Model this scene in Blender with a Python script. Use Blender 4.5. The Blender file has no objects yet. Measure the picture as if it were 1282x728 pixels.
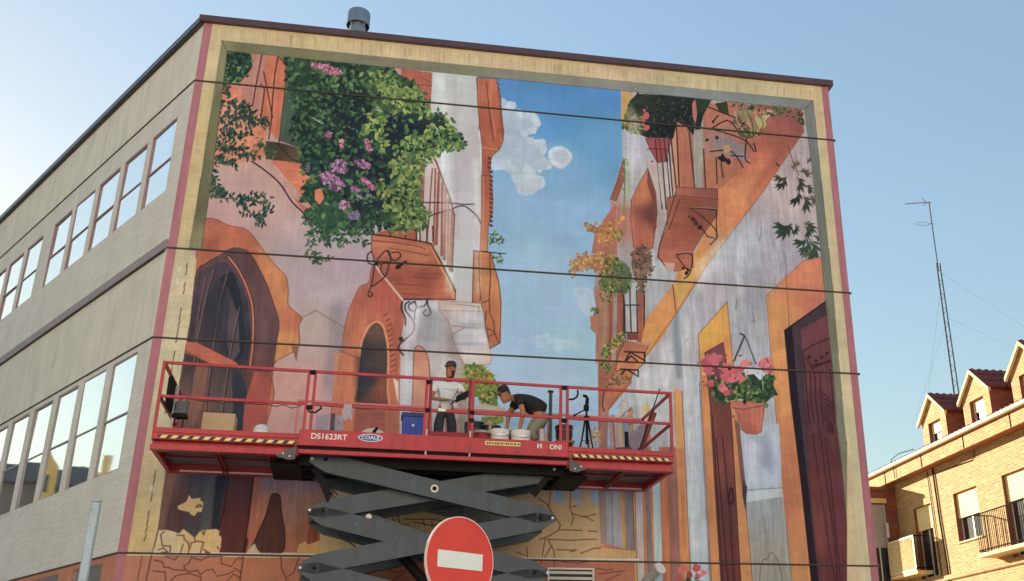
import bpy, bmesh, math, random
import numpy as np
from mathutils import Vector, Matrix, Quaternion
random.seed(4)
SC = bpy.context.scene
# ---------------------------------------------------------------- camera (fitted to the photograph's vanishing lines)
FPX, YAW, PITCH, ROLL = 1290.761, 0.18878, 0.38161, -0.00729      # focal length in photo pixels (1282 wide), angles in radians
PCX, PCY = 641 + 111.183, 364 + 1.53                             # the photograph is a crop: its optical centre lies right of its middle
CAM = np.array([5.66948 * .88, -22.85298 * .88, 1.6])
fw = np.array([math.sin(YAW) * math.cos(PITCH), math.cos(YAW) * math.cos(PITCH), math.sin(PITCH)])
rt0 = np.array([math.cos(YAW), -math.sin(YAW), 0.]); up0 = np.cross(rt0, fw)
rgt = rt0 * math.cos(ROLL) + up0 * math.sin(ROLL); upv = -rt0 * math.sin(ROLL) + up0 * math.cos(ROLL)
cam_d = bpy.data.cameras.new('camera'); cam_o = bpy.data.objects.new('camera', cam_d); SC.collection.objects.link(cam_o)
cam_d.sensor_fit = 'HORIZONTAL'; cam_d.sensor_width = 36; cam_d.lens = FPX / 1282 * 36
cam_d.shift_x = -111.183 / 1282; cam_d.shift_y = 1.53 / 1282
cam_d.clip_start = .1; cam_d.clip_end = 3000
mw = Matrix([[rgt[0], upv[0], -fw[0], CAM[0]], [rgt[1], upv[1], -fw[1], CAM[1]], [rgt[2], upv[2], -fw[2], CAM[2]], [0, 0, 0, 1]])
cam_o.matrix_world = mw
SC.camera = cam_o
# ---------------------------------------------------------------- sky and sun (late, low sun behind the painted wall, to the left)
SUN_AZ, SUN_EL = math.radians(-31.5), math.radians(15)
SKY_G = .38
world = bpy.data.worlds.new("World"); SC.world = world; world.use_nodes = True
wn = world.node_tree.nodes; wl = world.node_tree.links
sky = wn.new('ShaderNodeTexSky'); sky.sky_type = 'NISHITA'; sky.sun_disc = False
sky.sun_elevation = SUN_EL; sky.sun_rotation = SUN_AZ; sky.altitude = 0
sky.air_density = 1.4; sky.dust_density = .4; sky.ozone_density = 1.4
# the camera's own tone curve compresses the glow round the low sun: one even power law over the whole sky
lum = wn.new('ShaderNodeRGBToBW'); wl.new(sky.outputs[0], lum.inputs[0])
pw = wn.new('ShaderNodeMath'); pw.operation = 'POWER'; pw.inputs[1].default_value = -SKY_G; wl.new(lum.outputs[0], pw.inputs[0])
sc_ = wn.new('ShaderNodeVectorMath'); sc_.operation = 'SCALE'; wl.new(sky.outputs[0], sc_.inputs[0]); wl.new(pw.outputs[0], sc_.inputs['Scale'])
wl.new(sc_.outputs[0], wn['Background'].inputs[0]); wn['Background'].inputs[1].default_value = .095
sun_d = bpy.data.lights.new('sun', 'SUN'); sun_o = bpy.data.objects.new('sun', sun_d); SC.collection.objects.link(sun_o)
sun_d.energy = 5.0; sun_d.angle = math.radians(.5); sun_d.color = (1, .86, .66)
sun_v = Vector((math.sin(SUN_AZ) * math.cos(SUN_EL), math.cos(SUN_AZ) * math.cos(SUN_EL), math.sin(SUN_EL)))
sun_o.rotation_euler = (-sun_v).to_track_quat('-Z', 'Y').to_euler(); sun_o.location = (-20, 40, 30)
SC.view_settings.view_transform = 'Standard'; SC.view_settings.look = 'None'
SC.view_settings.exposure = 1.7; SC.view_settings.gamma = 1; SC.view_settings.use_curve_mapping = False

W = 14.52                                   # width of the painted wall
Z5, Z4, Z3, Z2, ZR = 4.174, 8.252, 10.152, 14.083, 15.646   # joints between the wall's bands, top
MURAL_GAIN = 1.12
# ---------------------------------------------------------------- helpers
COL = SC.collection
def lin(c):
    return tuple(((x / 255) / 12.92 if x / 255 <= .04045 else ((x / 255 + .055) / 1.055) ** 2.4) for x in c)
MATS = {}
def mat(name, c, rough=.6, metal=0., var=.15, scale=6., bump=0., bscale=60., streak=0., spec=.5, coat=0., chips=0.):
    """principled material with mottled colour (never a flat one); c is a linear base colour"""
    if name in MATS: return MATS[name]
    m = bpy.data.materials.new(name); m.use_nodes = True; MATS[name] = m
    n = m.node_tree.nodes; l = m.node_tree.links; b = n['Principled BSDF']
    b.inputs['Roughness'].default_value = rough; b.inputs['Metallic'].default_value = metal
    b.inputs['Specular IOR Level'].default_value = spec; b.inputs['Coat Weight'].default_value = coat
    tc = n.new('ShaderNodeTexCoord'); nz = n.new('ShaderNodeTexNoise'); nz.inputs['Scale'].default_value = scale; nz.inputs['Detail'].default_value = 6; nz.inputs['Roughness'].default_value = .65
    l.new(tc.outputs['Object'], nz.inputs['Vector'])
    mr = n.new('ShaderNodeMapRange'); mr.inputs[1].default_value = .25; mr.inputs[2].default_value = .75; mr.inputs[3].default_value = 1 - var; mr.inputs[4].default_value = 1 + var
    l.new(nz.outputs[0], mr.inputs[0])
    src = mr.outputs[0]
    if streak:                              # dirt run-offs, stretched downwards
        mp = n.new('ShaderNodeMapping'); mp.inputs['Scale'].default_value = (5, 5, .35); l.new(tc.outputs['Object'], mp.inputs[0])
        ns = n.new('ShaderNodeTexNoise'); ns.inputs['Scale'].default_value = 2.2; ns.inputs['Detail'].default_value = 5; l.new(mp.outputs[0], ns.inputs['Vector'])
        m2 = n.new('ShaderNodeMapRange'); m2.inputs[1].default_value = .35; m2.inputs[2].default_value = .7; m2.inputs[3].default_value = 1 + streak * .4; m2.inputs[4].default_value = 1 - streak
        l.new(ns.outputs[0], m2.inputs[0]); mm = n.new('ShaderNodeMath'); mm.operation = 'MULTIPLY'; l.new(src, mm.inputs[0]); l.new(m2.outputs[0], mm.inputs[1]); src = mm.outputs[0]
    vm = n.new('ShaderNodeVectorMath'); vm.operation = 'SCALE'; vm.inputs[0].default_value = c; l.new(src, vm.inputs['Scale'])
    cout = vm.outputs[0]
    if chips:                               # scuffs and rubbed paint: small irregular dark and rusty spots
        for sc_, thr, cc in ((18, .70, (.10, .055, .035)), (46, .69, (.05, .045, .045)), (9, .77, (.30, .26, .25))):
            nc = n.new('ShaderNodeTexNoise'); nc.inputs['Scale'].default_value = sc_; nc.inputs['Detail'].default_value = 8; nc.inputs['Roughness'].default_value = .7; l.new(tc.outputs['Object'], nc.inputs['Vector'])
            rr = n.new('ShaderNodeMapRange'); rr.inputs[1].default_value = thr - .10 * chips; rr.inputs[2].default_value = thr - .10 * chips + .03; rr.inputs[4].default_value = .7; l.new(nc.outputs[0], rr.inputs[0])
            mx = n.new('ShaderNodeMix'); mx.data_type = 'RGBA'; l.new(rr.outputs[0], mx.inputs[0]); l.new(cout, mx.inputs[6]); mx.inputs[7].default_value = (*cc, 1); cout = mx.outputs[2]
    l.new(cout, b.inputs['Base Color'])
    if bump:
        nb = n.new('ShaderNodeTexNoise'); nb.inputs['Scale'].default_value = bscale; nb.inputs['Detail'].default_value = 4; l.new(tc.outputs['Object'], nb.inputs['Vector'])
        bp = n.new('ShaderNodeBump'); bp.inputs['Strength'].default_value = bump; bp.inputs['Distance'].default_value = .01
        l.new(nb.outputs[0], bp.inputs['Height']); l.new(bp.outputs[0], b.inputs['Normal'])
    return m
def brick_mat(name, c, c2, mortar, axes='xz', vertical=False, bw=.25, bh=.05, ms=.007, image=None, gain=1., streak=.1, rough=.85):
    """small brick courses; axes say which object axes run along and up; image = flat print under the joints"""
    m = bpy.data.materials.new(name); m.use_nodes = True
    n = m.node_tree.nodes; l = m.node_tree.links; b = n['Principled BSDF']; b.inputs['Roughness'].default_value = rough; b.inputs['Specular IOR Level'].default_value = .25
    tc = n.new('ShaderNodeTexCoord'); sp = n.new('ShaderNodeSeparateXYZ'); l.new(tc.outputs['Object'], sp.inputs[0])
    cb = n.new('ShaderNodeCombineXYZ'); ia = 'xyz'.index(axes[0]); iz = 'xyz'.index(axes[1])
    l.new(sp.outputs[iz if vertical else ia], cb.inputs[0]); l.new(sp.outputs[ia if vertical else iz], cb.inputs[1])
    br = n.new('ShaderNodeTexBrick'); l.new(cb.outputs[0], br.inputs['Vector']); br.inputs['Scale'].default_value = 1
    br.inputs['Brick Width'].default_value = bw; br.inputs['Row Height'].default_value = bh; br.inputs['Mortar Size'].default_value = ms; br.inputs['Mortar Smooth'].default_value = .3; br.inputs['Bias'].default_value = 0
    if image is None:
        br.inputs['Color1'].default_value = (*c, 1); br.inputs['Color2'].default_value = (*c2, 1); br.inputs['Mortar'].default_value = (*mortar, 1); base = br.outputs['Color']
    else:
        br.inputs['Color1'].default_value = (1.01,) * 3 + (1,); br.inputs['Color2'].default_value = (.97,) * 3 + (1,); br.inputs['Mortar'].default_value = (.91, .90, .90, 1)
        dx = n.new('ShaderNodeMath'); dx.operation = 'DIVIDE'; dx.inputs[1].default_value = W; l.new(sp.outputs[0], dx.inputs[0])
        dz = n.new('ShaderNodeMath'); dz.operation = 'DIVIDE'; dz.inputs[1].default_value = ZR; l.new(sp.outputs[2], dz.inputs[0])
        ci = n.new('ShaderNodeCombineXYZ'); l.new(dx.outputs[0], ci.inputs[0]); l.new(dz.outputs[0], ci.inputs[1])
        im = n.new('ShaderNodeTexImage'); im.image = image; im.extension = 'EXTEND'; l.new(ci.outputs[0], im.inputs[0])
        hs = n.new('ShaderNodeHueSaturation'); hs.inputs['Saturation'].default_value = .88; l.new(im.outputs[0], hs.inputs['Color'])
        mx = n.new('ShaderNodeMix'); mx.data_type = 'RGBA'; mx.blend_type = 'MULTIPLY'; mx.inputs[0].default_value = 1; tn = n.new('ShaderNodeVectorMath'); tn.operation = 'MULTIPLY'; tn.inputs[1].default_value = (.95, 1.0, 1.08); l.new(hs.outputs[0], tn.inputs[0]); l.new(tn.outputs[0], mx.inputs[6]); l.new(br.outputs['Color'], mx.inputs[7]); base = mx.outputs[2]
    nz = n.new('ShaderNodeTexNoise'); nz.inputs['Scale'].default_value = 1.3; nz.inputs['Detail'].default_value = 7; l.new(tc.outputs['Object'], nz.inputs['Vector'])
    mp = n.new('ShaderNodeMapping'); mp.inputs['Scale'].default_value = (3, 3, .25); l.new(tc.outputs['Object'], mp.inputs[0])
    ns = n.new('ShaderNodeTexNoise'); ns.inputs['Scale'].default_value = 2; ns.inputs['Detail'].default_value = 5; l.new(mp.outputs[0], ns.inputs['Vector'])
    r1 = n.new('ShaderNodeMapRange'); r1.inputs[3].default_value = gain * .86; r1.inputs[4].default_value = gain * 1.14; l.new(nz.outputs[0], r1.inputs[0])
    r2 = n.new('ShaderNodeMapRange'); r2.inputs[1].default_value = .4; r2.inputs[2].default_value = .7; r2.inputs[3].default_value = 1; r2.inputs[4].default_value = 1 - streak; l.new(ns.outputs[0], r2.inputs[0])
    mm = n.new('ShaderNodeMath'); mm.operation = 'MULTIPLY'; l.new(r1.outputs[0], mm.inputs[0]); l.new(r2.outputs[0], mm.inputs[1])
    vm = n.new('ShaderNodeVectorMath'); vm.operation = 'SCALE'; l.new(base, vm.inputs[0]); l.new(mm.outputs[0], vm.inputs['Scale'])
    l.new(vm.outputs[0], b.inputs['Base Color'])
    bp = n.new('ShaderNodeBump'); bp.invert = True; bp.inputs['Strength'].default_value = .45; bp.inputs['Distance'].default_value = .004
    l.new(br.outputs['Fac'], bp.inputs['Height']); l.new(bp.outputs[0], b.inputs['Normal'])
    return m
class MB:
    """collects shapes and links them as ONE mesh object"""
    def __init__(s): s.v = []; s.f = []; s.T = Matrix()
    def add(s, vs, fs):
        o = len(s.v); s.v += [tuple(s.T @ Vector(p)) for p in vs]; s.f += [tuple(i + o for i in f) for f in fs]; return s
    def box(s, x0, x1, y0, y1, z0, z1):
        return s.add([(x0, y0, z0), (x1, y0, z0), (x1, y1, z0), (x0, y1, z0), (x0, y0, z1), (x1, y0, z1), (x1, y1, z1), (x0, y1, z1)],
                     [(0, 3, 2, 1), (4, 5, 6, 7), (0, 1, 5, 4), (1, 2, 6, 5), (2, 3, 7, 6), (3, 0, 4, 7)])
    def bev(s, x0, x1, y0, y1, z0, z1, b=.01):
        """box with chamfered edges"""
        vs = []
        for X, sx in ((x0, 1), (x1, -1)):
            for Y, sy in ((y0, 1), (y1, -1)):
                for Z, sz in ((z0, 1), (z1, -1)):
                    vs += [(X, Y + sy * b, Z + sz * b), (X + sx * b, Y, Z + sz * b), (X + sx * b, Y + sy * b, Z)]
        bm = bmesh.new()
        for p in vs: bm.verts.new(p)
        bmesh.ops.convex_hull(bm, input=bm.verts); bm.verts.index_update()
        s.add([tuple(v.co) for v in bm.verts], [tuple(v.index for v in f.verts) for f in bm.faces]); bm.free(); return s
    def bar(s, a, b, w, h=None, up=(0, 0, 1)):
        """square bar from a to b"""
        h = h or w; a = Vector(a); b = Vector(b); d = (b - a).normalized(); u = Vector(up)
        if abs(d.dot(u)) > .99: u = Vector((0, 1, 0))
        r = d.cross(u).normalized(); u = r.cross(d)
        q = [p + r * sx * w / 2 + u * sy * h / 2 for p in (a, b) for sx, sy in ((-1, -1), (1, -1), (1, 1), (-1, 1))]
        return s.add(q, [(0, 1, 2, 3), (7, 6, 5, 4), (0, 4, 5, 1), (1, 5, 6, 2), (2, 6, 7, 3), (3, 7, 4, 0)])
    def tube(s, pts, r, n=8, cap=True):
        pts = [Vector(p) for p in pts]; rs = r if isinstance(r, (list, tuple)) else [r] * len(pts); rings = []; ref = None
        vs = []; fs = []
        for i, p in enumerate(pts):
            d = (pts[min(i + 1, len(pts) - 1)] - pts[max(i - 1, 0)]).normalized()
            if ref is None: ref = Vector((0, 0, 1)) if abs(d.z) < .9 else Vector((1, 0, 0))
            a = d.cross(ref).normalized(); b_ = d.cross(a); ref = -b_ if b_.length > 0 else ref
            a = d.cross(ref).normalized(); b_ = a.cross(d)
            for k in range(n):
                t = 2 * math.pi * k / n; vs.append(p + (a * math.cos(t) + b_ * math.sin(t)) * rs[i])
        for i in range(len(pts) - 1):
            for k in range(n):
                k2 = (k + 1) % n; fs.append((i * n + k, i * n + k2, (i + 1) * n + k2, (i + 1) * n + k))
        if cap: fs.append(tuple(range(n - 1, -1, -1))); fs.append(tuple((len(pts) - 1) * n + k for k in range(n)))
        return s.add(vs, fs)
    def lathe(s, prof, c=(0, 0, 0), n=24, a0=0., a1=2 * math.pi):
        full = abs(a1 - a0 - 2 * math.pi) < 1e-6; m = n if full else n + 1; vs = []; fs = []
        for r, z in prof:
            for k in range(m):
                t = a0 + (a1 - a0) * k / n; vs.append((c[0] + r * math.cos(t), c[1] + r * math.sin(t), c[2] + z))
        for i in range(len(prof) - 1):
            for k in range(n):
                k2 = (k + 1) % m; fs.append((i * m + k, i * m + k2, (i + 1) * m + k2, (i + 1) * m + k))
        return s.add(vs, fs)
    def prism(s, poly, a, b, plane='xz'):
        """polygon given in a plane, pulled from a to b along the third axis"""
        n = len(poly)
        def P(u, v, w): return {'xz': (u, w, v), 'xy': (u, v, w), 'yz': (w, u, v)}[plane]
        vs = [P(u, v, a) for u, v in poly] + [P(u, v, b) for u, v in poly]
        return s.add(vs, [tuple(range(n)), tuple(range(2 * n - 1, n - 1, -1))] + [(i, i + n, (i + 1) % n + n, (i + 1) % n) for i in range(n)])
    def mesh(s, name, m, smooth=False):
        me = bpy.data.meshes.new(name); me.from_pydata([tuple(p) for p in s.v], [], s.f); me.update()
        bm = bmesh.new(); bm.from_mesh(me); bmesh.ops.recalc_face_normals(bm, faces=bm.faces); bm.to_mesh(me); bm.free()
        if m: me.materials.append(m)
        if smooth:
            me.polygons.foreach_set('use_smooth', [True] * len(me.polygons)); me.set_sharp_from_angle(angle=math.radians(38))
        return me
    def build(s, name, m, parent=None, smooth=False, label=None):
        o = bpy.data.objects.new(name, s.mesh(name, m, smooth)); COL.objects.link(o); o.parent = parent
        if label: o['label'] = label
        return o
def tag(o, label=None, cat=None, group=None, kind=None):
    if label: o['label'] = label
    if cat: o['category'] = cat
    if group: o['group'] = group
    if kind: o['kind'] = kind
    return o
def thing(name, label, cat, loc=(0, 0, 0), rz=0., group=None):
    o = bpy.data.objects.new(name, None); COL.objects.link(o); o.location = loc; o.rotation_euler = (0, 0, rz); o.empty_display_size = .2
    return tag(o, label, cat, group)
def copy_tree(o, parent=None, loc=None, rz=None):
    c = o.copy(); COL.objects.link(c); c.parent = parent
    if loc is not None: c.location = loc
    if rz is not None: c.rotation_euler = (0, 0, rz)
    for ch in [q for q in o.children]: copy_tree(ch, c)
    return c
def inst(me, name, parent, loc=(0, 0, 0), rot=(0, 0, 0), sc=(1, 1, 1)):
    o = bpy.data.objects.new(name, me); COL.objects.link(o); o.parent = parent; o.location = loc; o.rotation_euler = rot; o.scale = sc; return o
def text_mesh(name, body, size, m, parent, mw_, extrude=.001, align='CENTER', sx=1.):
    cu = bpy.data.curves.new(name, 'FONT'); cu.body = body; cu.size = size; cu.extrude = extrude; cu.align_x = align; cu.align_y = 'CENTER'
    cu.offset = size * .015
    to = bpy.data.objects.new(name, cu); COL.objects.link(to)
    me = bpy.data.meshes.new_from_object(to.evaluated_get(bpy.context.evaluated_depsgraph_get())); bpy.data.objects.remove(to)
    me.materials.clear(); me.materials.append(m)
    o = bpy.data.objects.new(name, me); COL.objects.link(o); o.parent = parent; o.matrix_local = mw_ @ Matrix.Diagonal((sx, 1, 1, 1)); return o
# ---------------------------------------------------------------- the painted picture (flat print on the brick wall)
# The picture is drawn with numpy, shape by shape and dab by dab, in the units of a working
# drawing; a homography lays that drawing on the wall (metres), so it is a flat print there.
PPM = 84                                   # texels per metre of wall
TW, TH = int(W * PPM), int(ZR * PPM)
def to_wall(px, py):
    D = fw + rgt * (px - PCX) / FPX + upv * (PCY - py) / FPX
    t = (0 - CAM[1]) / D[1]
    q = CAM + D * t
    return q[0] * PPM, q[2] * PPM          # texel coordinates, row 0 at the ground
def paint_mural():
    rs = np.random.RandomState(7)
    img = np.zeros((TH, TW, 3), np.float32)
    def noise(h, w, gy, gx):               # smooth value noise
        a = rs.rand(gy + 2, gx + 2).astype(np.float32)
        y = np.linspace(0, gy, h, endpoint=False); x = np.linspace(0, gx, w, endpoint=False)
        yi = y.astype(int); xi = x.astype(int); fy = (y - yi)[:, None]; fx = (x - xi)[None, :]
        fy = fy * fy * (3 - 2 * fy); fx = fx * fx * (3 - 2 * fx)
        return ((a[yi][:, xi] * (1 - fx) + a[yi][:, xi + 1] * fx) * (1 - fy) + (a[yi + 1][:, xi] * (1 - fx) + a[yi + 1][:, xi + 1] * fx) * fy) - .5
    NV = noise(TH, TW, 26, 300) * .7 + noise(TH, TW, 60, 600) * .5          # vertical brush streaks
    NH = noise(TH, TW, 300, 26) * .7 + noise(TH, TW, 600, 60) * .5
    NB = noise(TH, TW, 40, 36) * .6 + noise(TH, TW, 110, 100) * .5 + noise(TH, TW, 300, 280) * .3
    NC = [noise(TH, TW, 20, 18) for _ in range(3)]
    YY, XX = np.mgrid[0:TH, 0:TW].astype(np.float32)
    def T(ox, oy, s, pts): return [(ox + x / s, oy + y / s) for x, y in pts]
    def mask(poly, soft):
        P = np.array([to_wall(*p) for p in poly], np.float32)
        x0, y0 = np.floor(P.min(0)).astype(int) - 1; x1, y1 = np.ceil(P.max(0)).astype(int) + 2
        x0 = max(x0, 0); y0 = max(y0, 0); x1 = min(x1, TW); y1 = min(y1, TH)
        if x1 <= x0 or y1 <= y0: return None
        sub = (.25, .75)
        acc = np.zeros((y1 - y0, x1 - x0), np.float32)
        n = len(P)
        for oy in sub:
            yy = np.arange(y0, y1, dtype=np.float32)[:, None] + oy
            for ox in sub:
                xx = np.arange(x0, x1, dtype=np.float32)[None, :] + ox
                ins = np.zeros(acc.shape, bool)
                for i in range(n):
                    ax, ay = P[i]; bx, by = P[(i + 1) % n]
                    if ay == by: continue
                    c = (ay > yy) != (by > yy)
                    ins ^= c & (xx < (bx - ax) * (yy - ay) / (by - ay) + ax)
                acc += ins
        return (slice(y0, y1), slice(x0, x1)), acc / 4
    def col(c, sl):                        # plain colour or a list of (photo point, colour) blended by distance
        if not isinstance(c, list): return np.array(c, np.float32)[None, None] / 255
        ws = 0; out = 0
        for (px, py), k in c:
            tx, ty = to_wall(px, py)
            w = 1 / ((XX[sl] - tx) ** 2 + (YY[sl] - ty) ** 2 + 60) ** 1.5
            out = out + w[..., None] * np.array(k, np.float32) / 255; ws = ws + w
        return out / ws[..., None]
    def put(sl, m, c, v=.10, h=0., b=.10, a=1.):
        base = col(c, sl)
        k = 1 + .55 * v * NV[sl] + .5 * h * NH[sl] + b * NB[sl]
        cc = base * k[..., None] * (1 + .05 * np.stack([n[sl] for n in NC], -1))
        m = (m * a)[..., None]
        img[sl] = img[sl] * (1 - m) + cc * m
    def smooth_poly(Q, tight=.5):
        Q = [np.array(q, float) for q in Q]; n = len(Q); R = []
        for i in range(n):
            p0, p1, p2, p3 = Q[i - 1], Q[i], Q[(i + 1) % n], Q[(i + 2) % n]
            for t in (0, .25, .5, .75):
                m1 = (p2 - p0) * tight; m2 = (p3 - p1) * tight; t2, t3 = t * t, t ** 3
                R.append(tuple((2 * t3 - 3 * t2 + 1) * p1 + (t3 - 2 * t2 + t) * m1 + (-2 * t3 + 3 * t2) * p2 + (t3 - t2) * m2))
        return R
    def P(poly, c, v=.12, h=0., b=.12, a=1., line=None, lw=.8, sm=0, soft=0):
        if sm: poly = smooth_poly(poly, .42)
        r = mask(poly, 0)
        if r is None: return
        if soft:                               # feathered brush edge
            (sy, sx), m = r; pad = int(soft * 2)
            y0, y1 = max(sy.start - pad, 0), min(sy.stop + pad, TH); x0, x1 = max(sx.start - pad, 0), min(sx.stop + pad, TW)
            big = np.zeros((y1 - y0, x1 - x0), np.float32); big[sy.start - y0:sy.stop - y0, sx.start - x0:sx.stop - x0] = m
            k = max(1, int(soft))
            for _ in range(2):
                for ax in (0, 1):
                    cs = np.cumsum(np.pad(big, [(k, k) if i == ax else (0, 0) for i in (0, 1)], mode='edge'), axis=ax)
                    L_ = big.shape[ax]; hi = np.take(cs, np.arange(2 * k - 1, 2 * k - 1 + L_), axis=ax); lo = np.take(cs, np.maximum(np.arange(-1, L_ - 1), 0), axis=ax)
                    big = (hi - lo) / (2 * k)
            r = ((slice(y0, y1), slice(x0, x1)), np.clip(big, 0, 1))
        put(r[0], r[1], c, v, h, b, a)
        if line is not None: L(list(poly) + [poly[0]], line, lw)
    def L(pts, c, w=1.2, a=1., smooth=False, taper=False):
        Q = np.array([to_wall(*p) for p in pts], np.float32)
        if smooth and len(Q) > 2:
            R = []
            for i in range(len(Q) - 1):
                p0 = Q[max(i - 1, 0)]; p1 = Q[i]; p2 = Q[i + 1]; p3 = Q[min(i + 2, len(Q) - 1)]
                for t in np.linspace(0, 1, 6)[:-1]:
                    R.append(.5 * ((2 * p1) + (-p0 + p2) * t + (2 * p0 - 5 * p1 + 4 * p2 - p3) * t * t + (-p0 + 3 * p1 - 3 * p2 + p3) * t ** 3))
            R.append(Q[-1]); Q = np.array(R)
        w = w * 1.45 / 2
        n = len(Q) - 1
        for i in range(n):
            ax, ay = Q[i]; bx, by = Q[i + 1]
            ww = w * (1 - .7 * i / n) if taper else w
            x0 = int(min(ax, bx) - ww - 2); x1 = int(max(ax, bx) + ww + 3); y0 = int(min(ay, by) - ww - 2); y1 = int(max(ay, by) + ww + 3)
            x0 = max(x0, 0); y0 = max(y0, 0); x1 = min(x1, TW); y1 = min(y1, TH)
            if x1 <= x0 or y1 <= y0: continue
            sl = (slice(y0, y1), slice(x0, x1)); xx = XX[sl] + .5; yy = YY[sl] + .5
            dx, dy = bx - ax, by - ay; l2 = dx * dx + dy * dy + 1e-6
            t = np.clip(((xx - ax) * dx + (yy - ay) * dy) / l2, 0, 1)
            d = np.hypot(xx - ax - t * dx, yy - ay - t * dy)
            put(sl, np.clip(ww + .5 - d, 0, 1), c, 0, 0, .15, a)
    def blob(x, y, r, c, a=1., sq=1., rough=.35, v=.1):
        n = 11; ph = rs.rand() * 6
        pts = []
        for i in range(n):
            t = i / n * 6.283 + ph; q = r * (1 + rough * (rs.rand() - .5))
            pts.append((x + q * math.cos(t), y + q * sq * math.sin(t)))
        P(pts, c, v, 0, .15, a)
    def leaf(x, y, l, ang, c, wd=.42, a=1.):
        ca, sa = math.cos(ang), math.sin(ang)
        pts = [(0, 0), (.3, wd / 2), (.6, wd * .45), (1, 0), (.6, -wd * .45), (.3, -wd / 2)]
        P([(x + (u * ca - v * sa) * l, y + (u * sa + v * ca) * l) for u, v in pts], c, 0, 0, .2, a)
    def inside(poly, x, y):
        c = False; n = len(poly)
        for i in range(n):
            ax, ay = poly[i]; bx, by = poly[(i + 1) % n]
            if (ay > y) != (by > y) and x < (bx - ax) * (y - ay) / (by - ay) + ax: c = not c
        return c
    def scatter(poly, n, cols, l=(3, 6), ang=(0, 6.28), wd=.45):
        q = np.array(poly); a = q.min(0); b = q.max(0); k = 0; tries = 0
        while k < n and tries < n * 12:
            tries += 1
            x = a[0] + rs.rand() * (b[0] - a[0]); y = a[1] + rs.rand() * (b[1] - a[1])
            if not inside(poly, x, y): continue
            c = cols[rs.randint(len(cols))]; j = 1 + .25 * (rs.rand() - .5)
            leaf(x, y, l[0] + rs.rand() * (l[1] - l[0]), ang[0] + rs.rand() * (ang[1] - ang[0]), tuple(min(255, q_ * j) for q_ in c), wd); k += 1
    def sprig(pts, n, cols, l=(5, 9), spread=5, wd=.4):   # leaves growing off a stem
        L(pts, cols[0], .8, smooth=True)
        for _ in range(n):
            i = rs.randint(len(pts) - 1); t = rs.rand()
            x = pts[i][0] * (1 - t) + pts[i + 1][0] * t; y = pts[i][1] * (1 - t) + pts[i + 1][1] * t
            ang = math.atan2(pts[i + 1][1] - pts[i][1], pts[i + 1][0] - pts[i][0]) + rs.choice([-1, 1]) * (.5 + rs.rand())
            leaf(x + (rs.rand() - .5) * spread, y + (rs.rand() - .5) * spread, l[0] + rs.rand() * (l[1] - l[0]), ang, cols[rs.randint(len(cols))], wd)
    BLK = (50, 44, 48); DBR = (108, 62, 50)
    # bare brick
    P([(100, 0), (1200, 0), (1200, 740), (60, 900)], [((260, 60), (214, 190, 146)), ((600, 85), (214, 190, 146)), ((1020, 130), (212, 190, 150)), ((1060, 500), (214, 200, 158)), ((210, 430), (216, 202, 160)), ((190, 600), (206, 186, 134)), ((700, 650), (202, 172, 126))], .06, .05, .08)
    # ---- left house: pale pink plaster
    P([(225, 50), (560, 60), (600, 560), (560, 560), (200, 600)], [((330, 100), (196, 142, 134)), ((300, 250), (198, 156, 152)), ((350, 200), (204, 158, 150)), ((400, 340), (190, 170, 174)), ((440, 320), (188, 168, 176)), ((380, 420), (192, 168, 164)), ((360, 500), (208, 154, 142)), ((400, 540), (210, 168, 160))], .08, .05, .08)
    # ---- sky
    P([(590, 80), (800, 100), (800, 300), (770, 560), (570, 560), (595, 300)],
      [((700, 100), (56, 134, 202)), ((640, 110), (60, 140, 206)), ((770, 120), (58, 138, 206)), ((700, 150), (66, 146, 212)), ((770, 190), (92, 160, 214)), ((700, 210), (118, 176, 222)), ((650, 260), (140, 188, 226)), ((720, 280), (140, 188, 226)), ((680, 340), (156, 196, 226)), ((700, 420), (160, 200, 228)), ((680, 500), (172, 208, 236)), ((640, 540), (180, 212, 236))], .03, .05, .04)
    # clouds
    cl = T(540, 60, 4, [(350, 255), (385, 275), (420, 320), (480, 318), (530, 335), (545, 385), (520, 425), (480, 440), (520, 460), (570, 460), (575, 520), (560, 535), (605, 590), (570, 615), (520, 620), (545, 650), (570, 690), (520, 720), (460, 728), (430, 728), (420, 690), (400, 640), (360, 615), (300, 610), (310, 540), (350, 500), (358, 400)])
    P(cl, (180, 196, 218), .05, .1, .12, sm=1)
    for x, y, r in [(395, 290, 26), (440, 330, 22), (500, 345, 26), (528, 380, 20), (505, 415, 22), (465, 430, 20), (500, 465, 22), (545, 480, 26), (560, 515, 20), (590, 600, 12), (540, 620, 12)]:
        blob(540 + x / 4, 60 + y / 4, r / 4, (208, 217, 232), .8, 1, .5)
    for x, y, r in [(470, 380, 30), (420, 430, 34), (390, 500, 34), (450, 520, 40), (510, 560, 32), (440, 580, 30), (480, 350, 14), (410, 350, 30)]:
        blob(540 + x / 4, 60 + y / 4, r / 4, (176, 188, 212), .5, 1, .5)
    for x, y, r in [(330, 585, 34), (375, 580, 26), (420, 610, 22), (480, 610, 22), (440, 650, 24), (510, 640, 20), (545, 680, 24), (480, 690, 28), (450, 715, 20), (500, 715, 20)]:
        blob(540 + x / 4, 60 + y / 4, r / 4, (198, 211, 228), .75, 1, .5)
    blob(690, 0, .1, BLK)
    P(T(540, 60, 4, [(585, 520), (620, 495), (670, 500), (705, 540), (690, 580), (650, 608), (610, 590), (588, 560)]), (200, 211, 228), .1, .1, .2, sm=1)
    P(T(540, 60, 4, [(605, 528), (640, 512), (680, 530), (680, 560), (645, 582), (612, 565)]), (182, 192, 214), .1, .1, .2, soft=2, sm=1)
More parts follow.
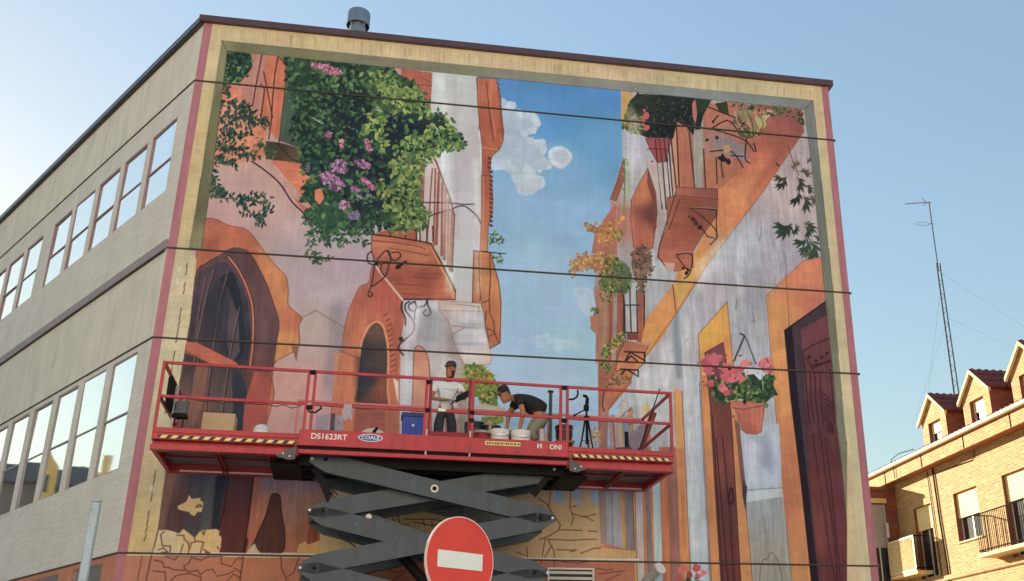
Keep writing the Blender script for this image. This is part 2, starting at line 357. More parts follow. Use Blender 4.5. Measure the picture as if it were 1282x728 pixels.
    P(T(540, 220, 4, [(400, 0), (545, 0), (570, 45), (520, 85), (465, 100), (440, 60)]), (196, 210, 226), .1, .1, .1, .9, sm=1)
    P([(718, 362), (730, 357), (742, 365), (748, 392), (735, 396), (722, 385)], (186, 205, 226), .1, .1, .1, .8)
    P([(725, 364), (738, 366), (742, 382), (730, 384)], (172, 190, 214), .1, .1, .1, .7)
    for x, y, r in [(655, 428, 7), (668, 424, 9), (682, 422, 8), (695, 428, 10), (712, 430, 10), (724, 434, 7), (700, 436, 8), (675, 432, 8)]:
        blob(x, y, r, (188, 212, 232), .6, .6, .5)
    # ---- white tower house
    P([(520, 85), (597, 92), (601, 150), (604, 200), (604, 385), (555, 400), (520, 300)], [((545, 120), (206, 204, 208)), ((560, 200), (208, 204, 212)), ((585, 200), (198, 188, 194)), ((560, 330), (200, 204, 212)), ((590, 340), (206, 206, 212))], .06, .03, .06)
    P([(541, 91), (556, 93), (566, 250), (566, 380), (556, 380), (556, 250)], (214, 216, 224), .05, 0, .05, .8)
    P([(566, 93), (572, 93), (576, 300), (570, 300)], (196, 184, 190), .05, 0, .05, .6)
    L([(596, 98), (601, 150), (599, 162)], (90, 85, 95), 1)
    L([(600, 165), (603, 220), (602, 300)], (226, 226, 232), 1.4)
    # eaves of the tower
    P(T(540, 60, 4, [(228, 150), (322, 155), (345, 250), (350, 330), (362, 420), (358, 470), (340, 510), (300, 545), (292, 620), (300, 728), (250, 728), (255, 500), (240, 380), (232, 300)]), [((600, 110), (196, 100, 64)), ((615, 150), (176, 80, 50)), ((612, 180), (190, 88, 48)), ((605, 220), (168, 78, 50))], .25, 0, .15, line=DBR)
    L(T(540, 60, 4, [(275, 170), (290, 330), (310, 470)]), DBR, 1.2); L(T(540, 60, 4, [(300, 160), (300, 300), (320, 440)]), (214, 120, 70), 1.2)
    L(T(540, 60, 4, [(255, 500), (330, 512)]), (214, 130, 60), 1.6)
    P(T(540, 220, 4, [(250, 0), (300, 0), (308, 120), (303, 200), (285, 245), (280, 380), (243, 380), (250, 200)]), [((605, 230), (176, 84, 54)), ((606, 290), (196, 112, 66)), ((604, 312), (206, 132, 78))], .2, 0, .1, line=DBR)
    L([(605, 222), (606, 312)], (206, 130, 84), 1)
    for k in range(16):
        y = 196 + k * 5.6; x = 614 if k > 2 else 612
        if y < 282: P([(x - 2, y), (x + 2.6, y + 2), (x + 3, y + 4.6), (x - 1, y + 4)], (96, 52, 42), 0, 0, .2)
    for k in range(14):
        y = 98 + k * 5.6; L([(622 + k * .5, y), (625 + k * .4, y + 3.5)], (120, 60, 48), 1.4)
    # ochre corner under the eaves
    P(T(430, 280, 5.82, [(948, 200), (1070, 210), (1130, 430), (1146, 560), (1140, 870), (1068, 912), (1040, 850), (1020, 680), (1005, 590), (938, 575)]), [((600, 330), (200, 118, 62)), ((610, 360), (214, 134, 66)), ((620, 400), (196, 112, 58)), ((618, 430), (190, 100, 56)), ((600, 370), (196, 116, 74))], .25, 0, .15, line=DBR, lw=1.2)
    for q in ([(985, 210), (990, 420), (1000, 560)], [(1065, 215), (1070, 400), (1060, 560), (1010, 580)], [(1060, 560), (1065, 650), (1095, 720), (1100, 800)], [(1035, 760), (1095, 790), (1130, 870)], [(1045, 830), (1110, 800)], [(1040, 640), (1030, 720), (1060, 860)]):
        L(T(430, 280, 5.82, q), DBR, 1.3)
    L(T(430, 280, 5.82, [(950, 200), (1180, 222)]), BLK, 1.3)
    # ---- shutters, glass and sill above the bush on the left
    P(T(240, 40, 4, [(250, 110), (390, 118), (350, 440), (250, 380)]), (196, 128, 112), .25, 0, .1)
    P(T(240, 40, 4, [(380, 118), (478, 122), (466, 300), (438, 552), (345, 450), (362, 200)]), (206, 104, 66), .3, 0, .15)
    for q in ([(352, 115), (325, 250), (300, 400)], [(360, 200), (380, 300), (405, 430)], [(345, 260), (365, 290), (345, 440)], [(434, 120), (418, 200), (405, 330), (400, 430), (385, 540)], [(440, 130), (470, 160)], [(478, 122), (466, 300), (438, 552)]):
        L(T(240, 40, 4, q), BLK, 1.3)
    P(T(240, 40, 4, [(480, 115), (600, 120), (590, 600), (440, 548), (466, 300)]), [((360, 90), (96, 108, 96)), ((358, 150), (84, 106, 88)), ((375, 150), (54, 68, 58))], .3, 0, .15)
    L(T(240, 40, 4, [(540, 130), (530, 300), (520, 570)]), (44, 50, 44), 1.6); L(T(240, 40, 4, [(505, 130), (490, 350)]), (130, 136, 120), 1.2)
    P(T(240, 40, 4, [(330, 545), (440, 555), (600, 600), (600, 670), (470, 650), (380, 640)]), [((350, 180), (74, 62, 50)), ((380, 195), (112, 86, 60))], .1, .3, .2)
    L(T(240, 40, 4, [(430, 560), (500, 640), (600, 668)]), BLK, 1.6)
    P(T(240, 200, 4, [(380, 0), (470, 10), (600, 30), (650, 150), (600, 270), (560, 262), (470, 140)]), [((350, 215), (206, 104, 66)), ((380, 235), (222, 118, 76)), ((385, 255), (198, 98, 74))], .1, .3, .15)
    P(T(240, 200, 4, [(360, 0), (392, 0), (600, 240), (595, 262), (480, 160)]), (198, 150, 140), .2, 0, .1)
    L(T(240, 200, 4, [(285, 0), (360, 50), (440, 120), (500, 210), (560, 270), (605, 340)]), (56, 38, 40), 1.8, smooth=True)
    L(T(240, 200, 4, [(570, 260), (600, 262), (640, 300)]), (90, 50, 45), 1.2)
    # rose tinted blocks behind the upper left leaves
    P([(262, 100), (300, 110), (320, 140), (335, 160), (330, 200), (262, 210)], [((275, 110), (216, 118, 84)), ((300, 150), (214, 140, 112)), ((330, 160), (214, 122, 84))], .2, .1, .2)
    # ---- great arch on the left
    P([(250, 278), (267, 274), (285, 282), (307, 287), (320, 300), (332, 317), (347, 335), (358, 347), (361, 365), (361, 383), (378, 398), (374, 408), (373, 436), (345, 453), (340, 470), (343, 496), (333, 533), (331, 560), (225, 560), (235, 400), (246, 320)],
      [((262, 290), (186, 92, 62)), ((300, 300), (196, 96, 60)), ((330, 340), (206, 118, 64)), ((352, 370), (206, 126, 60)), ((365, 400), (190, 98, 64)), ((338, 500), (196, 104, 66)), ((350, 430), (214, 140, 70))], .2, .05, .15, line=(120, 64, 50), sm=1)
    P([(244, 348), (258, 330), (275, 320), (288, 312), (298, 311), (310, 315), (318, 325), (326, 340), (336, 362), (349, 404), (345, 434), (338, 490), (325, 560), (317, 597), (311, 665), (308, 692), (195, 692), (208, 585), (226, 470)],
      [((300, 320), (104, 70, 74)), ((330, 390), (112, 76, 80)), ((338, 430), (112, 76, 82)), ((300, 480), (104, 66, 64)), ((330, 500), (150, 66, 56)), ((330, 540), (150, 62, 54)), ((310, 620), (92, 46, 50)), ((290, 680), (96, 48, 50)), ((230, 620), (96, 66, 66))], .3, .05, .15, line=(70, 44, 46), sm=1)
    # door leaf planks
    pl = [(246, 350), (256, 338), (272, 330), (284, 330), (296, 344), (305, 362), (312, 388), (313, 430), (309, 458), (300, 500), (290, 560), (283, 600), (273, 660), (268, 692), (200, 692), (210, 585), (233, 440)]
    P(pl, [((255, 360), (84, 68, 78)), ((275, 370), (62, 64, 78)), ((290, 400), (64, 60, 72)), ((300, 430), (46, 50, 64)), ((250, 440), (76, 62, 68)), ((280, 500), (100, 84, 84)), ((250, 520), (128, 82, 72)), ((235, 560), (112, 74, 68)), ((225, 620), (100, 68, 70)), ((250, 610), (78, 76, 82)), ((215, 650), (94, 62, 64))], .35, .05, .2, sm=1)
    P([(252, 355), (262, 345), (256, 400), (246, 430), (242, 430)], (96, 76, 84), .3, 0, .1, .8)
    P([(275, 350), (290, 340), (300, 365), (305, 400), (306, 440), (292, 450), (296, 400), (288, 365)], (38, 44, 58), .2, 0, .1, .9, sm=1)
    P([(288, 372), (298, 392), (300, 440), (290, 456), (284, 430)], (96, 78, 84), .3, 0, .1, .9)
    for q in ([(268, 338), (258, 372), (248, 420), (243, 455)], [(285, 340), (275, 380), (268, 430), (262, 470), (255, 540)], [(300, 385), (292, 420), (286, 455), (280, 500), (272, 560)], [(258, 346), (247, 400)], [(252, 430), (244, 470), (236, 545)]):
        L(q, (136, 108, 108), 1.4, .8); L([(x + 1.3, y) for x, y in q], (48, 36, 42), 1)
    for q in ([(286, 322), (298, 338), (308, 358), (315, 380), (317, 405), (316, 435), (313, 458)],):
        L(q, (60, 36, 38), 4.2, smooth=True); L(q, (176, 96, 74), 2.6, smooth=True); L([(x - .3, y) for x, y in q], (206, 128, 96), .8, smooth=True)
    P([(233, 428), (248, 430), (296, 454), (300, 462), (270, 458), (232, 442)], (190, 92, 62), .1, .2, .15)
    L([(233, 440), (262, 456)], (120, 60, 46), 1.2)
    P([(246, 458), (262, 455), (256, 500), (240, 540), (236, 520)], (146, 92, 78), .25, 0, .1, .8)
    P([(293, 462), (303, 470), (312, 500), (300, 560), (285, 560), (292, 510), (290, 480)], (52, 56, 72), .2, 0, .1)
    P([(318, 466), (341, 466), (338, 490), (330, 560), (302, 560), (306, 505)], (176, 74, 60), .2, .1, .12)
    # planks under the platform
    P([(207, 590), (222, 590), (205, 668), (196, 668)], (120, 84, 76), .3, 0, .1)
    P([(238, 590), (262, 590), (250, 690), (226, 690)], (80, 78, 84), .4, 0, .1, .8)
    P([(272, 590), (288, 590), (276, 665), (264, 665)], (42, 50, 66), .2, 0, .1)
    P([(258, 590), (270, 590), (262, 665), (250, 665)], (84, 92, 96), .3, 0, .1, .8)
    P([(286, 590), (318, 590), (310, 692), (272, 692), (276, 640)], [((300, 600), (92, 52, 56)), ((290, 680), (100, 46, 50))], .35, 0, .1)
    L([(287, 592), (280, 640), (270, 680)], (60, 30, 36), 1.4); L([(318, 592), (309, 670), (305, 692)], (50, 28, 34), 1.8)
    P([(319, 592), (328, 592), (320, 640), (312, 680), (309, 672)], (170, 96, 76), .3, 0, .1)
    P([(328, 585), (420, 590), (415, 692), (308, 692), (320, 640)], [((340, 600), (150, 118, 122)), ((380, 600), (160, 130, 136)), ((370, 640), (166, 124, 112)), ((330, 640), (188, 112, 84)), ((390, 660), (170, 100, 70)), ((330, 680), (180, 100, 70))], .3, 0, .15)
    P([(340, 620), (350, 621), (352, 640), (356, 665), (353, 692), (316, 692), (322, 670), (333, 645)], (92, 54, 50), .3, 0, .1, line=(50, 30, 34), lw=1, sm=1)
    P([(392, 648), (408, 660), (400, 690), (384, 690), (384, 670)], (150, 74, 46), .5, 0, .2)
    # unpainted cream patches along the bottom
    star = T(180, 540, 5.82, [(245, 545), (280, 530), (310, 515), (330, 465), (350, 495), (385, 490), (415, 485), (410, 505), (432, 515), (430, 555), (420, 590), (390, 590), (370, 620), (345, 610), (330, 590), (280, 580), (250, 570)])
    P(star, (222, 184, 122), .05, .05, .08); L(T(180, 540, 5.82, [(385, 545), (410, 535), (420, 550), (380, 555)]), DBR, 1.2)
    P(T(180, 640, 5.34, [(60, 290), (85, 190), (100, 130), (150, 125), (190, 135), (235, 150), (265, 120), (340, 180), (380, 130), (480, 120), (505, 130), (500, 160), (520, 175), (515, 240), (500, 290)]), [((200, 680), (214, 196, 156)), ((250, 680), (218, 186, 128)), ((270, 670), (224, 190, 130))], .05, .05, .1)
    P(T(180, 640, 5.34, [(680, 290), (700, 260), (740, 215), (760, 260), (790, 290)]), (206, 190, 162), .05, 0, .1)
    P(T(180, 640, 5.34, [(1020, 285), (1040, 220), (1080, 205), (1100, 225), (1190, 190), (1280, 190), (1280, 290)]), (216, 164, 98), .05, 0, .1)
    P([(400, 690), (400, 640), (470, 600), (640, 600), (748, 600), (748, 700), (400, 700)], [((450, 660), (206, 176, 128)), ((700, 640), (204, 176, 130)), ((560, 660), (206, 174, 126))], .05, .05, .08)
    P([(150, 690), (400, 694), (400, 698), (150, 694)], (226, 218, 212), 0, 0, .05)
    # ---- bottom band
    P([(100, 695), (1200, 711), (1200, 900), (60, 900)], [((200, 712), (190, 118, 92)), ((350, 715), (186, 112, 78)), ((500, 720), (176, 102, 70)), ((760, 715), (180, 108, 82))], .03, .03, .06)
    rl = lambda pts, w=1.1, c=(112, 58, 44): L([(x + (rs.rand() - .5) * 1.2, y + (rs.rand() - .5) * 1.2) for x, y in pts], c, w)
    for q in ([(60, 400), (140, 410), (150, 470)], [(70, 330), (120, 340), (135, 375), (160, 375), (200, 395), (290, 400), (300, 410), (360, 395), (380, 425), (420, 395), (460, 390), (480, 415)], [(230, 300), (210, 330), (150, 305)], [(320, 300), (300, 345), (270, 370), (275, 400)], [(325, 315), (380, 330), (430, 305)], [(180, 470), (220, 430), (300, 420), (380, 440), (380, 470)], [(520, 300), (515, 350), (580, 370), (640, 300)], [(600, 380), (650, 410)], [(490, 435), (560, 420), (600, 400)], [(640, 330), (660, 300)], [(915, 300), (920, 380), (945, 440), (960, 470)], [(1040, 305), (1000, 420), (960, 440)], [(560, 470), (600, 420), (650, 450)]):
        rl(T(180, 640, 5.34, q))
    for q in ([(140, 140), (115, 160), (125, 230), (180, 235), (175, 290)], [(100, 260), (130, 250), (160, 275), (120, 280)], [(265, 220), (240, 290)], [(225, 160), (265, 165), (270, 190), (300, 215), (305, 260), (300, 290)], [(305, 250), (320, 215), (360, 200), (400, 210), (375, 280)], [(385, 130), (400, 160), (410, 130)], [(340, 180), (345, 205)], [(400, 260), (440, 280), (410, 280)], [(490, 240), (500, 255)]):
        rl(T(180, 640, 5.34, q))
    L([(196, 668), (190, 694), (180, 740)], (92, 52, 46), 1.1); L([(305, 696), (298, 740)], (92, 52, 46), 1.2)
    # working lines left of the great arch
    q0 = [(234, 330), (229, 370), (223, 410), (220, 430), (212, 480), (205, 530), (196, 580), (188, 630), (180, 680), (172, 728)]
    for i in range(len(q0) - 1):
        for k in range(5):
            if rs.rand() < .8:
                t = k / 5; u_ = (k + .85) / 5; a_, b_ = q0[i], q0[i + 1]
                L([(a_[0] + (b_[0] - a_[0]) * t + rs.rand() * 1.2, a_[1] + (b_[1] - a_[1]) * t), (a_[0] + (b_[0] - a_[0]) * u_, a_[1] + (b_[1] - a_[1]) * u_)], (110, 70, 54), 1.1)
    L([(215, 575), (198, 576)], (170, 150, 110), 1)
    for y0 in (340, 360, 372, 590, 610, 622, 640): blob(228 - (y0 - 340) * .14 + rs.rand() * 4, y0, 3.5, (222, 222, 214), .5, 1.6)
    # sketch lines between the scissor and the stripes
    for q in ([(300, 240), (290, 330), (350, 420), (345, 450), (290, 480), (240, 500)], [(230, 280), (280, 310), (300, 350), (325, 400)], [(410, 240), (405, 330), (425, 380), (410, 430)], [(415, 325), (460, 315)], [(415, 360), (480, 380), (545, 365)], [(480, 375), (530, 400)], [(350, 450), (470, 455)], [(500, 455), (550, 455)], [(280, 500), (410, 505), (550, 500)], [(270, 490), (255, 590)], [(280, 500), (320, 560), (325, 728)], [(330, 555), (440, 560), (400, 570)], [(460, 575), (540, 550), (640, 545)], [(170, 540), (175, 600)], [(300, 540), (240, 640)], [(360, 620), (440, 630), (520, 620)], [(550, 655), (600, 670), (640, 660)], [(560, 690), (620, 680), (700, 670)], [(600, 720), (680, 690)], [(110, 570), (160, 590)]):
        rl(T(620, 560, 4.332, q), 1.0)
    for q in ([(450, 300), (490, 305), (500, 340), (540, 350)], [(520, 320), (640, 320), (700, 330)], [(470, 320), (480, 345)], [(560, 335), (640, 350), (680, 345)], [(600, 320), (610, 350)], [(640, 330), (645, 360)], [(430, 340), (520, 370)], [(240, 560), (300, 540), (380, 560), (420, 540)], [(300, 590), (330, 560), (400, 580)], [(420, 520), (480, 560), (560, 540)], [(470, 590), (520, 560)], [(480, 470), (560, 500)]):
        rl(T(360, 560, 3.56, q), 1.1)
    # pale blue trials
    for x0, x1, y1 in ((693, 706, 630), (715, 722, 625), (722, 727, 634), (741, 751, 632)): P([(x0, 596), (x1, 596), (x1, y1), (x0, y1)], (150, 192, 220), .3, 0, .1, .85)
    # ---- right house: grey white plaster
    P([(800, 100), (1040, 130), (1080, 728), (1100, 900), (826, 900), (822, 712), (790, 560), (770, 480)],
      [((960, 190), (184, 162, 166)), ((980, 240), (200, 176, 178)), ((930, 320), (176, 172, 184)), ((900, 370), (184, 180, 188)), ((950, 360), (176, 172, 182)), ((850, 420), (184, 182, 192)), ((820, 470), (188, 188, 198)), ((870, 500), (190, 202, 216)), ((940, 600), (184, 198, 214)), ((960, 700), (168, 166, 160)), ((860, 620), (194, 202, 214)), ((890, 340), (192, 190, 200)), ((840, 540), (190, 192, 200))], .35, .03, .12)
    for _ in range(90):                      # brushed streaks of the plaster
        x = 850 + rs.rand() * 130; y = 280 + rs.rand() * 180
        L([(x, y), (x + 2 + rs.rand() * 2, y + 14 + rs.rand() * 26)], [(206, 206, 214), (156, 156, 170), (196, 186, 180)][rs.randint(3)], 1 + rs.rand() * 2, .35)
    L([(953, 285), (952, 295), (950, 302)], (90, 86, 96), 1.6, .8); L([(980, 314), (984, 335), (985, 365), (988, 400)], (150, 130, 130), 2, .6)
    for q in ([(922, 377), (921, 388)], [(942, 392), (944, 404), (941, 402)], [(858, 428), (861, 424)]): L(q, (120, 118, 126), 2, .8)
    P([(843, 362), (848, 392), (852, 440), (852, 476), (845, 476), (842, 430)], (128, 138, 156), .2, 0, .1, .8, soft=3)
    # ---- middle house strips against the sky
    P([(777, 113), (812, 118), (900, 130), (905, 300), (870, 330), (800, 420), (790, 480), (757, 520), (749, 545), (748, 420), (739, 412), (740, 398), (747, 392), (743, 365), (748, 330), (760, 300), (764, 262), (764, 247), (779, 200)],
      [((785, 200), (186, 190, 200)), ((795, 230), (186, 188, 192)), ((775, 280), (178, 116, 98)), ((790, 330), (172, 168, 172)), ((757, 400), (172, 96, 70)), ((757, 440), (168, 108, 84)), ((800, 370), (184, 184, 194)), ((752, 480), (168, 92, 64)), ((820, 330), (190, 190, 200))], .25, 0, .12)
    P(T(540, 60, 4, [(950, 215), (1005, 224), (1000, 300), (975, 385), (948, 370)]), (210, 162, 84), .2, 0, .1)
    P(T(540, 220, 4, [(960, -80), (968, -80), (965, 20), (925, 128), (895, 118), (925, 40)]), (158, 84, 68), .2, 0, .1, line=(110, 60, 50))
    P(T(540, 220, 4, [(1000, 124), (1040, 40), (1085, -40), (1100, -70), (1120, 40), (1130, 190), (1108, 364), (1060, 364), (1012, 364), (996, 200)]), [((800, 240), (200, 116, 66)), ((818, 270), (116, 60, 52)), ((805, 300), (190, 104, 66)), ((795, 290), (178, 96, 74))], .3, 0, .12, line=(120, 64, 50))
    P(T(540, 220, 4, [(1085, -50), (1110, -80), (1120, 0), (1125, 100), (1128, 260), (1110, 300), (1105, 120), (1080, 40)]), (120, 62, 54), .3, 0, .1, .9)
    P(T(540, 220, 4, [(820, 280), (900, 170), (925, 140), (930, 400), (800, 390)]), (176, 104, 84), .2, .1, .15)
    # columns under
    cx0 = [(0, 380, 430, (178, 118, 92)), (1, 430, 470, (172, 130, 108)), (2, 470, 500, (168, 78, 54)), (3, 500, 530, (164, 150, 150)), (4, 530, 585, (160, 84, 62)), (5, 585, 630, (190, 186, 190)), (6, 630, 680, (196, 192, 196)), (7, 680, 735, (168, 90, 68))]
    for _, a_, b_, c_ in cx0: P(T(680, 360, 5.82, [(a_ + 8, 20), (b_ + 8, 20), (b_, 400 if a_ > 570 else 520), (a_, 400 if a_ > 570 else 560)]), c_, .35, 0, .15)
    for q in ([(630, 0), (632, 120), (640, 330)], [(590, 130), (700, 130)], [(590, 100), (596, 330)], [(590, 330), (690, 330)], [(680, 20), (684, 330), (690, 380)], [(590, 330), (600, 390)], [(735, 60), (735, 395)], [(585, 60), (586, 320)]):
        L(T(680, 360, 5.82, q), BLK, 1.5)
    P(T(680, 360, 5.82, [(605, 335), (690, 335), (695, 385), (610, 385)]), (132, 62, 52), .2, .1, .1)
    P(T(680, 360, 5.82, [(340, 215), (400, 190), (405, 345), (350, 300)]), (188, 114, 96), .2, 0, .1)
    # orange band running up to the right
    P([(1003, 128), (1006, 165), (955, 240), (932, 270), (915, 290), (885, 332), (872, 355), (847, 392), (830, 422), (807, 448), (783, 482), (757, 520), (752, 500), (770, 470), (800, 440), (808, 402), (842, 357), (850, 335), (867, 320), (897, 265), (897, 230), (915, 180), (945, 130)],
      [((985, 145), (150, 78, 76)), ((975, 165), (168, 84, 66)), ((945, 200), (196, 98, 64)), ((920, 250), (220, 122, 66)), ((900, 300), (220, 132, 66)), ((870, 340), (222, 150, 62)), ((835, 390), (226, 142, 66)), ((815, 430), (222, 150, 62)), ((785, 470), (200, 112, 56)), ((765, 500), (178, 98, 66))], .15, .1, .15)
    P([(842, 357), (866, 340), (880, 330), (860, 365), (850, 385), (847, 372)], (222, 168, 70), .1, 0, .1, .9)
    L([(1006, 165), (955, 240), (932, 270), (885, 332), (847, 392), (807, 448), (783, 482), (757, 520)], (150, 84, 58), 1)
    L([(842, 357), (846, 392)], (110, 76, 66), 1.4)
    # upper right balcony
    P(T(760, 80, 4, [(460, 160), (500, 200), (560, 200), (600, 180), (720, 210), (800, 240), (760, 380), (700, 490), (640, 560), (550, 640), (470, 620), (330, 620), (320, 380), (340, 270)]), [((880, 150), (196, 110, 84)), ((900, 140), (190, 112, 86)), ((900, 180), (176, 130, 116)), ((930, 190), (180, 96, 72)), ((900, 220), (190, 108, 70)), ((850, 200), (184, 100, 70))], .2, .1, .15)
    P(T(760, 80, 4, [(190, 480), (240, 500), (330, 500), (350, 620), (280, 728), (262, 700)]), (196, 178, 174), .2, 0, .1)
    P(T(760, 80, 4, [(520, 365), (600, 370), (690, 410), (705, 500), (560, 440)]), (152, 132, 134), .2, 0, .1)
    P(T(760, 80, 4, [(428, 290), (480, 260), (478, 620), (438, 618)]), (170, 160, 152), .3, 0, .1)
    P(T(760, 80, 4, [(325, 270), (345, 290), (355, 610), (330, 640)]), (206, 140, 108), .2, 0, .1)
    P(T(760, 80, 4, [(355, 285), (380, 275), (430, 600), (365, 610)]), (188, 104, 76), .3, 0, .1)
    for a_, b_ in (((242, 385), (275, 728)), ((268, 385), (295, 728)), ((292, 385), (318, 690)), ((306, 385), (328, 665)), ((320, 385), (348, 640)), ((345, 285), (360, 612)), ((410, 340), (437, 618)), ((482, 430), (492, 622)), ((545, 470), (550, 600)), ((570, 500), (580, 570))):
        L(T(760, 80, 4, [a_, b_]), BLK, 1.7)
    for x in (250, 282, 300): L(T(760, 80, 4, [(x + 5, 500), (x + 26, 700)]), (206, 200, 204), 1.8, .9)
    P(T(760, 80, 4, [(345, 618), (552, 628), (552, 700), (380, 700), (340, 690)]), [((850, 240), (176, 94, 72)), ((890, 250), (150, 78, 66))], .1, .2, .1, line=(70, 40, 38))
    P(T(760, 240, 4, [(300, 30), (360, 20), (552, 40), (550, 120), (480, 215), (428, 300), (430, 380), (345, 400), (300, 390), (255, 330), (262, 270), (300, 180)]), [((840, 290), (178, 88, 58)), ((880, 270), (150, 74, 54)), ((850, 310), (170, 84, 60)), ((840, 330), (190, 104, 66))], .1, .25, .15, line=(110, 58, 44))
    L(T(760, 240, 4, [(362, 40), (310, 190)]), (84, 44, 38), 1.3); L(T(760, 240, 4, [(345, 0), (262, 270), (252, 330), (275, 350)]), (90, 50, 42), 1.5)
    P(T(760, 240, 4, [(285, 355), (340, 360), (330, 400), (295, 395)]), (214, 166, 150), .2, 0, .2)
    for q in ([(380, 80), (540, 92)], [(545, 92), (548, 235), (515, 268)], [(420, 88), (480, 130), (540, 190), (552, 230)], [(475, 185), (500, 225), (540, 235)], [(345, 318), (422, 316), (415, 405), (385, 438)], [(348, 325), (390, 380), (415, 400)]):
        L(T(760, 240, 4, q), (48, 40, 42), 1.5, smooth=len(q) > 3)
    for x, y, r in ((430, 140, 14), (445, 160, 12), (465, 180, 12), (410, 125, 7), (395, 410, 10), (380, 385, 7), (405, 395, 8)): blob(760 + x / 4, 240 + y / 4, r / 4, (34, 28, 30), 1, 1, .6)
    L(T(760, 240, 4, [(295, 302), (425, 305)]), (170, 120, 100), 2); L(T(760, 240, 4, [(375, 78), (545, 85)]), (160, 130, 124), 1)
    # pot and plants on that balcony
    P(T(760, 80, 4, [(190, 375), (322, 378), (292, 490), (250, 497), (215, 430)]), (164, 66, 66), .2, .1, .1, line=(90, 40, 44)); L(T(760, 80, 4, [(200, 430), (215, 425), (300, 430)]), (94, 36, 40), 1.2)
    for x in (240, 262, 285, 305): L(T(760, 80, 4, [(x, 380), (x + 10, 490)]), (50, 30, 34), 1.2)
    bp = T(760, 80, 4, [(70, 310), (100, 230), (110, 190), (150, 150), (300, 160), (440, 165), (445, 290), (430, 360), (400, 320), (350, 290), (330, 375), (200, 372), (150, 350), (100, 340)])
    P(bp, [((800, 125), (50, 62, 50)), ((830, 120), (38, 46, 46)), ((850, 130), (34, 40, 48)), ((825, 165), (28, 34, 44)), ((782, 155), (120, 116, 62))], .1, .1, .5)
    scatter(bp, 150, [(64, 82, 54), (84, 92, 58), (30, 36, 40), (46, 60, 48), (24, 28, 36)], (3, 6))
    scatter(T(760, 80, 4, [(70, 310), (100, 240), (190, 250), (190, 350), (110, 345)]), 60, [(150, 132, 70), (176, 140, 80), (110, 118, 58), (140, 150, 70)], (3, 6))
    for x, y, r in ((195, 262, 18), (180, 290, 12), (200, 320, 14), (185, 235, 8)): blob(760 + x / 4, 80 + y / 4, r / 4, (204, 74, 80))
    P(T(760, 80, 4, [(425, 200), (445, 170), (455, 250), (440, 300), (428, 270)]), (196, 108, 88), .1, .1, .1)
    P(T(760, 80, 4, [(440, 165), (530, 168), (480, 260), (465, 330), (440, 330), (450, 250)]), [((875, 130), (50, 70, 52)), ((880, 150), (34, 44, 46))], .2, 0, .3)
    P(T(760, 80, 4, [(540, 200), (600, 190), (610, 260), (560, 240)]), (56, 66, 44), .2, 0, .3)
    for q in ([(515, 325), (600, 350), (690, 385), (735, 440)], [(515, 330), (600, 285), (650, 330)], [(500, 215), (560, 240), (640, 270)], [(660, 330), (720, 250)], [(700, 340), (690, 470), (715, 500)], [(515, 440), (620, 440), (680, 520)], [(620, 460), (680, 465)], [(530, 290), (555, 260)], [(640, 270), (760, 360)], [(745, 440), (735, 400)]):
        L(T(760, 80, 4, q), (44, 34, 34), 1.8, smooth=True)
    for x, y, r, c_ in ((690, 250, 36, (150, 136, 96)), (770, 290, 30, (190, 172, 110)), (700, 350, 36, (90, 88, 60)), (740, 330, 20, (150, 140, 84)), (650, 290, 22, (120, 100, 76)), (600, 430, 22, (204, 152, 92)), (575, 475, 20, (38, 34, 38)), (600, 490, 14, (38, 34, 38)), (500, 382, 9, (46, 34, 36)), (530, 290, 9, (46, 34, 36)), (550, 370, 9, (46, 40, 40)), (720, 220, 14, (60, 66, 46)), (810, 250, 18, (196, 160, 130)), (860, 240, 26, (110, 104, 70)), (970, 290, 16, (70, 70, 50))):
        blob(760 + x / 4, 80 + y / 4, r / 4, c_, 1, 1, .8)
    for k in range(9): L(T(760, 80, 4, [(640 + k * 16, 240 + (k % 3) * 12), (655 + k * 18, 300), (700 + k * 8, 360)]), [(196, 182, 124), (70, 64, 46), (120, 112, 70)][k % 3], 1.1, smooth=True)
    scatter(T(760, 80, 4, [(620, 195), (760, 205), (1000, 235), (990, 330), (960, 270), (800, 260), (700, 240)]), 70, [(74, 76, 52), (120, 108, 76), (56, 60, 46), (150, 130, 96)], (4, 8))
    # hanging leaves on the far right
    GL = [(62, 66, 52), (84, 82, 60), (46, 50, 42)]
    def frond(x, y, ang, ln, c, n=5):
        L([(x, y), (x + math.cos(ang) * ln * .6, y + math.sin(ang) * ln * .6)], c, 1)
        for k in range(n):
            a_ = ang + (k - (n - 1) / 2) * .42
            leaf(x + math.cos(ang) * ln * (.1 + .09 * k), y + math.sin(ang) * ln * (.1 + .09 * k), ln * (.62 + .2 * math.cos((k - (n - 1) / 2))), a_, c, .24)
    L([(986, 182), (993, 205), (1000, 220)], (90, 80, 60), 1.2)
    for x, y, a_, l_, c_ in ((985, 222, 2.9, 17, GL[0]), (984, 224, 2.2, 18, GL[2]), (993, 214, -1.2, 14, (120, 96, 70)), (1000, 215, .2, 16, GL[1]), (998, 222, 1.2, 20, GL[0]), (1008, 232, .8, 14, GL[0]), (1000, 240, 1.9, 20, GL[2]), (1005, 245, 1.2, 22, GL[0]), (1012, 246, .7, 14, GL[1]), (976, 208, -2.6, 6, GL[0]), (1010, 205, -.7, 12, GL[1]), (1015, 215, .8, 10, GL[2])):
        frond(x, y, a_, l_, c_)
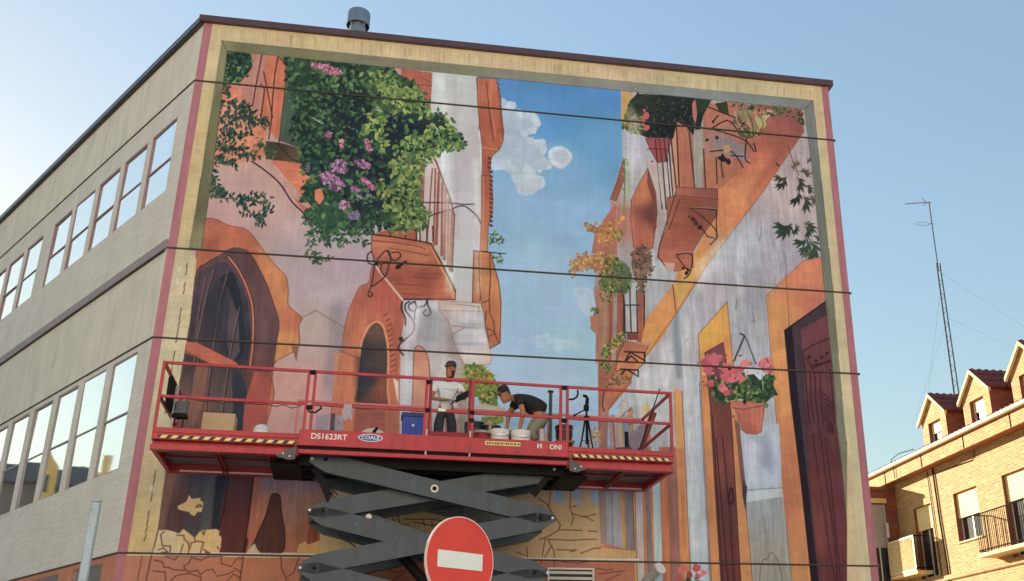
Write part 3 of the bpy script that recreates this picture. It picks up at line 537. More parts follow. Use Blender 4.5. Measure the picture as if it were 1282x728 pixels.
    for x, y, a_, l_, c_ in ((992, 281, 2.85, 24, (40, 62, 48)), (990, 280, 2.2, 24, (44, 66, 52)), (996, 281, 1.6, 14, (40, 62, 48)), (1006, 280, .5, 18, (56, 74, 56)), (1008, 283, 1.2, 16, (44, 66, 52)), (1012, 298, 2.6, 20, (44, 72, 56)), (1014, 300, 2.0, 22, (52, 80, 60)), (1016, 300, 1.4, 26, (60, 80, 60)), (1018, 296, .5, 10, (60, 80, 60)), (1014, 312, 2.2, 14, (92, 100, 70)), (1018, 312, 1.7, 18, (60, 84, 62))):
        frond(x, y, a_, l_, c_, 6)
    # ---- ochre surround and dark door on the far right
    P([(1005, 327), (1028, 322), (1034, 372), (1045, 470), (1056, 588), (1070, 740), (992, 740), (980, 611), (972, 530), (966, 458), (959, 371)], [((1010, 345), (220, 128, 76)), ((970, 390), (216, 146, 74)), ((1020, 370), (206, 110, 74)), ((975, 470), (220, 140, 66)), ((985, 600), (204, 120, 70)), ((1005, 700), (206, 134, 74))], .15, .05, .12, line=(150, 98, 70))
    L([(983, 345), (986, 380), (988, 412)], (160, 104, 74), 1.1)
    P([(982, 414), (1036, 376), (1044, 468), (1055, 588), (1068, 740), (1017, 740), (1003, 606), (990, 500)], (74, 58, 68), .3, 0, .15, line=(34, 24, 34), lw=1.5)
    P([(982, 414), (991, 408), (999, 500), (1011, 606), (1026, 740), (1017, 740), (1003, 606), (990, 500)], (38, 28, 42), .2, 0, .1)
    P([(1002, 413), (1036, 394), (1044, 468), (1055, 588), (1068, 740), (1027, 740), (1012, 590), (1006, 470)], [((1015, 420), (114, 62, 72)), ((1030, 420), (120, 62, 72)), ((1025, 460), (112, 56, 64)), ((1020, 520), (96, 52, 64)), ((1035, 560), (98, 50, 56)), ((1045, 640), (112, 48, 56)), ((1025, 640), (112, 56, 58)), ((1050, 720), (104, 46, 52))], .3, .05, .15)
    for q in ([(805, 290), (860, 255), (955, 215)], [(820, 330), (855, 400), (970, 345)], [(850, 390), (960, 350)], [(850, 375), (968, 355)], [(845, 420), (850, 600), (870, 728)], [(870, 420), (880, 600), (895, 728)], [(905, 430), (912, 640), (925, 728)], [(965, 400), (980, 560), (990, 728)], [(800, 290), (815, 460), (840, 728)]):
        L(T(840, 380, 4.854, q), (60, 30, 40), 1.5)
    for k in range(7): L(T(840, 380, 4.854, [(918 + k * 2, 545 + k * 26), (950, 570 + k * 26), (972, 610 + k * 24)]), (56, 28, 40), 1.3)
    for x, y in ((838, 328), (880, 350), (915, 328), (945, 305)): blob(840 + x / 4.854, 380 + y / 4.854, 2.2, (66, 26, 36))
    for q in ([(690, 80), (720, 300), (765, 600), (790, 728)], [(720, 60), (750, 300), (780, 500), (800, 728)], [(745, 100), (770, 300), (812, 728)]): L(T(820, 520, 3.5, q), (70, 30, 46), 1.5)
    for k in range(4): L(T(820, 520, 3.5, [(750, 10 + k * 16), (775, 40 + k * 14), (780, 70)]), (48, 24, 38), 1.2)
    # ---- yellow doorway with brown leaf
    P([(874, 419), (910, 378), (914, 420), (917, 452), (924, 520), (932, 620), (943, 740), (891, 740), (884, 610), (879, 520), (876, 458)], [((890, 415), (230, 172, 48)), ((905, 400), (224, 160, 50)), ((912, 440), (224, 134, 60)), ((882, 500), (214, 134, 66)), ((885, 620), (206, 130, 70)), ((935, 650), (206, 140, 76))], .2, .05, .12, line=(130, 80, 60))
    P([(882, 442), (905, 429), (909, 455), (915, 520), (928, 740), (903, 740), (894, 600), (889, 510)], [((895, 440), (124, 68, 78)), ((900, 500), (116, 60, 56)), ((905, 570), (130, 64, 56)), ((910, 650), (100, 54, 56)), ((915, 700), (110, 50, 50))], .35, 0, .15, line=(62, 34, 36))
    for q in ([(265, 100), (300, 500), (318, 728)], [(295, 100), (330, 480), (345, 728)], [(250, 0), (290, 640), (295, 728)]): L(T(820, 520, 3.5, q), (66, 34, 36), 1.4)
    L(T(820, 520, 3.5, [(330, 320), (322, 370), (332, 390), (342, 370), (338, 320)]), (56, 28, 32), 1.8, smooth=True)
    P(T(820, 520, 3.5, [(330, 0), (345, 0), (380, 330), (400, 420), (398, 300), (370, 40)]), (120, 80, 74), .1, 0, .1, .8)
    # wall under the pot
    P([(926, 540), (975, 530), (979, 611), (934, 614)], (188, 202, 218), .15, .05, .1); P([(936, 545), (962, 545), (966, 570), (968, 595), (952, 585), (942, 570)], (150, 162, 180), .3, 0, .15, .8, soft=5)
    P([(934, 614), (979, 611), (980, 622), (934, 630)], (206, 214, 222), .1, 0, .1, .8); L([(934, 614), (979, 611)], (140, 152, 168), 1.4)
    P([(934, 629), (980, 622), (992, 740), (943, 740)], [((955, 640), (168, 176, 180)), ((960, 700), (166, 162, 152))], .35, 0, .15)
    L([(950, 740), (953, 705), (960, 700), (965, 692), (972, 700), (978, 720), (980, 740)], (130, 126, 120), 1.4, smooth=True)
    P([(930, 600), (935, 610), (933, 640), (929, 620)], (70, 60, 70), 0, 0, .1)
    # ---- vertical stripes, lower right of the platform
    def S(a_, b_, c_, d_, k, top=560, bot=740):
        q = lambda u: 740 + (u - (620 - top) * .062 * 5.686) / 5.686
        P([(q(a_), top), (q(b_), top), (740 + d_ / 5.686, bot), (740 + c_ / 5.686, bot)], k, .35, 0, .12)
        L([(q(b_), top), (740 + d_ / 5.686, bot)], (104, 74, 66), .8)
    G1 = [((820, 560), (190, 194, 204)), ((860, 700), (190, 198, 208))]
    S(300, 325, 312, 330, (208, 150, 66)); S(325, 382, 332, 384, (194, 184, 190)); S(380, 402, 384, 410, (206, 122, 66)); S(400, 428, 410, 450, (136, 130, 136)); S(426, 452, 448, 460, (212, 130, 66))
    S(450, 508, 456, 515, (184, 202, 214)); S(506, 562, 513, 570, (196, 108, 64)); S(560, 632, 568, 645, (160, 104, 94)); S(690, 818, 710, 850, [((860, 560), (192, 202, 216)), ((870, 700), (184, 196, 210))], 478); S(630, 692, 643, 712, (212, 132, 70), 490)
    S(62, 108, 66, 116, (166, 142, 142), 560, 682); S(108, 166, 114, 160, (160, 168, 186), 560, 683); S(164, 216, 160, 228, (176, 176, 188), 560, 686); S(214, 246, 226, 250, (212, 158, 78), 560, 688); S(244, 302, 248, 308, (142, 134, 146), 560, 689)
    P(T(740, 600, 5.686, [(60, 480), (110, 460), (170, 480), (240, 500), (310, 505), (310, 525), (250, 520), (200, 530), (120, 505), (60, 490)]), (186, 116, 92), .4, .1, .3)
    P([(752, 686), (795, 690), (795, 698), (752, 696)], (210, 170, 116), .1, 0, .1)
    P([(150, 692.5), (800, 700), (800, 702.5), (150, 695)], (222, 214, 206), 0, 0, .05)
    # behind the rails on the right: arches and pale walls
    P([(752, 500), (762, 505), (760, 562), (750, 562)], (176, 124, 106), .2, 0, .1)
    for a_, b_, c_ in ((763, 768, (200, 160, 150)), (770, 774, (196, 176, 176)), (775, 779, (206, 180, 140)), (780, 789, (156, 160, 176)), (789, 794, (206, 150, 80)), (768, 770, (160, 96, 84))): P([(a_ - 2, 520), (b_ - 2, 520), (b_ + 1, 565), (a_ + 1, 565)], c_, .3, 0, .1)
    P([(803, 508), (809, 504), (813, 510), (812, 526), (804, 524)], (222, 174, 84), .1, 0, .1); P([(786, 513), (791, 511), (792, 530), (788, 534)], (150, 120, 96), .1, 0, .1)
    P([(782, 524), (792, 510), (793, 518), (785, 528)], (196, 134, 88), 0, 0, .1); L([(776, 524), (790, 510)], (110, 100, 104), 1.1); L([(772, 512), (780, 502), (786, 508), (778, 520)], (196, 150, 140), 1.2, smooth=True)
    P([(845, 485), (852, 490), (856, 562), (846, 562)], (224, 160, 80), .1, 0, .1)
    P([(804, 545), (812, 540), (816, 550), (810, 558), (802, 556)], (214, 104, 100), .1, 0, .3)
    P([(755, 490), (765, 470), (788, 478), (766, 502), (757, 518)], (186, 108, 72), .1, .1, .2); L([(757, 488), (754, 505), (756, 515)], (90, 52, 44), 1.6, smooth=True)
    scatter([(738, 540), (746, 532), (752, 545), (750, 560), (738, 558)], 40, [(214, 150, 70), (190, 130, 60), (226, 176, 90)], (3, 5))
    # little balcony of the middle house
    P(T(680, 360, 5.82, [(590, 392), (770, 420), (745, 470), (740, 550), (680, 600), (560, 612), (525, 605), (545, 500), (580, 420)]), [((785, 435), (176, 100, 78)), ((790, 455), (196, 104, 60)), ((775, 460), (204, 122, 72)), ((800, 460), (222, 140, 60))], .1, .2, .15, line=(100, 56, 44))
    P(T(680, 360, 5.82, [(585, 388), (600, 385), (772, 415), (768, 428)]), (176, 150, 140), 0, 0, .1)
    for q in ([(590, 470), (735, 475), (740, 550)], [(635, 475), (740, 535)], [(630, 475), (595, 540)], [(560, 597), (690, 603), (692, 652)], [(610, 600), (690, 650)], [(600, 540), (640, 500), (690, 545)], [(560, 640), (590, 610)]): L(T(680, 360, 5.82, q), (48, 34, 34), 1.9)
    # autumn leaves
    OR = [(214, 146, 62), (196, 122, 56), (170, 104, 56), (190, 150, 70), (150, 110, 66)]; GR = [(96, 124, 60), (70, 100, 60), (130, 150, 62), (52, 80, 56)]
    P(T(540, 220, 4, [(700, 440), (745, 405), (850, 392), (925, 405), (915, 490), (850, 480), (800, 460), (740, 470), (712, 500)]), (176, 116, 62), .1, .1, .5, .75); P(T(540, 220, 4, [(760, 250), (850, 262), (930, 240), (950, 290), (930, 315), (860, 335), (825, 298)]), (190, 122, 62), .1, .1, .5, .8)
    P(T(540, 220, 4, [(860, 410), (930, 410), (995, 465), (1000, 550), (975, 590), (905, 590), (840, 550), (855, 490)]), (86, 100, 62), .1, .1, .5, .8); P(T(540, 220, 4, [(1005, 380), (1060, 350), (1095, 385), (1105, 450), (1070, 515), (1055, 580), (1035, 550), (1000, 450)]), (128, 88, 72), .1, .1, .5, .85)
    scatter(T(540, 220, 4, [(750, 240), (850, 250), (900, 230), (960, 190), (970, 210), (920, 260), (960, 290), (940, 320), (860, 350), (820, 300)]), 110, OR, (3, 6), wd=.6)
    scatter(T(540, 220, 4, [(900, 270), (965, 270), (955, 310), (900, 330)]), 20, GR, (3, 5), wd=.6)
    scatter(T(540, 220, 4, [(690, 430), (740, 395), (850, 385), (920, 400), (920, 510), (850, 500), (800, 470), (740, 480), (710, 515), (690, 490)]), 150, OR, (3, 6), wd=.6)
    scatter(T(540, 220, 4, [(850, 400), (930, 400), (1000, 460), (1010, 560), (980, 600), (900, 600), (830, 560), (850, 500)]), 120, GR + [(150, 120, 60)], (3, 6), wd=.6)
    scatter(T(540, 220, 4, [(1000, 370), (1060, 340), (1100, 380), (1115, 450), (1080, 520), (1060, 600), (1030, 560), (990, 450)]), 130, [(140, 96, 76), (112, 76, 66), (160, 112, 84), (90, 104, 66), (84, 62, 58)], (3, 6), wd=.6)
    scatter(T(680, 360, 5.82, [(400, 0), (520, 0), (490, 110), (420, 80)]), 30, GR + [(196, 190, 60)], (3, 5), wd=.6)
    scatter(T(540, 60, 4, [(960, 540), (990, 560), (1000, 640), (990, 728), (965, 728)]), 40, [(150, 180, 90), (120, 150, 70), (180, 196, 120)], (2, 5)); L(T(540, 220, 4, [(965, -60), (968, 60), (962, 190)]), (104, 136, 70), 1.8)
    scatter(T(680, 360, 5.82, [(470, 400), (560, 340), (590, 340), (560, 420), (480, 480), (430, 520), (420, 460)]), 90, GR + [(206, 160, 70)], (3, 6), wd=.6)
    scatter(T(680, 360, 5.82, [(420, 540), (460, 540), (510, 600), (470, 625), (430, 590)]), 30, GR + [(60, 70, 50)], (3, 5), wd=.6)
    scatter(T(680, 360, 5.82, [(350, 150), (410, 150), (410, 190), (350, 190)]), 18, GR, (3, 4), wd=.6)
    scatter(T(680, 360, 5.82, [(440, 660), (560, 630), (620, 650), (560, 720), (470, 728)]), 60, [(120, 100, 70), (90, 84, 60), (160, 110, 76)], (3, 5), wd=.6)
    # ---- orange lower left house and its arch
    P([(470, 330), (462, 353), (451, 359), (445, 370), (440, 381), (435, 394), (430, 417), (426, 450), (423, 470), (417, 497), (418, 560), (500, 560), (501, 430), (506, 401), (504, 376), (520, 340)], [((455, 370), (190, 96, 66)), ((480, 370), (184, 82, 56)), ((440, 410), (204, 116, 76)), ((495, 410), (190, 96, 62)), ((435, 480), (204, 112, 70)), ((495, 480), (196, 106, 66))], .2, .05, .15, line=(130, 72, 56), sm=1)
    P([(415, 380), (430, 372), (426, 470), (412, 500), (400, 500), (412, 440)], (120, 124, 146), .3, 0, .1, .6, soft=9)
    op = [(446, 485), (451, 437), (455, 422), (462, 409), (471, 403), (479, 408), (484, 425), (486, 445), (485, 485), (484, 512), (441, 512)]
    P(op, [((470, 415), (110, 84, 72)), ((460, 440), (66, 62, 70)), ((475, 450), (84, 70, 66)), ((455, 480), (54, 60, 72)), ((475, 490), (130, 72, 60))], .15, .15, .15, line=(226, 150, 96), lw=2.4, sm=1)
    for k in range(12):
        t = k / 11; x = 480 + 10 * t ** .5; y = 396 + 70 * t
        L([(x, y), (x + 5, y - 3)], (128, 62, 48), 1.6)
    L([(489, 404), (495, 430), (497, 485)], (140, 76, 56), 1, smooth=True)
    P([(441, 512), (482, 514), (482, 545), (441, 545)], (166, 86, 70), .1, .2, .1); P([(482, 520), (495, 522), (494, 545), (482, 545)], (190, 104, 80), .1, .1, .1)
    P([(418, 440), (451, 448), (448, 485), (440, 560), (417, 560), (417, 497)], (208, 116, 72), .25, 0, .12, .7); L([(423, 438), (450, 450)], (140, 76, 58), 1)
    # plaster lines by the middle
    for q in ([(380, 397), (395, 389), (430, 410)], [(365, 433), (371, 452), (373, 434)]): L(q, (150, 96, 92), 1)
    P([(365, 434), (373, 434), (371, 453)], (150, 90, 66), 0, 0, .1)
    # ---- white lower houses
    P([(504, 376), (555, 378), (575, 400), (585, 440), (590, 485), (590, 560), (500, 560), (501, 430), (506, 401)], [((515, 390), (206, 210, 216)), ((535, 400), (176, 180, 186)), ((545, 385), (206, 208, 212)), ((530, 420), (176, 178, 184)), ((560, 440), (196, 186, 184)), ((515, 460), (200, 208, 214)), ((575, 470), (176, 166, 160)), ((560, 500), (206, 196, 190)), ((520, 520), (206, 204, 204))], .1, .1, .12)
    P(T(430, 360, 5.82, [(690, 110), (700, 95), (1000, 118), (1022, 200), (1030, 300), (1062, 440), (1075, 500), (1075, 550), (1050, 565), (880, 562), (840, 500), (790, 370), (770, 260), (700, 170)]),
      [((570, 380), (206, 184, 172)), ((590, 395), (208, 208, 214)), ((580, 420), (206, 206, 214)), ((600, 430), (204, 206, 212)), ((590, 450), (212, 206, 198)), ((610, 450), (214, 186, 160))], .05, .2, .1, line=(150, 120, 108))
    P(T(430, 360, 5.82, [(790, 400), (1040, 400), (1045, 425), (800, 420)]), (168, 172, 184), 0, .1, .1, .8)
    for q in ([(730, 170), (1000, 175)], [(770, 280), (1000, 300)], [(790, 345), (880, 295)], [(820, 125), (985, 140), (985, 185)], [(760, 235), (790, 360), (830, 480), (870, 560)]): L(T(430, 360, 5.82, q), (176, 130, 118), 1.2)
    P(T(430, 360, 5.82, [(505, 728), (512, 480), (525, 440), (550, 425), (590, 455), (620, 540), (632, 728), (630, 1100), (500, 1100)]), [((520, 440), (206, 134, 104)), ((530, 470), (214, 150, 122)), ((525, 520), (220, 150, 126))], .15, .05, .1, line=(150, 80, 66), lw=1.3, sm=1)
    P(T(380, 440, 5.82, [(650, 190), (690, 220), (690, 390), (670, 300)]), (226, 214, 206), 0, 0, .1)
    # brown side wall and shrub behind the standing man
    P(T(520, 440, 5.82, [(300, 240), (345, 230), (358, 300), (340, 400), (330, 500), (335, 640), (300, 640)]), (206, 160, 140), .1, .1, .1)
    P([(578, 458), (584, 458), (584, 545), (576, 545), (574, 490)], (170, 160, 140), .2, 0, .1)
    sh = T(520, 440, 5.82, [(360, 98), (480, 98), (520, 140), (580, 175), (560, 200), (620, 255), (630, 290), (590, 340), (600, 400), (560, 420), (520, 410), (470, 380), (450, 330), (350, 340), (360, 200)])
    P(sh, [((590, 465), (96, 128, 56)), ((610, 475), (150, 146, 56)), ((605, 500), (110, 136, 58)), ((590, 490), (92, 112, 62))], .1, .1, .4)
    scatter(sh, 170, [(132, 150, 56), (84, 120, 56), (176, 160, 60), (60, 92, 52), (206, 150, 56), (150, 170, 80)], (3, 6), wd=.6)
    sh2 = T(520, 440, 5.82, [(480, 480), (640, 470), (640, 520), (600, 530), (480, 530)]); P(sh2, (150, 160, 60), .1, .1, .3); scatter(sh2, 40, [(176, 180, 70), (110, 130, 60)], (3, 5))
    P(T(520, 440, 5.82, [(430, 400), (500, 380), (660, 420), (650, 470), (440, 470)]), (206, 190, 180), .1, .1, .1)
    # ---- left balcony: railing, slab, iron scrolls
    P(T(460, 160, 5.82, [(300, 220), (420, 230), (415, 640), (380, 728), (280, 728)]), (176, 92, 66), .3, 0, .15)
    P(T(460, 160, 5.82, [(420, 240), (455, 205), (480, 210), (600, 500), (632, 640), (620, 728), (600, 1050), (430, 900), (405, 728), (410, 500)]), (206, 192, 190), .15, 0, .1)
    for a_, b_, w_ in (((412, 250), (395, 700), 2.6), ((472, 300), (430, 880), 1.8), ((495, 300), (480, 900), 2), ((520, 330), (500, 850), 3.4), ((545, 400), (540, 930), 3), ((570, 450), (560, 960), 3.4), ((590, 520), (585, 1000), 2.8), ((615, 600), (600, 1040), 3), ((632, 640), (615, 1050), 1.6)):
        L(T(460, 160, 5.82, [a_, b_]), (152, 78, 58), w_)
    L(T(460, 160, 5.82, [(470, 205), (500, 250), (540, 360), (600, 510), (632, 640), (615, 1050)]), (124, 62, 50), 2.2)
    for q in ([(380, 548), (560, 548), (700, 560), (775, 558)], [(445, 655), (480, 635), (600, 600), (660, 575), (710, 575), (760, 610), (800, 650), (825, 700)], [(445, 655), (440, 728)]): L(T(460, 160, 5.82, q), (70, 48, 50), 1.5, smooth=True)
    P(T(430, 280, 5.82, [(205, 80), (420, 20), (530, 20), (530, 120), (600, 138), (240, 120)]), (172, 82, 58), .3, 0, .1)
    P(T(430, 280, 5.82, [(530, 30), (610, 40), (610, 130), (532, 125)]), (204, 190, 186), .2, 0, .1)
    for x in (340, 450, 530, 556, 605, 650): L(T(430, 280, 5.82, [(x, 20), (x + 2, 130)]), (70, 44, 44), 1.6)
    bal = T(430, 280, 5.82, [(205, 80), (400, 105), (600, 138), (640, 150), (700, 260), (815, 490), (812, 555), (440, 552), (330, 430), (235, 315), (205, 200)])
    P(bal, [((475, 300), (196, 104, 66)), ((500, 312), (190, 98, 62)), ((520, 320), (200, 112, 70)), ((500, 345), (164, 76, 52)), ((530, 350), (150, 68, 48)), ((520, 368), (168, 78, 52)), ((555, 365), (190, 100, 60))], .05, .35, .15, line=(96, 52, 44), lw=1.4)
    P(T(430, 280, 5.82, [(205, 130), (610, 180), (640, 215), (620, 222), (205, 200)]), (206, 124, 82), .05, .3, .1, .6)
    for q in ([(210, 125), (500, 160), (600, 190)], [(330, 180), (450, 200), (620, 235)], [(510, 385), (600, 400), (690, 395)], [(430, 510), (560, 525)], [(380, 440), (520, 450), (600, 445)]): L(T(430, 280, 5.82, q), (130, 60, 46), 1.4, .8, smooth=True)
    L(T(430, 280, 5.82, [(640, 165), (720, 330), (800, 490), (800, 540)]), (218, 142, 84), 4); L(T(430, 280, 5.82, [(632, 145), (690, 250), (790, 440), (815, 500)]), (84, 46, 42), 1.4)
    L(T(430, 280, 5.82, [(237, 315), (330, 435), (430, 556)]), (226, 176, 160), 3); L(T(430, 280, 5.82, [(205, 80), (400, 105), (600, 138), (630, 146)]), (56, 36, 38), 1.7)
    for q in ([(205, 205), (175, 230), (180, 285), (220, 300), (245, 285)], [(235, 305), (250, 260), (300, 205), (330, 205), (345, 260), (330, 300)], [(350, 215), (400, 210), (415, 240), (380, 270), (345, 255), (320, 200)], [(230, 300), (330, 290), (420, 290), (460, 280)], [(330, 300), (320, 350), (290, 400), (210, 460)], [(225, 310), (215, 380), (200, 460), (180, 510), (190, 535), (210, 520), (200, 500)], [(280, 300), (270, 340), (300, 390)]):
        L(T(430, 280, 5.82, q), (58, 50, 54), 1.5, smooth=True)
    for x, y, r in ((240, 295, 14), (400, 315, 18), (385, 325, 10), (440, 285, 10), (420, 300, 12), (455, 275, 6)): blob(430 + x / 5.82, 280 + y / 5.82, r / 5.82, (36, 32, 36), 1, 1, .6)
    for q in ([(440, 555), (640, 552)], [(480, 570), (450, 590), (455, 640), (500, 700), (515, 740), (500, 800), (420, 870), (400, 910), (435, 960)], [(520, 570), (480, 590), (475, 620), (510, 640), (530, 610), (520, 570)], [(430, 570), (420, 620), (450, 690), (450, 740)], [(515, 700), (530, 620), (590, 600), (610, 560), (612, 590), (635, 650), (610, 675), (580, 655), (600, 630)]):
        L(T(430, 280, 5.82, q), (50, 48, 56), 1.8, smooth=len(q) > 2)
    P(T(430, 360, 5.82, [(395, 370), (430, 360), (440, 400), (415, 395)]), (34, 32, 40), 0, 0, .1)
    # small green sprays by the eaves
    scatter(T(430, 280, 5.82, [(1055, 90), (1100, 60), (1180, 110), (1150, 140), (1080, 150)]), 34, [(86, 120, 56), (130, 160, 60), (50, 80, 46)], (3, 6)); scatter(T(430, 280, 5.82, [(1080, 225), (1150, 225), (1150, 300), (1120, 280)]), 22, [(86, 120, 56), (110, 146, 66), (50, 80, 56)], (3, 5))
    # ---- soft modelling strokes over the painted walls
    SH = lambda poly, c, a_, so=7: P(poly, c, .2, 0, .2, a_, soft=so)
    SH([(322, 305), (345, 335), (356, 362), (357, 384), (350, 384), (340, 345), (318, 312)], (222, 150, 84), .5); SH([(254, 300), (285, 296), (268, 318), (250, 330)], (150, 66, 46), .45)
    SH([(338, 400), (346, 404), (342, 440), (334, 480), (326, 480), (334, 440)], (78, 50, 56), .5); SH([(300, 318), (316, 326), (330, 370), (322, 372), (306, 340)], (78, 52, 60), .4)
    SH([(262, 360), (280, 356), (276, 420), (256, 430)], (44, 46, 60), .55); SH([(446, 450), (452, 440), (450, 500), (444, 505)], (40, 44, 58), .7, 4); SH([(474, 470), (484, 470), (483, 508), (470, 508)], (150, 74, 56), .5, 5)
    SH([(440, 385), (452, 362), (462, 362), (448, 400), (436, 440)], (150, 70, 48), .4); SH([(488, 385), (502, 385), (500, 470), (494, 470)], (150, 70, 50), .4)
    SH([(520, 385), (545, 385), (545, 425), (525, 430)], (158, 162, 172), .6, 8); SH([(552, 385), (562, 400), (574, 440), (568, 470), (556, 430)], (160, 146, 140), .6, 6)
    SH([(572, 404), (606, 406), (608, 412), (575, 412)], (176, 178, 188), .6, 3); SH([(576, 440), (612, 440), (614, 448), (580, 448)], (232, 228, 224), .6, 3)
    SH([(330, 230), (390, 300), (380, 320), (330, 260)], (226, 182, 176), .35, 12); SH([(380, 340), (430, 330), (420, 380), (385, 390)], (190, 170, 180), .4, 12); SH([(352, 480), (400, 470), (400, 530), (350, 530)], (228, 176, 162), .5, 12)
    SH([(845, 255), (880, 262), (872, 300), (838, 300)], (134, 62, 46), .4); SH([(905, 250), (930, 220), (960, 190), (950, 230), (915, 280)], (240, 150, 84), .45, 8); SH([(1005, 160), (950, 235), (930, 262), (940, 236), (985, 170)], (150, 76, 56), .4, 5)
    SH([(890, 300), (930, 290), (955, 262), (970, 280), (950, 330), (900, 350)], (206, 206, 216), .45, 12); SH([(930, 340), (960, 340), (955, 400), (930, 400)], (160, 158, 172), .45, 10)
    SH([(965, 440), (980, 440), (986, 520), (972, 520)], (232, 160, 84), .45, 5); SH([(976, 600), (990, 600), (996, 650), (982, 650)], (186, 96, 66), .5, 6); SH([(1012, 590), (1030, 600), (1034, 700), (1020, 700)], (128, 60, 54), .45, 6)
    for poly, a_ in (([(545, 95), (558, 96), (566, 250), (566, 370), (558, 370)], .5), ([(590, 200), (601, 200), (601, 370), (594, 370)], .4), ([(508, 384), (530, 380), (520, 420), (506, 450)], .6), ([(560, 388), (596, 384), (600, 400), (570, 400)], .5), ([(590, 412), (606, 414), (612, 436), (588, 434)], .4), ([(588, 446), (612, 448), (612, 455), (588, 455)], .4),
                     ([(852, 400), (862, 400), (874, 690), (864, 690)], .5), ([(870, 330), (905, 300), (900, 330), (872, 372)], .45), ([(826, 430), (842, 420), (842, 480), (826, 490)], .4), ([(935, 545), (950, 560), (948, 608), (936, 608)], .5), ([(920, 300), (926, 300), (930, 372), (922, 372)], .4), ([(795, 470), (830, 450), (836, 530), (800, 530)], .35), ([(787, 130), (800, 150), (800, 200), (786, 220)], .4), ([(500, 490), (516, 460), (514, 520), (502, 530)], .4), ([(548, 440), (568, 450), (572, 500), (548, 520)], .35)):
        P(poly, (234, 234, 238), .3, 0, .2, a_, soft=5)
    # ---- the great bush
    P(T(240, 40, 4, [(1048, 185), (1205, 205), (1195, 390), (1120, 360), (1050, 250)]), (186, 90, 66), .25, 0, .1); L(T(240, 40, 4, [(1070, 260), (1200, 270)]), (120, 60, 50), 1); L(T(240, 40, 4, [(1150, 230), (1200, 255)]), (120, 60, 50), 1)
    P([(500, 165), (535, 165), (530, 240), (500, 280), (480, 280)], [((515, 190), (170, 84, 60)), ((515, 260), (190, 100, 72))], .3, 0, .2)
    bush = [(360, 66), (400, 70), (440, 76), (484, 84), (512, 104), (526, 118), (540, 142), (556, 147), (578, 178), (577, 187), (563, 180), (556, 188), (548, 182), (536, 198), (520, 195), (512, 205), (502, 200), (505, 215), (518, 214), (524, 232), (522, 246), (530, 262), (534, 278), (520, 284), (495, 287), (470, 281), (464, 290), (450, 284), (438, 290), (425, 285), (400, 288), (384, 270), (392, 262), (380, 245), (386, 232), (396, 228), (378, 210), (382, 200), (375, 188), (378, 176), (366, 168), (372, 130), (362, 110)]
    P(bush, [((370, 100), (52, 82, 62)), ((420, 140), (34, 52, 48)), ((425, 120), (30, 46, 46)), ((440, 150), (26, 38, 54)), ((500, 160), (28, 36, 56)), ((500, 120), (90, 116, 56)), ((400, 200), (34, 60, 52)), ((480, 240), (26, 38, 54)), ((400, 270), (44, 76, 58)), ((520, 270), (96, 124, 60)), ((450, 200), (26, 42, 52))], .1, .1, .6, sm=1)
    DK = [(28, 38, 50), (34, 52, 50), (42, 72, 58), (36, 62, 54)]; MG = [(60, 98, 68), (76, 114, 72), (50, 84, 62), (42, 72, 58), (92, 130, 78)]; LG = [(120, 144, 68), (96, 128, 64), (138, 160, 78), (80, 112, 62), (160, 176, 92)]
    scatter(bush, 380, DK, (5, 11), wd=.55); scatter(bush, 520, MG, (5, 11), (-.6, 2.2), wd=.5); scatter(bush, 120, [(92, 128, 78), (76, 112, 74)], (4, 9), (-.6, 2.2), wd=.45)
    scatter([(375, 100), (480, 100), (480, 150), (420, 190), (375, 160)], 160, [(64, 100, 60), (84, 116, 66), (50, 84, 56)], (4, 9), (-.5, 1.2), .4)
    scatter([(400, 115), (455, 118), (462, 160), (430, 160)], 110, DK[:2], (5, 9)); scatter([(483, 142), (505, 150), (500, 190), (480, 180)], 60, [(24, 30, 52), (28, 40, 54)], (5, 9))
    for reg, n in (([(452, 88), (486, 88), (520, 118), (540, 150), (500, 140), (470, 110)], 150), ([(470, 120), (482, 150), (484, 185), (466, 185), (450, 160)], 70), ([(538, 150), (577, 180), (560, 186), (530, 165)], 60), ([(515, 165), (555, 190), (540, 196), (500, 175)], 60), ([(488, 180), (530, 192), (524, 250), (500, 240), (486, 205)], 130), ([(470, 225), (512, 235), (534, 276), (505, 280), (480, 255)], 130)):
        scatter(reg, n, LG, (5, 11), (-.3, 2.4), .5); scatter(reg, n // 3, DK, (3, 6), (-.3, 2.4), .4)
    scatter([(400, 88), (430, 86), (436, 105), (420, 110), (404, 100)], 40, [(120, 156, 90), (84, 124, 72)], (3, 5), (.2, 2), .5)
    for i in range(len(bush)):          # ragged leafy edge
        a_, b_ = bush[i], bush[(i + 1) % len(bush)]
        lt = a_[0] > 500
        for _ in range(int(math.hypot(b_[0] - a_[0], b_[1] - a_[1]) * .9)):
            t = rs.rand(); cc = (LG + MG)[rs.randint(10)] if lt else (DK + MG)[rs.randint(9)]
            leaf(a_[0] + (b_[0] - a_[0]) * t + rs.randn() * 2.2, a_[1] + (b_[1] - a_[1]) * t + rs.randn() * 2.2, 3 + rs.rand() * 6, rs.rand() * 6.28, cc, .55)
    sprig([(384, 268), (400, 280), (415, 290), (430, 284)], 50, MG[:4]); sprig([(384, 290), (400, 298), (420, 302), (434, 300)], 60, MG[:4], (5, 9), 14); sprig([(385, 300), (392, 318), (398, 328)], 34, MG[:4], (4, 8), 12); sprig([(430, 280), (440, 292), (452, 298), (458, 308)], 26, MG[:4] , (4, 9), 6)
    sprig([(380, 320), (400, 322), (412, 324)], 14, [(90, 118, 60), (60, 96, 54)], (4, 7), 5); sprig([(376, 282), (384, 278), (390, 288)], 8, MG[:3], (4, 7), 3)
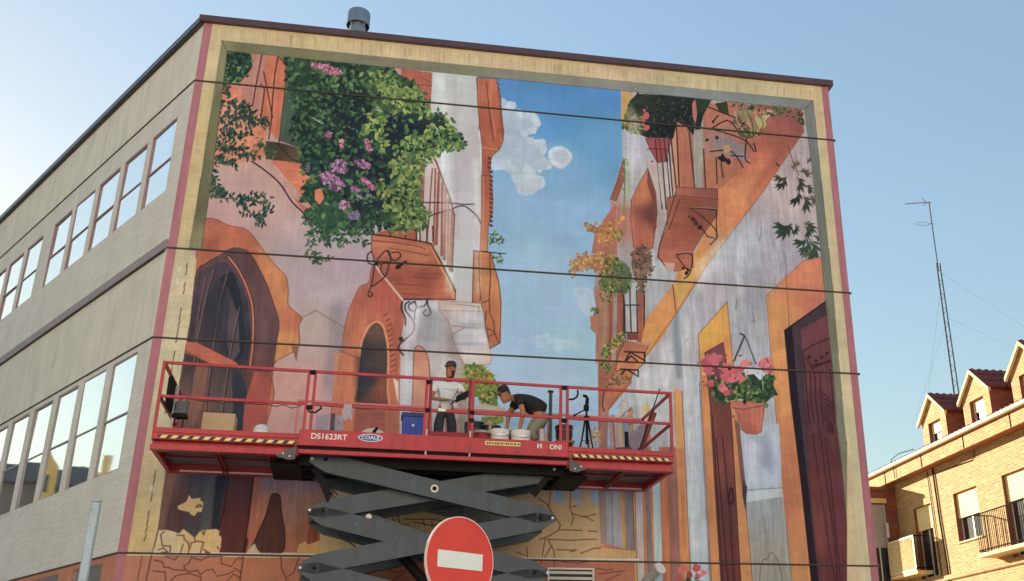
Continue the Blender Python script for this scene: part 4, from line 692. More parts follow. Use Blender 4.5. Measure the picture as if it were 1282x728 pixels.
    P([(394, 238), (402, 236), (406, 248), (400, 257), (394, 250)], (216, 118, 78), 0, .1, .1)
    def flower(x, y, rx, ry, n, cs, tilt=0):
        for _ in range(n):
            t = rs.rand() * 6.283; q = rs.rand() ** .5; dx, dy = q * rx * math.cos(t), q * ry * math.sin(t)
            blob(x + dx * math.cos(tilt) - dy * math.sin(tilt), y + dx * math.sin(tilt) + dy * math.cos(tilt), .9 + rs.rand() * .9, cs[rs.randint(len(cs))], 1, 1, .5)
    PK = [(190, 92, 134), (214, 130, 160), (164, 76, 124), (150, 72, 112), (226, 150, 170)]; PU = [(164, 100, 150), (190, 124, 166), (140, 80, 130), (206, 150, 180), (120, 70, 120)]
    flower(398, 82, 9, 2.6, 40, PK, .1); flower(414, 88, 16, 5, 90, PK, .3); flower(425, 209, 11, 9, 100, PU); flower(417, 229, 15, 9, 130, PU, .45); flower(409, 220, 8, 6, 40, PU)
    flower(454, 206, 11, 4.5, 60, PU, .4); flower(461, 231, 12, 3, 50, PK, .75); flower(461, 183, 9, 3, 40, PK, 1.1); flower(427, 180, 3, 6, 26, PK); flower(411, 169, 5, 3.5, 26, PK); flower(431, 257, 7, 6, 50, PU); flower(443, 270, 8, 6, 50, [(130, 110, 150), (150, 130, 160), (100, 84, 120)]); flower(445, 237, 6, 3.5, 26, PU); flower(385, 211, 3, 4, 16, [(110, 100, 110)]); flower(450, 247, 4, 3, 10, [(150, 140, 170)]); flower(461, 245, 3, 3, 10, [(120, 130, 150)])
    for q in ([(392, 148), (398, 152), (404, 155)], [(540, 155), (548, 162), (546, 168)], [(470, 138), (478, 140)]): L(q, (170, 180, 176), 1.6)
    # foliage on the upper left
    LF = [(34, 66, 60), (44, 80, 66), (28, 52, 52), (60, 96, 72)]
    tl = [(282, 62), (314, 68), (316, 84), (308, 96), (300, 104), (284, 104), (276, 118), (276, 85)]
    P(tl, (34, 58, 48), .1, .1, .4); scatter(tl, 120, LF + [(120, 146, 70)], (4, 8), wd=.5); sprig([(276, 100), (284, 112), (282, 116)], 20, LF, (4, 8), 6); scatter([(296, 96), (306, 96), (300, 108), (294, 104)], 10, [(150, 168, 84)], (3, 5))
    for pts, n, sp in (([(266, 132), (285, 128), (300, 135), (315, 140)], 90, 12), ([(264, 145), (290, 148), (312, 148), (334, 154)], 120, 12), ([(264, 160), (285, 165), (300, 170), (310, 165)], 90, 14), ([(262, 176), (280, 182), (300, 188), (322, 196)], 110, 12), ([(262, 190), (275, 200), (296, 206)], 60, 10), ([(262, 205), (266, 220), (272, 236), (282, 243)], 60, 12), ([(268, 240), (280, 248), (296, 250), (306, 256)], 60, 10), ([(300, 252), (312, 250), (328, 246), (338, 264)], 60, 14), ([(305, 262), (318, 270), (330, 276)], 44, 12), ([(322, 176), (334, 186), (342, 196)], 40, 8), ([(264, 228), (268, 246)], 22, 8)):
        sprig(pts, n, LF if sp != 8 else [(70, 92, 66), (96, 112, 84), (50, 76, 60)], (4, 8), sp)
    # ---- hanging geranium pot
    L(T(840, 380, 4.854, [(420, 183), (432, 190), (445, 200), (382, 350)]), (54, 52, 64), 1.9); L(T(840, 380, 4.854, [(440, 190), (460, 225), (515, 370)]), (70, 66, 78), 1.5)
    pt = [(913, 503), (958, 502), (957, 510), (954, 530), (953, 541), (946, 544), (934, 543), (928, 538), (926, 526), (919, 510)]
    P(pt, [((925, 506), (206, 108, 84)), ((935, 520), (196, 100, 76)), ((948, 530), (204, 112, 76)), ((940, 538), (180, 84, 66))], .25, .1, .15, line=(130, 70, 60)); L([(916, 511), (930, 513), (956, 508)], (140, 70, 58), 1.4)
    gp = T(840, 380, 4.854, [(230, 430), (300, 480), (440, 420), (560, 430), (630, 440), (620, 500), (650, 560), (620, 560), (570, 610), (500, 600), (420, 580), (360, 590), (310, 610), (250, 560)])
    P(gp, (44, 66, 52), .1, .1, .4); scatter(gp, 110, [(96, 128, 62), (66, 100, 58), (128, 150, 74), (36, 44, 44), (50, 80, 54)], (5, 9), wd=.6)
    P(T(840, 380, 4.854, [(440, 400), (545, 400), (575, 430), (540, 470), (500, 430), (450, 440)]), (216, 220, 226), .1, 0, .1)
    for x, y, r in ((230, 340, 34), (260, 320, 26), (205, 370, 26), (225, 410, 30), (270, 360, 26), (290, 330, 20)): blob(840 + x / 4.854, 380 + y / 4.854, r / 4.854, [(196, 76, 100), (206, 86, 104), (180, 64, 90)][rs.randint(3)], 1, 1, .5)
    for x, y, r in ((340, 400, 32), (380, 410, 32), (330, 450, 28), (380, 460, 30), (420, 450, 26), (415, 400, 22), (240, 490, 26), (320, 520, 26), (340, 545, 20), (310, 500, 18), (445, 365, 24), (480, 365, 14), (550, 370, 24), (590, 350, 26), (600, 400, 24), (570, 400, 22), (560, 345, 14)):
        blob(840 + x / 4.854, 380 + y / 4.854, r / 4.854, [(222, 96, 104), (232, 110, 110), (206, 78, 92)][rs.randint(3)], 1, 1, .6)
    for _ in range(70):
        x = 872 + rs.rand() * 95; y = 446 + rs.rand() * 46
        if abs(x - 905) < 34 and rs.rand() < .8 or x > 948 and y < 466: leaf(x, y, 3 + rs.rand() * 3, rs.rand() * 6.28, [(244, 150, 150), (160, 40, 62), (190, 60, 84)][rs.randint(3)], .4)
    blob(913, 462, 2, (50, 30, 40)); L([(954, 470), (955, 488)], (150, 176, 140), 1.4)
    # flowers at the foot
    for x, y, r in ((852, 714, 4), (858, 712, 4), (862, 720, 4), (872, 711, 5), (880, 718, 4), (873, 722, 4), (851, 724, 4)): blob(x, y, r, [(214, 100, 104), (190, 70, 84), (160, 50, 62)][rs.randint(3)], 1, 1, .6)
    scatter([(852, 722), (884, 722), (888, 740), (850, 740)], 30, [(96, 128, 66), (52, 74, 56)], (4, 7))
    # ---- painted stone frame around the picture
    tp = [((300, 60), (120, 114, 84)), ((285, 60), (150, 140, 104)), ((500, 80), (132, 128, 104)), ((700, 98), (146, 146, 130)), ((900, 120), (142, 148, 148)), ((1010, 132), (134, 140, 140))]
    P([(277, 51), (1018, 126), (1007, 137), (284.5, 64)], tp, .05, .12, .1, line=(104, 100, 80))
    P([(277, 51), (284.5, 64), (265, 222), (252, 312), (237, 311), (251, 222)], [((275, 70), (146, 140, 104)), ((262, 150), (120, 118, 84)), ((256, 260), (110, 108, 78)), ((244, 310), (150, 140, 100))], .25, .02, .1, line=(92, 88, 66))
    L([(251, 222), (258, 170), (277, 54)], (184, 170, 124), 1.4)
    P([(1018, 126), (1030, 240), (1043, 365), (1051, 440), (1057, 530), (1063, 588), (1069, 634), (1080, 740), (1067, 740), (1054, 588), (1047, 530), (1043, 468), (1032, 365), (1021, 255), (1015, 200), (1007, 137)], [((1013, 150), (128, 134, 134)), ((1025, 260), (118, 122, 112)), ((1040, 400), (128, 128, 108)), ((1052, 500), (134, 134, 112)), ((1070, 700), (136, 130, 106))], .25, .02, .1, line=(96, 96, 84))
    # cream brick border outside the frame, drips near the top
    P([(240, 20), (277, 51), (251, 222), (237, 311), (246, 325), (238, 400), (226, 470), (208, 585), (198, 660), (190, 694), (140, 694), (200, 300)], [((262, 60), (216, 192, 142)), ((250, 150), (212, 186, 132)), ((235, 250), (210, 184, 130)), ((215, 400), (210, 198, 164)), ((236, 400), (212, 196, 150)), ((200, 500), (208, 196, 158)), ((190, 600), (206, 186, 138)), ((172, 670), (210, 180, 124))], .1, .1, .12)
    for i in range(len(q0) - 2):
        for k in range(5):
            if rs.rand() < .8:
                t = k / 5; u_ = (k + .8) / 5; a_, b_ = q0[i], q0[i + 1]
                L([(a_[0] + (b_[0] - a_[0]) * t + rs.rand() * 1.2, a_[1] + (b_[1] - a_[1]) * t), (a_[0] + (b_[0] - a_[0]) * u_, a_[1] + (b_[1] - a_[1]) * u_)], (106, 70, 56), 1.1)
    for y0 in (338, 352, 612): blob(222 - (y0 - 340) * .125 + rs.rand() * 3, y0, 2.6, (222, 222, 212), .55, 1.8)
    P([(240, 0), (1060, 90), (1060, 740), (1094, 740), (1082, 740), (1057, 530), (1043, 365), (1018, 126), (277, 51), (240, 60)], [((300, 40), (212, 186, 140)), ((600, 78), (214, 190, 146)), ((900, 105), (212, 190, 148)), ((1030, 130), (220, 194, 146))], .1, .05, .1)
    P([(1018, 100), (1100, 100), (1120, 740), (1080, 740), (1069, 634), (1057, 530), (1043, 365), (1018, 126)], [((1030, 160), (214, 190, 142)), ((1045, 300), (212, 192, 148)), ((1060, 450), (218, 202, 156)), ((1075, 600), (216, 204, 160)), ((1090, 700), (214, 198, 156))], .1, .03, .1)
    for _ in range(150):                      # damp drips under the coping
        x = 270 + rs.rand() * 760; yt = 30 + (x - 262) * .106 + 4
        L([(x, yt), (x - .3, yt + 4 + rs.rand() * 12)], (170, 136, 88), .8 + rs.rand(), .35, taper=True)
    return np.clip(img, 0, 1)
# ---------------------------------------------------------------- ground and street
asph = mat('asphalt', (.055, .055, .058), .9, var=.25, scale=3, bump=.5, bscale=90)
pave = mat('paving', (.36, .335, .30), .85, var=.15, scale=2, bump=.3)
MB().box(-900, 900, -900, 900, -.5, 0).build('ground', mat('ground', (.30, .27, .22), .95, var=.3, scale=.05)); tag(bpy.data.objects['ground'], kind='structure')
tag(MB().box(-70, 70, -31, -24, 0, .004).build('road', asph), kind='structure')
tag(MB().box(-40, 45, -24, -4.2, 0, .006).build('bounce_plaza', pave), kind='structure')  # unseen pale paving, laid to bounce more light up the wall
tag(MB().bev(-1, 20.2, -4.2, -.02, -.1, .13, .02).build('pavement', pave), kind='structure')
tag(MB().box(-70, 70, -27.6, -27.45, .004, .008).build('road_marking', mat('road_paint', (.75, .75, .72), .6)), kind='structure')
# ---------------------------------------------------------------- the corner building with the painted wall
mural_px = paint_mural()
mimg = bpy.data.images.new('mural', TW, TH); buf = np.ones((TH, TW, 4), np.float32); buf[..., :3] = mural_px; mimg.pixels.foreach_set(buf.ravel()); mimg.update(); mimg.pack()
MG_ = MURAL_GAIN
mural_h = brick_mat('painted_brick_courses', None, None, None, image=mimg, gain=MG_, bw=.9, streak=.05)
mural_v = brick_mat('painted_upright_bricks', None, None, None, vertical=True, image=mimg, gain=MG_, bw=.9, streak=.05)
pink = mat('pink_paint', lin((180, 118, 132)), .7, var=.12, scale=3, streak=.15)
flash = mat('joint_flashing', (.055, .045, .045), .7, var=.4, scale=5)
coping = mat('coping_metal', (.085, .045, .06), .45, var=.2, scale=4)
root = thing('mural_building', 'large corner building with a huge street scene mural painted over its front wall', 'building')
LB, PX = 30., math.atan2(.82947, -.55855)
DBx, DBy = -.55855, .82947
NBx, NBy = -.82947, -.55855            # outward normal of the long left wall
# front wall: bands of brick, each a part, with a recessed joint between
bands = [(.13, Z5, mural_v), (Z5 + .035, 5.74, mural_v), (5.74, Z4, mural_h), (Z4 + .035, Z3, mural_v), (Z3 + .035, Z2, mural_h), (Z2 + .035, ZR - .05, mural_v)]
for z0, z1, m_ in bands:
    MB().box(.17, W - .17, 0, .3, z0, z1).build('painted_wall_band', m_, root)
    for xa, xb in ((0.0, .17), (W - .17, W)): MB().box(xa, xb, -.004, .3, z0, z1).build('corner_strip', pink, root)
MB().box(-.02, W + .02, .02, .5, 0, .14).build('plinth', mat('plinth_stone', (.25, .2, .17), .85, bump=.3), root)
for z in (Z5, Z4, Z3, Z2):
    MB().box(-.01, W + .05, -.022, .12, z + .006, z + .032).build('joint_flashing', flash, root)
MB().box(.05, W - .05, .12, .35, .2, ZR - .08).build('wall_core', mat('core', (.06, .05, .05)), root)
MB().add([(-.10, -.10, ZR - .06), (W + .10, -.10, ZR - .06), (W + .10, .35, ZR - .06), (-.02, .35, ZR - .06), (-.10, -.10, ZR + .09), (W + .10, -.10, ZR + .09), (W + .10, .35, ZR + .09), (-.02, .35, ZR + .09)],
         [(0, 3, 2, 1), (4, 5, 6, 7), (0, 1, 5, 4), (1, 2, 6, 5), (2, 3, 7, 6), (3, 0, 4, 7)]).build('coping', coping, root)
# long left wall: local axes s (along), d (outwards), z
TB = Matrix(((DBx, NBx, 0, 0), (DBy, NBy, 0, 0), (0, 0, 1, 0), (0, 0, 0, 1)))
UP_S = []; s0 = .64
for g in range(4):
    for k in range(5): UP_S.append(s0 + k * 1.56)
    s0 += 5 * 1.56 + .58
UP_S = [s for s in UP_S if s < LB - 1.5]
LO_S = [.66 + 1.58 * k for k in range(18) if .66 + 1.58 * k < LB - 1.5]
GF_S = [.62 + 2.25 * k for k in range(12)]
HOLES = [(s, s + 1.30, 11.68, 13.50) for s in UP_S] + [(s, s + 1.27, 5.80, 8.15) for s in LO_S] + [(s, s + 1.5, 2.33, 4.08) for s in GF_S]
def wall_with_holes(z0, z1, holes, m_, d=0., name='side_wall', s_end=LB):
    ss = sorted({0., s_end} | {h[0] for h in holes} | {h[1] for h in holes}); zs = sorted({z0, z1} | {h[2] for h in holes} | {h[3] for h in holes})
    b = MB(); b.T = TB
    for i in range(len(ss) - 1):
        for j in range(len(zs) - 1):
            cs, cz = (ss[i] + ss[i + 1]) / 2, (zs[j] + zs[j + 1]) / 2
            if any(h[0] < cs < h[1] and h[2] < cz < h[3] for h in holes): continue
            b.add([(ss[i], d, zs[j]), (ss[i + 1], d, zs[j]), (ss[i + 1], d, zs[j + 1]), (ss[i], d, zs[j + 1])], [(0, 1, 2, 3)])
    for a_, b_, c_, e_ in holes:            # reveals
        r = .055
        b.add([(a_, d, c_), (b_, d, c_), (b_, d, e_), (a_, d, e_), (a_, d - r, c_), (b_, d - r, c_), (b_, d - r, e_), (a_, d - r, e_)], [(0, 1, 5, 4), (1, 2, 6, 5), (2, 3, 7, 6), (3, 0, 4, 7)])
    bm_obj = MB(); bm_obj.v = b.v; bm_obj.f = b.f
    o = bm_obj.build(name, m_, root); return o
c_side = lin((196, 190, 172))
side_m = brick_mat('pale_side_brick', lin((210, 205, 197)), lin((200, 195, 187)), lin((176, 172, 166)), axes='yz', gain=1.2, streak=.06, bw=.5)
side_v = brick_mat('pale_side_upright_brick', lin((210, 204, 190)), lin((200, 195, 182)), lin((190, 185, 175)), axes='yz', vertical=True, gain=1.2, streak=.10, bw=.5)
base_m = mat('base_render', lin((190, 126, 100)), .85, var=.12, scale=3, streak=.15, bump=.2)
wall_with_holes(.13, Z5, [h for h in HOLES if h[3] < Z5], base_m)
wall_with_holes(Z5 + .03, Z4, [h for h in HOLES if Z5 < h[2] < Z4], side_m)
wall_with_holes(Z4 + .03, Z3, [], side_v)
wall_with_holes(Z3 + .2, Z2, [h for h in HOLES if h[2] > Z3], side_m)
wall_with_holes(Z2 + .03, ZR - .05, [], side_v)
def bb(s0_, s1_, d0, d1, z0, z1): b = MB(); b.T = TB; return b.box(s0_, s1_, d0, d1, z0, z1)
bb(.0, LB, -.3, .05, Z3, Z3 + .2).build('ledge', mat('ledge_stone', lin((150, 138, 140)), .8, var=.15), root)
bb(.1, LB, -.3, .055, Z3 - .03, Z3 - .002).build('ledge_drip', flash, root)
for z in (Z5, Z4, Z2): bb(.0, LB, -.1, .022, z, z + .03).build('joint_flashing', flash, root)
bb(.02, LB, -.3, .10, ZR - .06, ZR + .09).build('coping', mat('coping_steel', (.07, .07, .09), .4, .3), root)
bb(.02, LB, -.3, .07, ZR - .10, ZR - .062).build('coping_drip', flash, root)
glassm = mat('coated_glass', (.82, .88, .88), .03, .95, var=.08, scale=.7, bump=.10, bscale=1.1)
frm = mat('mauve_window_frame', lin((156, 124, 126)), .5, var=.1)
frm2 = mat('grey_window_frame', lin((160, 152, 150)), .5, var=.1)
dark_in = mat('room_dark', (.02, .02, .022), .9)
blind_m = mat('roller_blind', (.5, .48, .42), .8)
def window(w, h, trans, m_, proud, label=None):
    """meshes of a window in local x (along), y (out), z; frame, transom, panes"""
    t = .028; f = MB()
    for a in ((0, w, 0, t), (0, w, h - t, h), (0, t, t, h - t), (w - t, w, t, h - t), (t, w - t, trans - t / 2, trans + t / 2)):
        f.box(a[0], a[1], -.05, proud, a[2], a[3])
    fm = f.mesh('window_frame', m_)
    panes = []
    for z0, z1 in ((t, trans - t / 2), (trans + t / 2, h - t)):
        panes.append(MB().box(t, w - t, -.040, -.03, z0, z1).mesh('pane', glassm))
    return fm, panes, None
def place_windows(lst, fm, panes, sash, z):
    for s in lst:
        o = inst(fm, 'window', root); o.matrix_local = TB @ Matrix.Translation((s, -.008, z))
        for p in panes:
            q = inst(p, 'pane', o, (0, 0, 0), (random.uniform(-.008, .008), 0, random.uniform(-.008, .008)))
fm, pn, sh = window(1.30, 1.82, .84, frm, -.005); place_windows(UP_S, fm, pn, sh, 11.68)
fm, pn, sh = window(1.27, 2.35, 1.13, frm2, -.005); place_windows(LO_S, fm, pn, sh, 5.80)
fm, pn, sh = window(1.5, 1.75, 1.1, frm, -.005); place_windows(GF_S, fm, pn, sh, 2.33)
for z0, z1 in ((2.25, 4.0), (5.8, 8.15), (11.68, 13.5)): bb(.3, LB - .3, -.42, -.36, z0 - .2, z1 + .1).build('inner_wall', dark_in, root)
# rest of the body
P_END = (DBx * LB, DBy * LB)
BK = [(W, 0.3), (W, 13.5), (2, 27), (P_END[0] + 4, P_END[1] + 3.5), P_END]
b = MB()
for i in range(len(BK) - 1):
    (xa, ya), (xb, yb) = BK[i], BK[i + 1]
    b.add([(xa, ya, 0), (xb, yb, 0), (xb, yb, ZR - .04), (xa, ya, ZR - .04)], [(0, 1, 2, 3)])
b.build('rear_wall', side_v, root)
rp = [(0, .1), (W, .1)] + BK[1:]
MB().prism([(x, y) for x, y in rp], ZR - .12, ZR - .07, 'xy').build('flat_roof', mat('roof_felt', (.12, .12, .12), .9), root)
# air vent grille in the base of the painted wall
g = thing('wall_vent', 'white louvred ventilation grille set in the terracotta base below the lift', 'vent', (8.2, -.03, 3.62))
wh = mat('white_louvre', (.72, .73, .72), .5, var=.06)
MB().box(-.42, .42, 0, .02, -.35, .42).build('back_plate', mat('vent_dark', (.03, .03, .03)), g)
fr = MB()
for a in ((-.42, .42, .40, .43), (-.42, .42, -.36, -.33), (-.45, -.42, -.36, .43), (.42, .45, -.36, .43)): fr.box(a[0], a[1], -.04, .02, a[2], a[3])
fr.build('vent_frame', wh, g)
sl = MB(); sl.add([(-.42, -.005, .05), (.42, -.005, .05), (.42, -.045, 0), (-.42, -.045, 0), (-.42, -.012, .04), (.42, -.012, .04), (.42, -.052, -.008), (-.42, -.052, -.008)], [(0, 1, 2, 3), (7, 6, 5, 4), (3, 2, 6, 7), (0, 4, 5, 1)])
slm = sl.mesh('slat', wh)
for k in range(7): inst(slm, 'slat', g, (0, 0, -.31 + k * .105))
# round lamp on the wall
lp = thing('wall_spotlight', 'short white tubular spotlight poking out of the wall among the painted stripes', 'spotlight', (9.62, -.01, 3.78))
d_ = Vector((.42, -.80, .42)).normalized(); a0 = Vector((0, 0, 0)); a1 = d_ * .55
MB().tube([a0, a1], .085, 20).build('lamp_body', mat('lamp_grey', (.42, .44, .47), .45), lp, True)
MB().tube([a1, a1 + d_ * .03, a1 + d_ * .035], [.115, .115, .10], 24).build('lamp_rim', wh, lp, True)
MB().tube([a0 - d_ * .02, a0 + d_ * .04], .11, 16).build('mounting_flange', wh, lp)
# roof ventilation cowl
vt = thing('roof_vent', 'grey metal flue pipe with a round cowl rising over the roof edge', 'flue', (3.16, 1.3, ZR - .08))
gal = mat('galvanised', (.30, .34, .38), .45, .55, var=.25, scale=5, bump=.1)
MB().lathe([(.19, 0), (.19, .5), (.197, .51), (.197, .53), (.19, .54), (.19, .95), (.197, .96), (.197, .98), (.19, .99), (.19, 1.42), (.17, 1.42), (.17, .1)], n=28).build('flue_pipe', gal, vt, True)
MB().lathe([(.275, 1.28), (.275, 1.62), (.26, 1.66), (0, 1.70), (0, 1.68), (.255, 1.62), (.262, 1.28), (.275, 1.28)], n=32).build('cowl', mat('cowl_metal', (.22, .27, .31), .4, .6, var=.2), vt, True)
st = MB()
for k in range(4):
    t = .8 + k * math.pi / 2; st.bar((.19 * math.cos(t), .19 * math.sin(t), 1.2), (.265 * math.cos(t), .265 * math.sin(t), 1.36), .03, .008)
st.build('cowl_strut', gal, vt)
# ---------------------------------------------------------------- scissor lift (local axes: u along the deck, v towards the wall, z up)
OL = Vector((.8814, -2.645, 0)); TL = math.radians(2.753)
def dk(u, v, z=0.): return (OL.x + u * math.cos(TL) - v * math.sin(TL), OL.y + u * math.sin(TL) + v * math.cos(TL), z)
red = mat('red_paint', lin((178, 38, 58)), .45, var=.22, scale=4, bump=.08, coat=.1, streak=.2, chips=.8)
red2 = mat('worn_shaded_red_paint', lin((132, 22, 34)), .55, var=.22, scale=5, bump=.08)  # darker red: underside members carry their shade in the colour, gate shares it
steel_b = mat('blue_grey_paint', lin((50, 70, 86)), .42, var=.22, scale=2.5, bump=.08, streak=.25, chips=.9)
blk = mat('black_steel', (.009, .009, .010), .7, var=.3, spec=.2)
greyp = mat('deck_plywood', lin((120, 116, 118)), .8, var=.2, scale=2)
zinc = mat('zinc', (.40, .41, .43), .4, .7, var=.15)
rub = mat('rubber', (.025, .025, .025), .85, var=.3)
lift = thing('scissor_lift', 'red scissor lift raised in front of the mural with blue grey crossing arms', 'scissor lift', (OL.x, OL.y, 0), TL)
LU, DV = 8.86, 1.95
FZ = 5.76                                     # deck floor
# extension decks: C-shaped side beams, cross members, panels
def side_beam(u0, u1, v, s, name='side_beam'):  # s = direction of the outside
    b = MB()
    prof = [(0, 5.50), (0, 5.585), (.15, 5.60), (.15, 5.665), (.015, 5.675), (.015, 5.775), (0, 5.785), (0, 5.865), (.17, 5.865), (.17, 5.50)]
    pl = [(v - s * a, z) for a, z in prof]
    b.prism(pl, u0, u1, 'yz'); return b.build(name, red, lift)
side_beam(0, 2.31, 0, -1); side_beam(6.89, LU, 0, -1); side_beam(0, 2.31, DV, 1); side_beam(6.89, LU, DV, 1)
for u0, u1 in ((0, .08), (LU - .08, LU)): MB().bev(u0, u1, .172, DV - .172, 5.50, 5.865, .008).build('end_beam', red, lift)
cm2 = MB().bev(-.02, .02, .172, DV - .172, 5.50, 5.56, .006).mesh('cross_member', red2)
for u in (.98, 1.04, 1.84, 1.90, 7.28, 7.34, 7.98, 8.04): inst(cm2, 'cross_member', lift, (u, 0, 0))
for u0, u1 in ((.082, 2.3), (6.9, LU - .082)):
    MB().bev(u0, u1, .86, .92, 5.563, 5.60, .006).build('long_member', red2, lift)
    MB().box(u0, u1, .172, DV - .172, 5.64, 5.66).build('deck_panel', greyp, lift)
    MB().bev(u0 + .15, u1 - .05, DV - .235, DV - .175, 5.505, 5.525, .004).build('lit_lip_strip', mat('painted_lip_light', (.75, .74, .72), .4, .3), lift)  # pale strip painted for the ground light on the beam's inner lip
# main deck
MB().bev(2.30, 6.90, -.055, .0, 5.66, 5.935, .006).build('side_plate', red, lift)
MB().bev(2.31, 6.89, -.05, .05, 5.525, 5.60, .008).build('lower_beam', red, lift)
MB().box(2.32, 6.88, .001, .04, 5.60, 5.90).build('beam_web', blk, lift)
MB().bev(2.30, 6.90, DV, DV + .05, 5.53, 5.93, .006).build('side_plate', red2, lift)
MB().box(2.31, 6.89, .05, DV, 5.735, 5.755).build('deck_panel', greyp, lift)
under = MB()
for u in (2.4, 3.2, 4.0, 4.8, 5.6, 6.4, 6.8): under.box(u - .04, u + .04, .05, DV, 5.56, 5.73)
for v in (.3, .62, 1.3, 1.62): under.box(2.32, 6.88, v - .04, v + .04, 5.40, 5.56)
under.build('under_frame', blk, lift)
MB().box(2.32, 6.88, .06, DV - .01, 5.59, 5.60).build('under_tray', mat('dark_tray', (.03, .03, .035), .6), lift)
# grey brackets where extensions slide out
for u, s in ((2.28, 1), (6.92, -1)):
    b = MB(); b.prism([(u - s * .32, 5.46), (u - s * .04, 5.62), (u + s * .0, 5.68), (u + s * .0, 5.42), (u - s * .1, 5.40)], -.075, -.06, 'xz'); b.build('slide_bracket', mat('grey_bracket', (.07, .08, .09), .5, .2), lift)
    b2 = MB()
    for du, dz in ((.09, 5.46), (.2, 5.50)): b2.tube([(u - s * du, -.095, dz), (u - s * du, -.07, dz)], .018, 8)
    b2.build('bolt', zinc, lift)
    MB().bev(min(u - s * .42, u + s * .1), max(u - s * .42, u + s * .1), .35, 1.5, 5.37, 5.44, .02).build('roller_carriage', blk, lift)
# hazard tape, lettering, plates (flat print, thin)
yel = mat('hazard_yellow', (.80, .68, .28), .5, var=.1); hbl = mat('hazard_black', (.018, .018, .018), .5)
for u0, u1, d in ((.10, 2.26, 1), (6.98, LU - .06, -1)):
    MB().box(u0, u1, -.003 + .015, .0149, 5.672 + .012, 5.775 - .03).build('hazard_tape', hbl, lift)
    b = MB(); n = 13
    for k in range(n):
        t = u0 + (u1 - u0) * (k + .25) / n; w = (u1 - u0) / n * .54; sh_ = .045 * d
        b.prism([(t - sh_ / 2, 5.69), (t + w - sh_ / 2, 5.69), (t + w + sh_ / 2, 5.74), (t + sh_ / 2, 5.74)], .0085, .0119, 'xz')
    b.build('hazard_stripes', yel, lift)
whp = mat('white_print', (.8, .8, .8), .5, var=.05)
R90 = Matrix.Rotation(math.pi / 2, 4, 'X')
text_mesh('lettering', 'DS1623RT', .135, whp, lift, Matrix.Translation((2.79, -.058, 5.82)) @ R90, sx=1.0)
text_mesh('lettering', 'M', .12, whp, lift, Matrix.Translation((6.38, -.058, 5.835)) @ R90); text_mesh('lettering', 'ONI', .12, whp, lift, Matrix.Translation((6.67, -.058, 5.83)) @ R90)
ov = MB(); ov.prism([(3.47 + .205 * math.cos(t * .19635), 5.84 + .068 * math.sin(t * .19635)) for t in range(32)], -.058, -.0555, 'xz'); ov.build('logo_oval', mat('logo_white', (.7, .74, .8), .5), lift)
ov = MB(); ov.prism([(3.47 + .185 * math.cos(t * .19635), 5.84 + .054 * math.sin(t * .19635)) for t in range(32)], -.060, -.0583, 'xz'); ov.build('logo_field', mat('logo_blue', lin((28, 84, 160)), .5), lift)
text_mesh('lettering', 'COALE', .085, whp, lift, Matrix.Translation((3.47, -.0615, 5.84)) @ R90, sx=1.1)
MB().box(5.42, 6.04, -.058, -.0555, 5.815, 5.885).build('warning_plate', mat('warning_yellow', (.72, .62, .20), .5, var=.12), lift)
b = MB(); x = 5.45
while x < 6.0:
    w = random.uniform(.01, .035); b.box(x, x + w, -.0595, -.0583, 5.835, 5.866); x += w + random.uniform(.008, .02)
b.build('small_print', hbl, lift)
# guard rails
def rail_bar(a, b_, name='guard_rail', w=.045): return MB().bar(a, b_, w).build(name, red, lift)
TZ, MZ = 6.97, 6.39
for u0, u1 in ((.045, 2.36), (2.47, 4.37), (5.19, 6.77), (6.90, 8.83)):
    for z in (TZ, MZ): rail_bar((u0, .02, z), (u1, .02, z))
for z in (TZ, MZ): rail_bar((4.46, .0, z), (5.14, .0, z), 'gate_rail', .05)
for u in (.02, 2.36, 2.47, 4.37, 5.19, 6.77, 6.89, 8.84):
    MB().bar((u, .02, 5.86), (u, .02, TZ + .022), .048).build('rail_post', red, lift)
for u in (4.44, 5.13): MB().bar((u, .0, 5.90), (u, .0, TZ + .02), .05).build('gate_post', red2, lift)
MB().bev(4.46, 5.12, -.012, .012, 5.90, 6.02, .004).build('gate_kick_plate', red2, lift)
for u in (4.41, 5.16):
    MB().tube([(u, -.03, 5.58), (u, -.03, 6.05)], .018, 8).build('hinge_rod', zinc, lift)
for u, z in ((4.41, 6.39), (4.41, 6.9), (5.17, 6.25), (5.17, 6.39), (2.42, TZ - .02), (2.42, MZ - .06), (6.83, TZ - .02), (6.83, MZ - .05)): MB().bev(u - .05, u + .05, -.03, .05, z - .035, z + .035, .01).build('rail_clamp', blk, lift)
MB().bev(4.58, 4.72, -.05, -.02, 6.37, 6.43, .01).build('gate_latch', whp, lift)
# side and rear rails
for u in (.02, 8.84):
    for z in (TZ, MZ): rail_bar((u, .045, z), (u, DV - .02, z))
    MB().bar((u, DV, 5.86), (u, DV, TZ + .02), .048).build('rail_post', red, lift)
pinkr = mat('dusty_red_paint', lin((204, 120, 126)), .5, var=.2, scale=4)
for u0, u1 in ((2.1, 4.6), (4.9, 8.8)): MB().bar((u0, DV, TZ), (u1, DV, TZ), .04).build('rear_guard_rail', pinkr, lift)
for u in (2.12, 4.6, 4.9, 6.9): MB().bar((u, DV, 5.9), (u, DV, TZ), .04).build('rail_post', pinkr, lift)
# black hoop near the right post
MB().tube([(6.88, .03, 6.74), (7.0, .03, 6.75), (7.07, .03, 6.80), (7.09, .03, 6.88), (7.08, .03, 6.93)], .018, 8).build('cable_hoop', blk, lift, True)
b = MB(); b.tube([(2.38, .0, MZ - .05), (2.42, -.01, MZ - .14), (2.52, .0, MZ - .15), (2.62, .02, MZ - .06), (2.60, .05, MZ - .02)], .016, 8); b.build('cable_hoop', blk, lift, True)
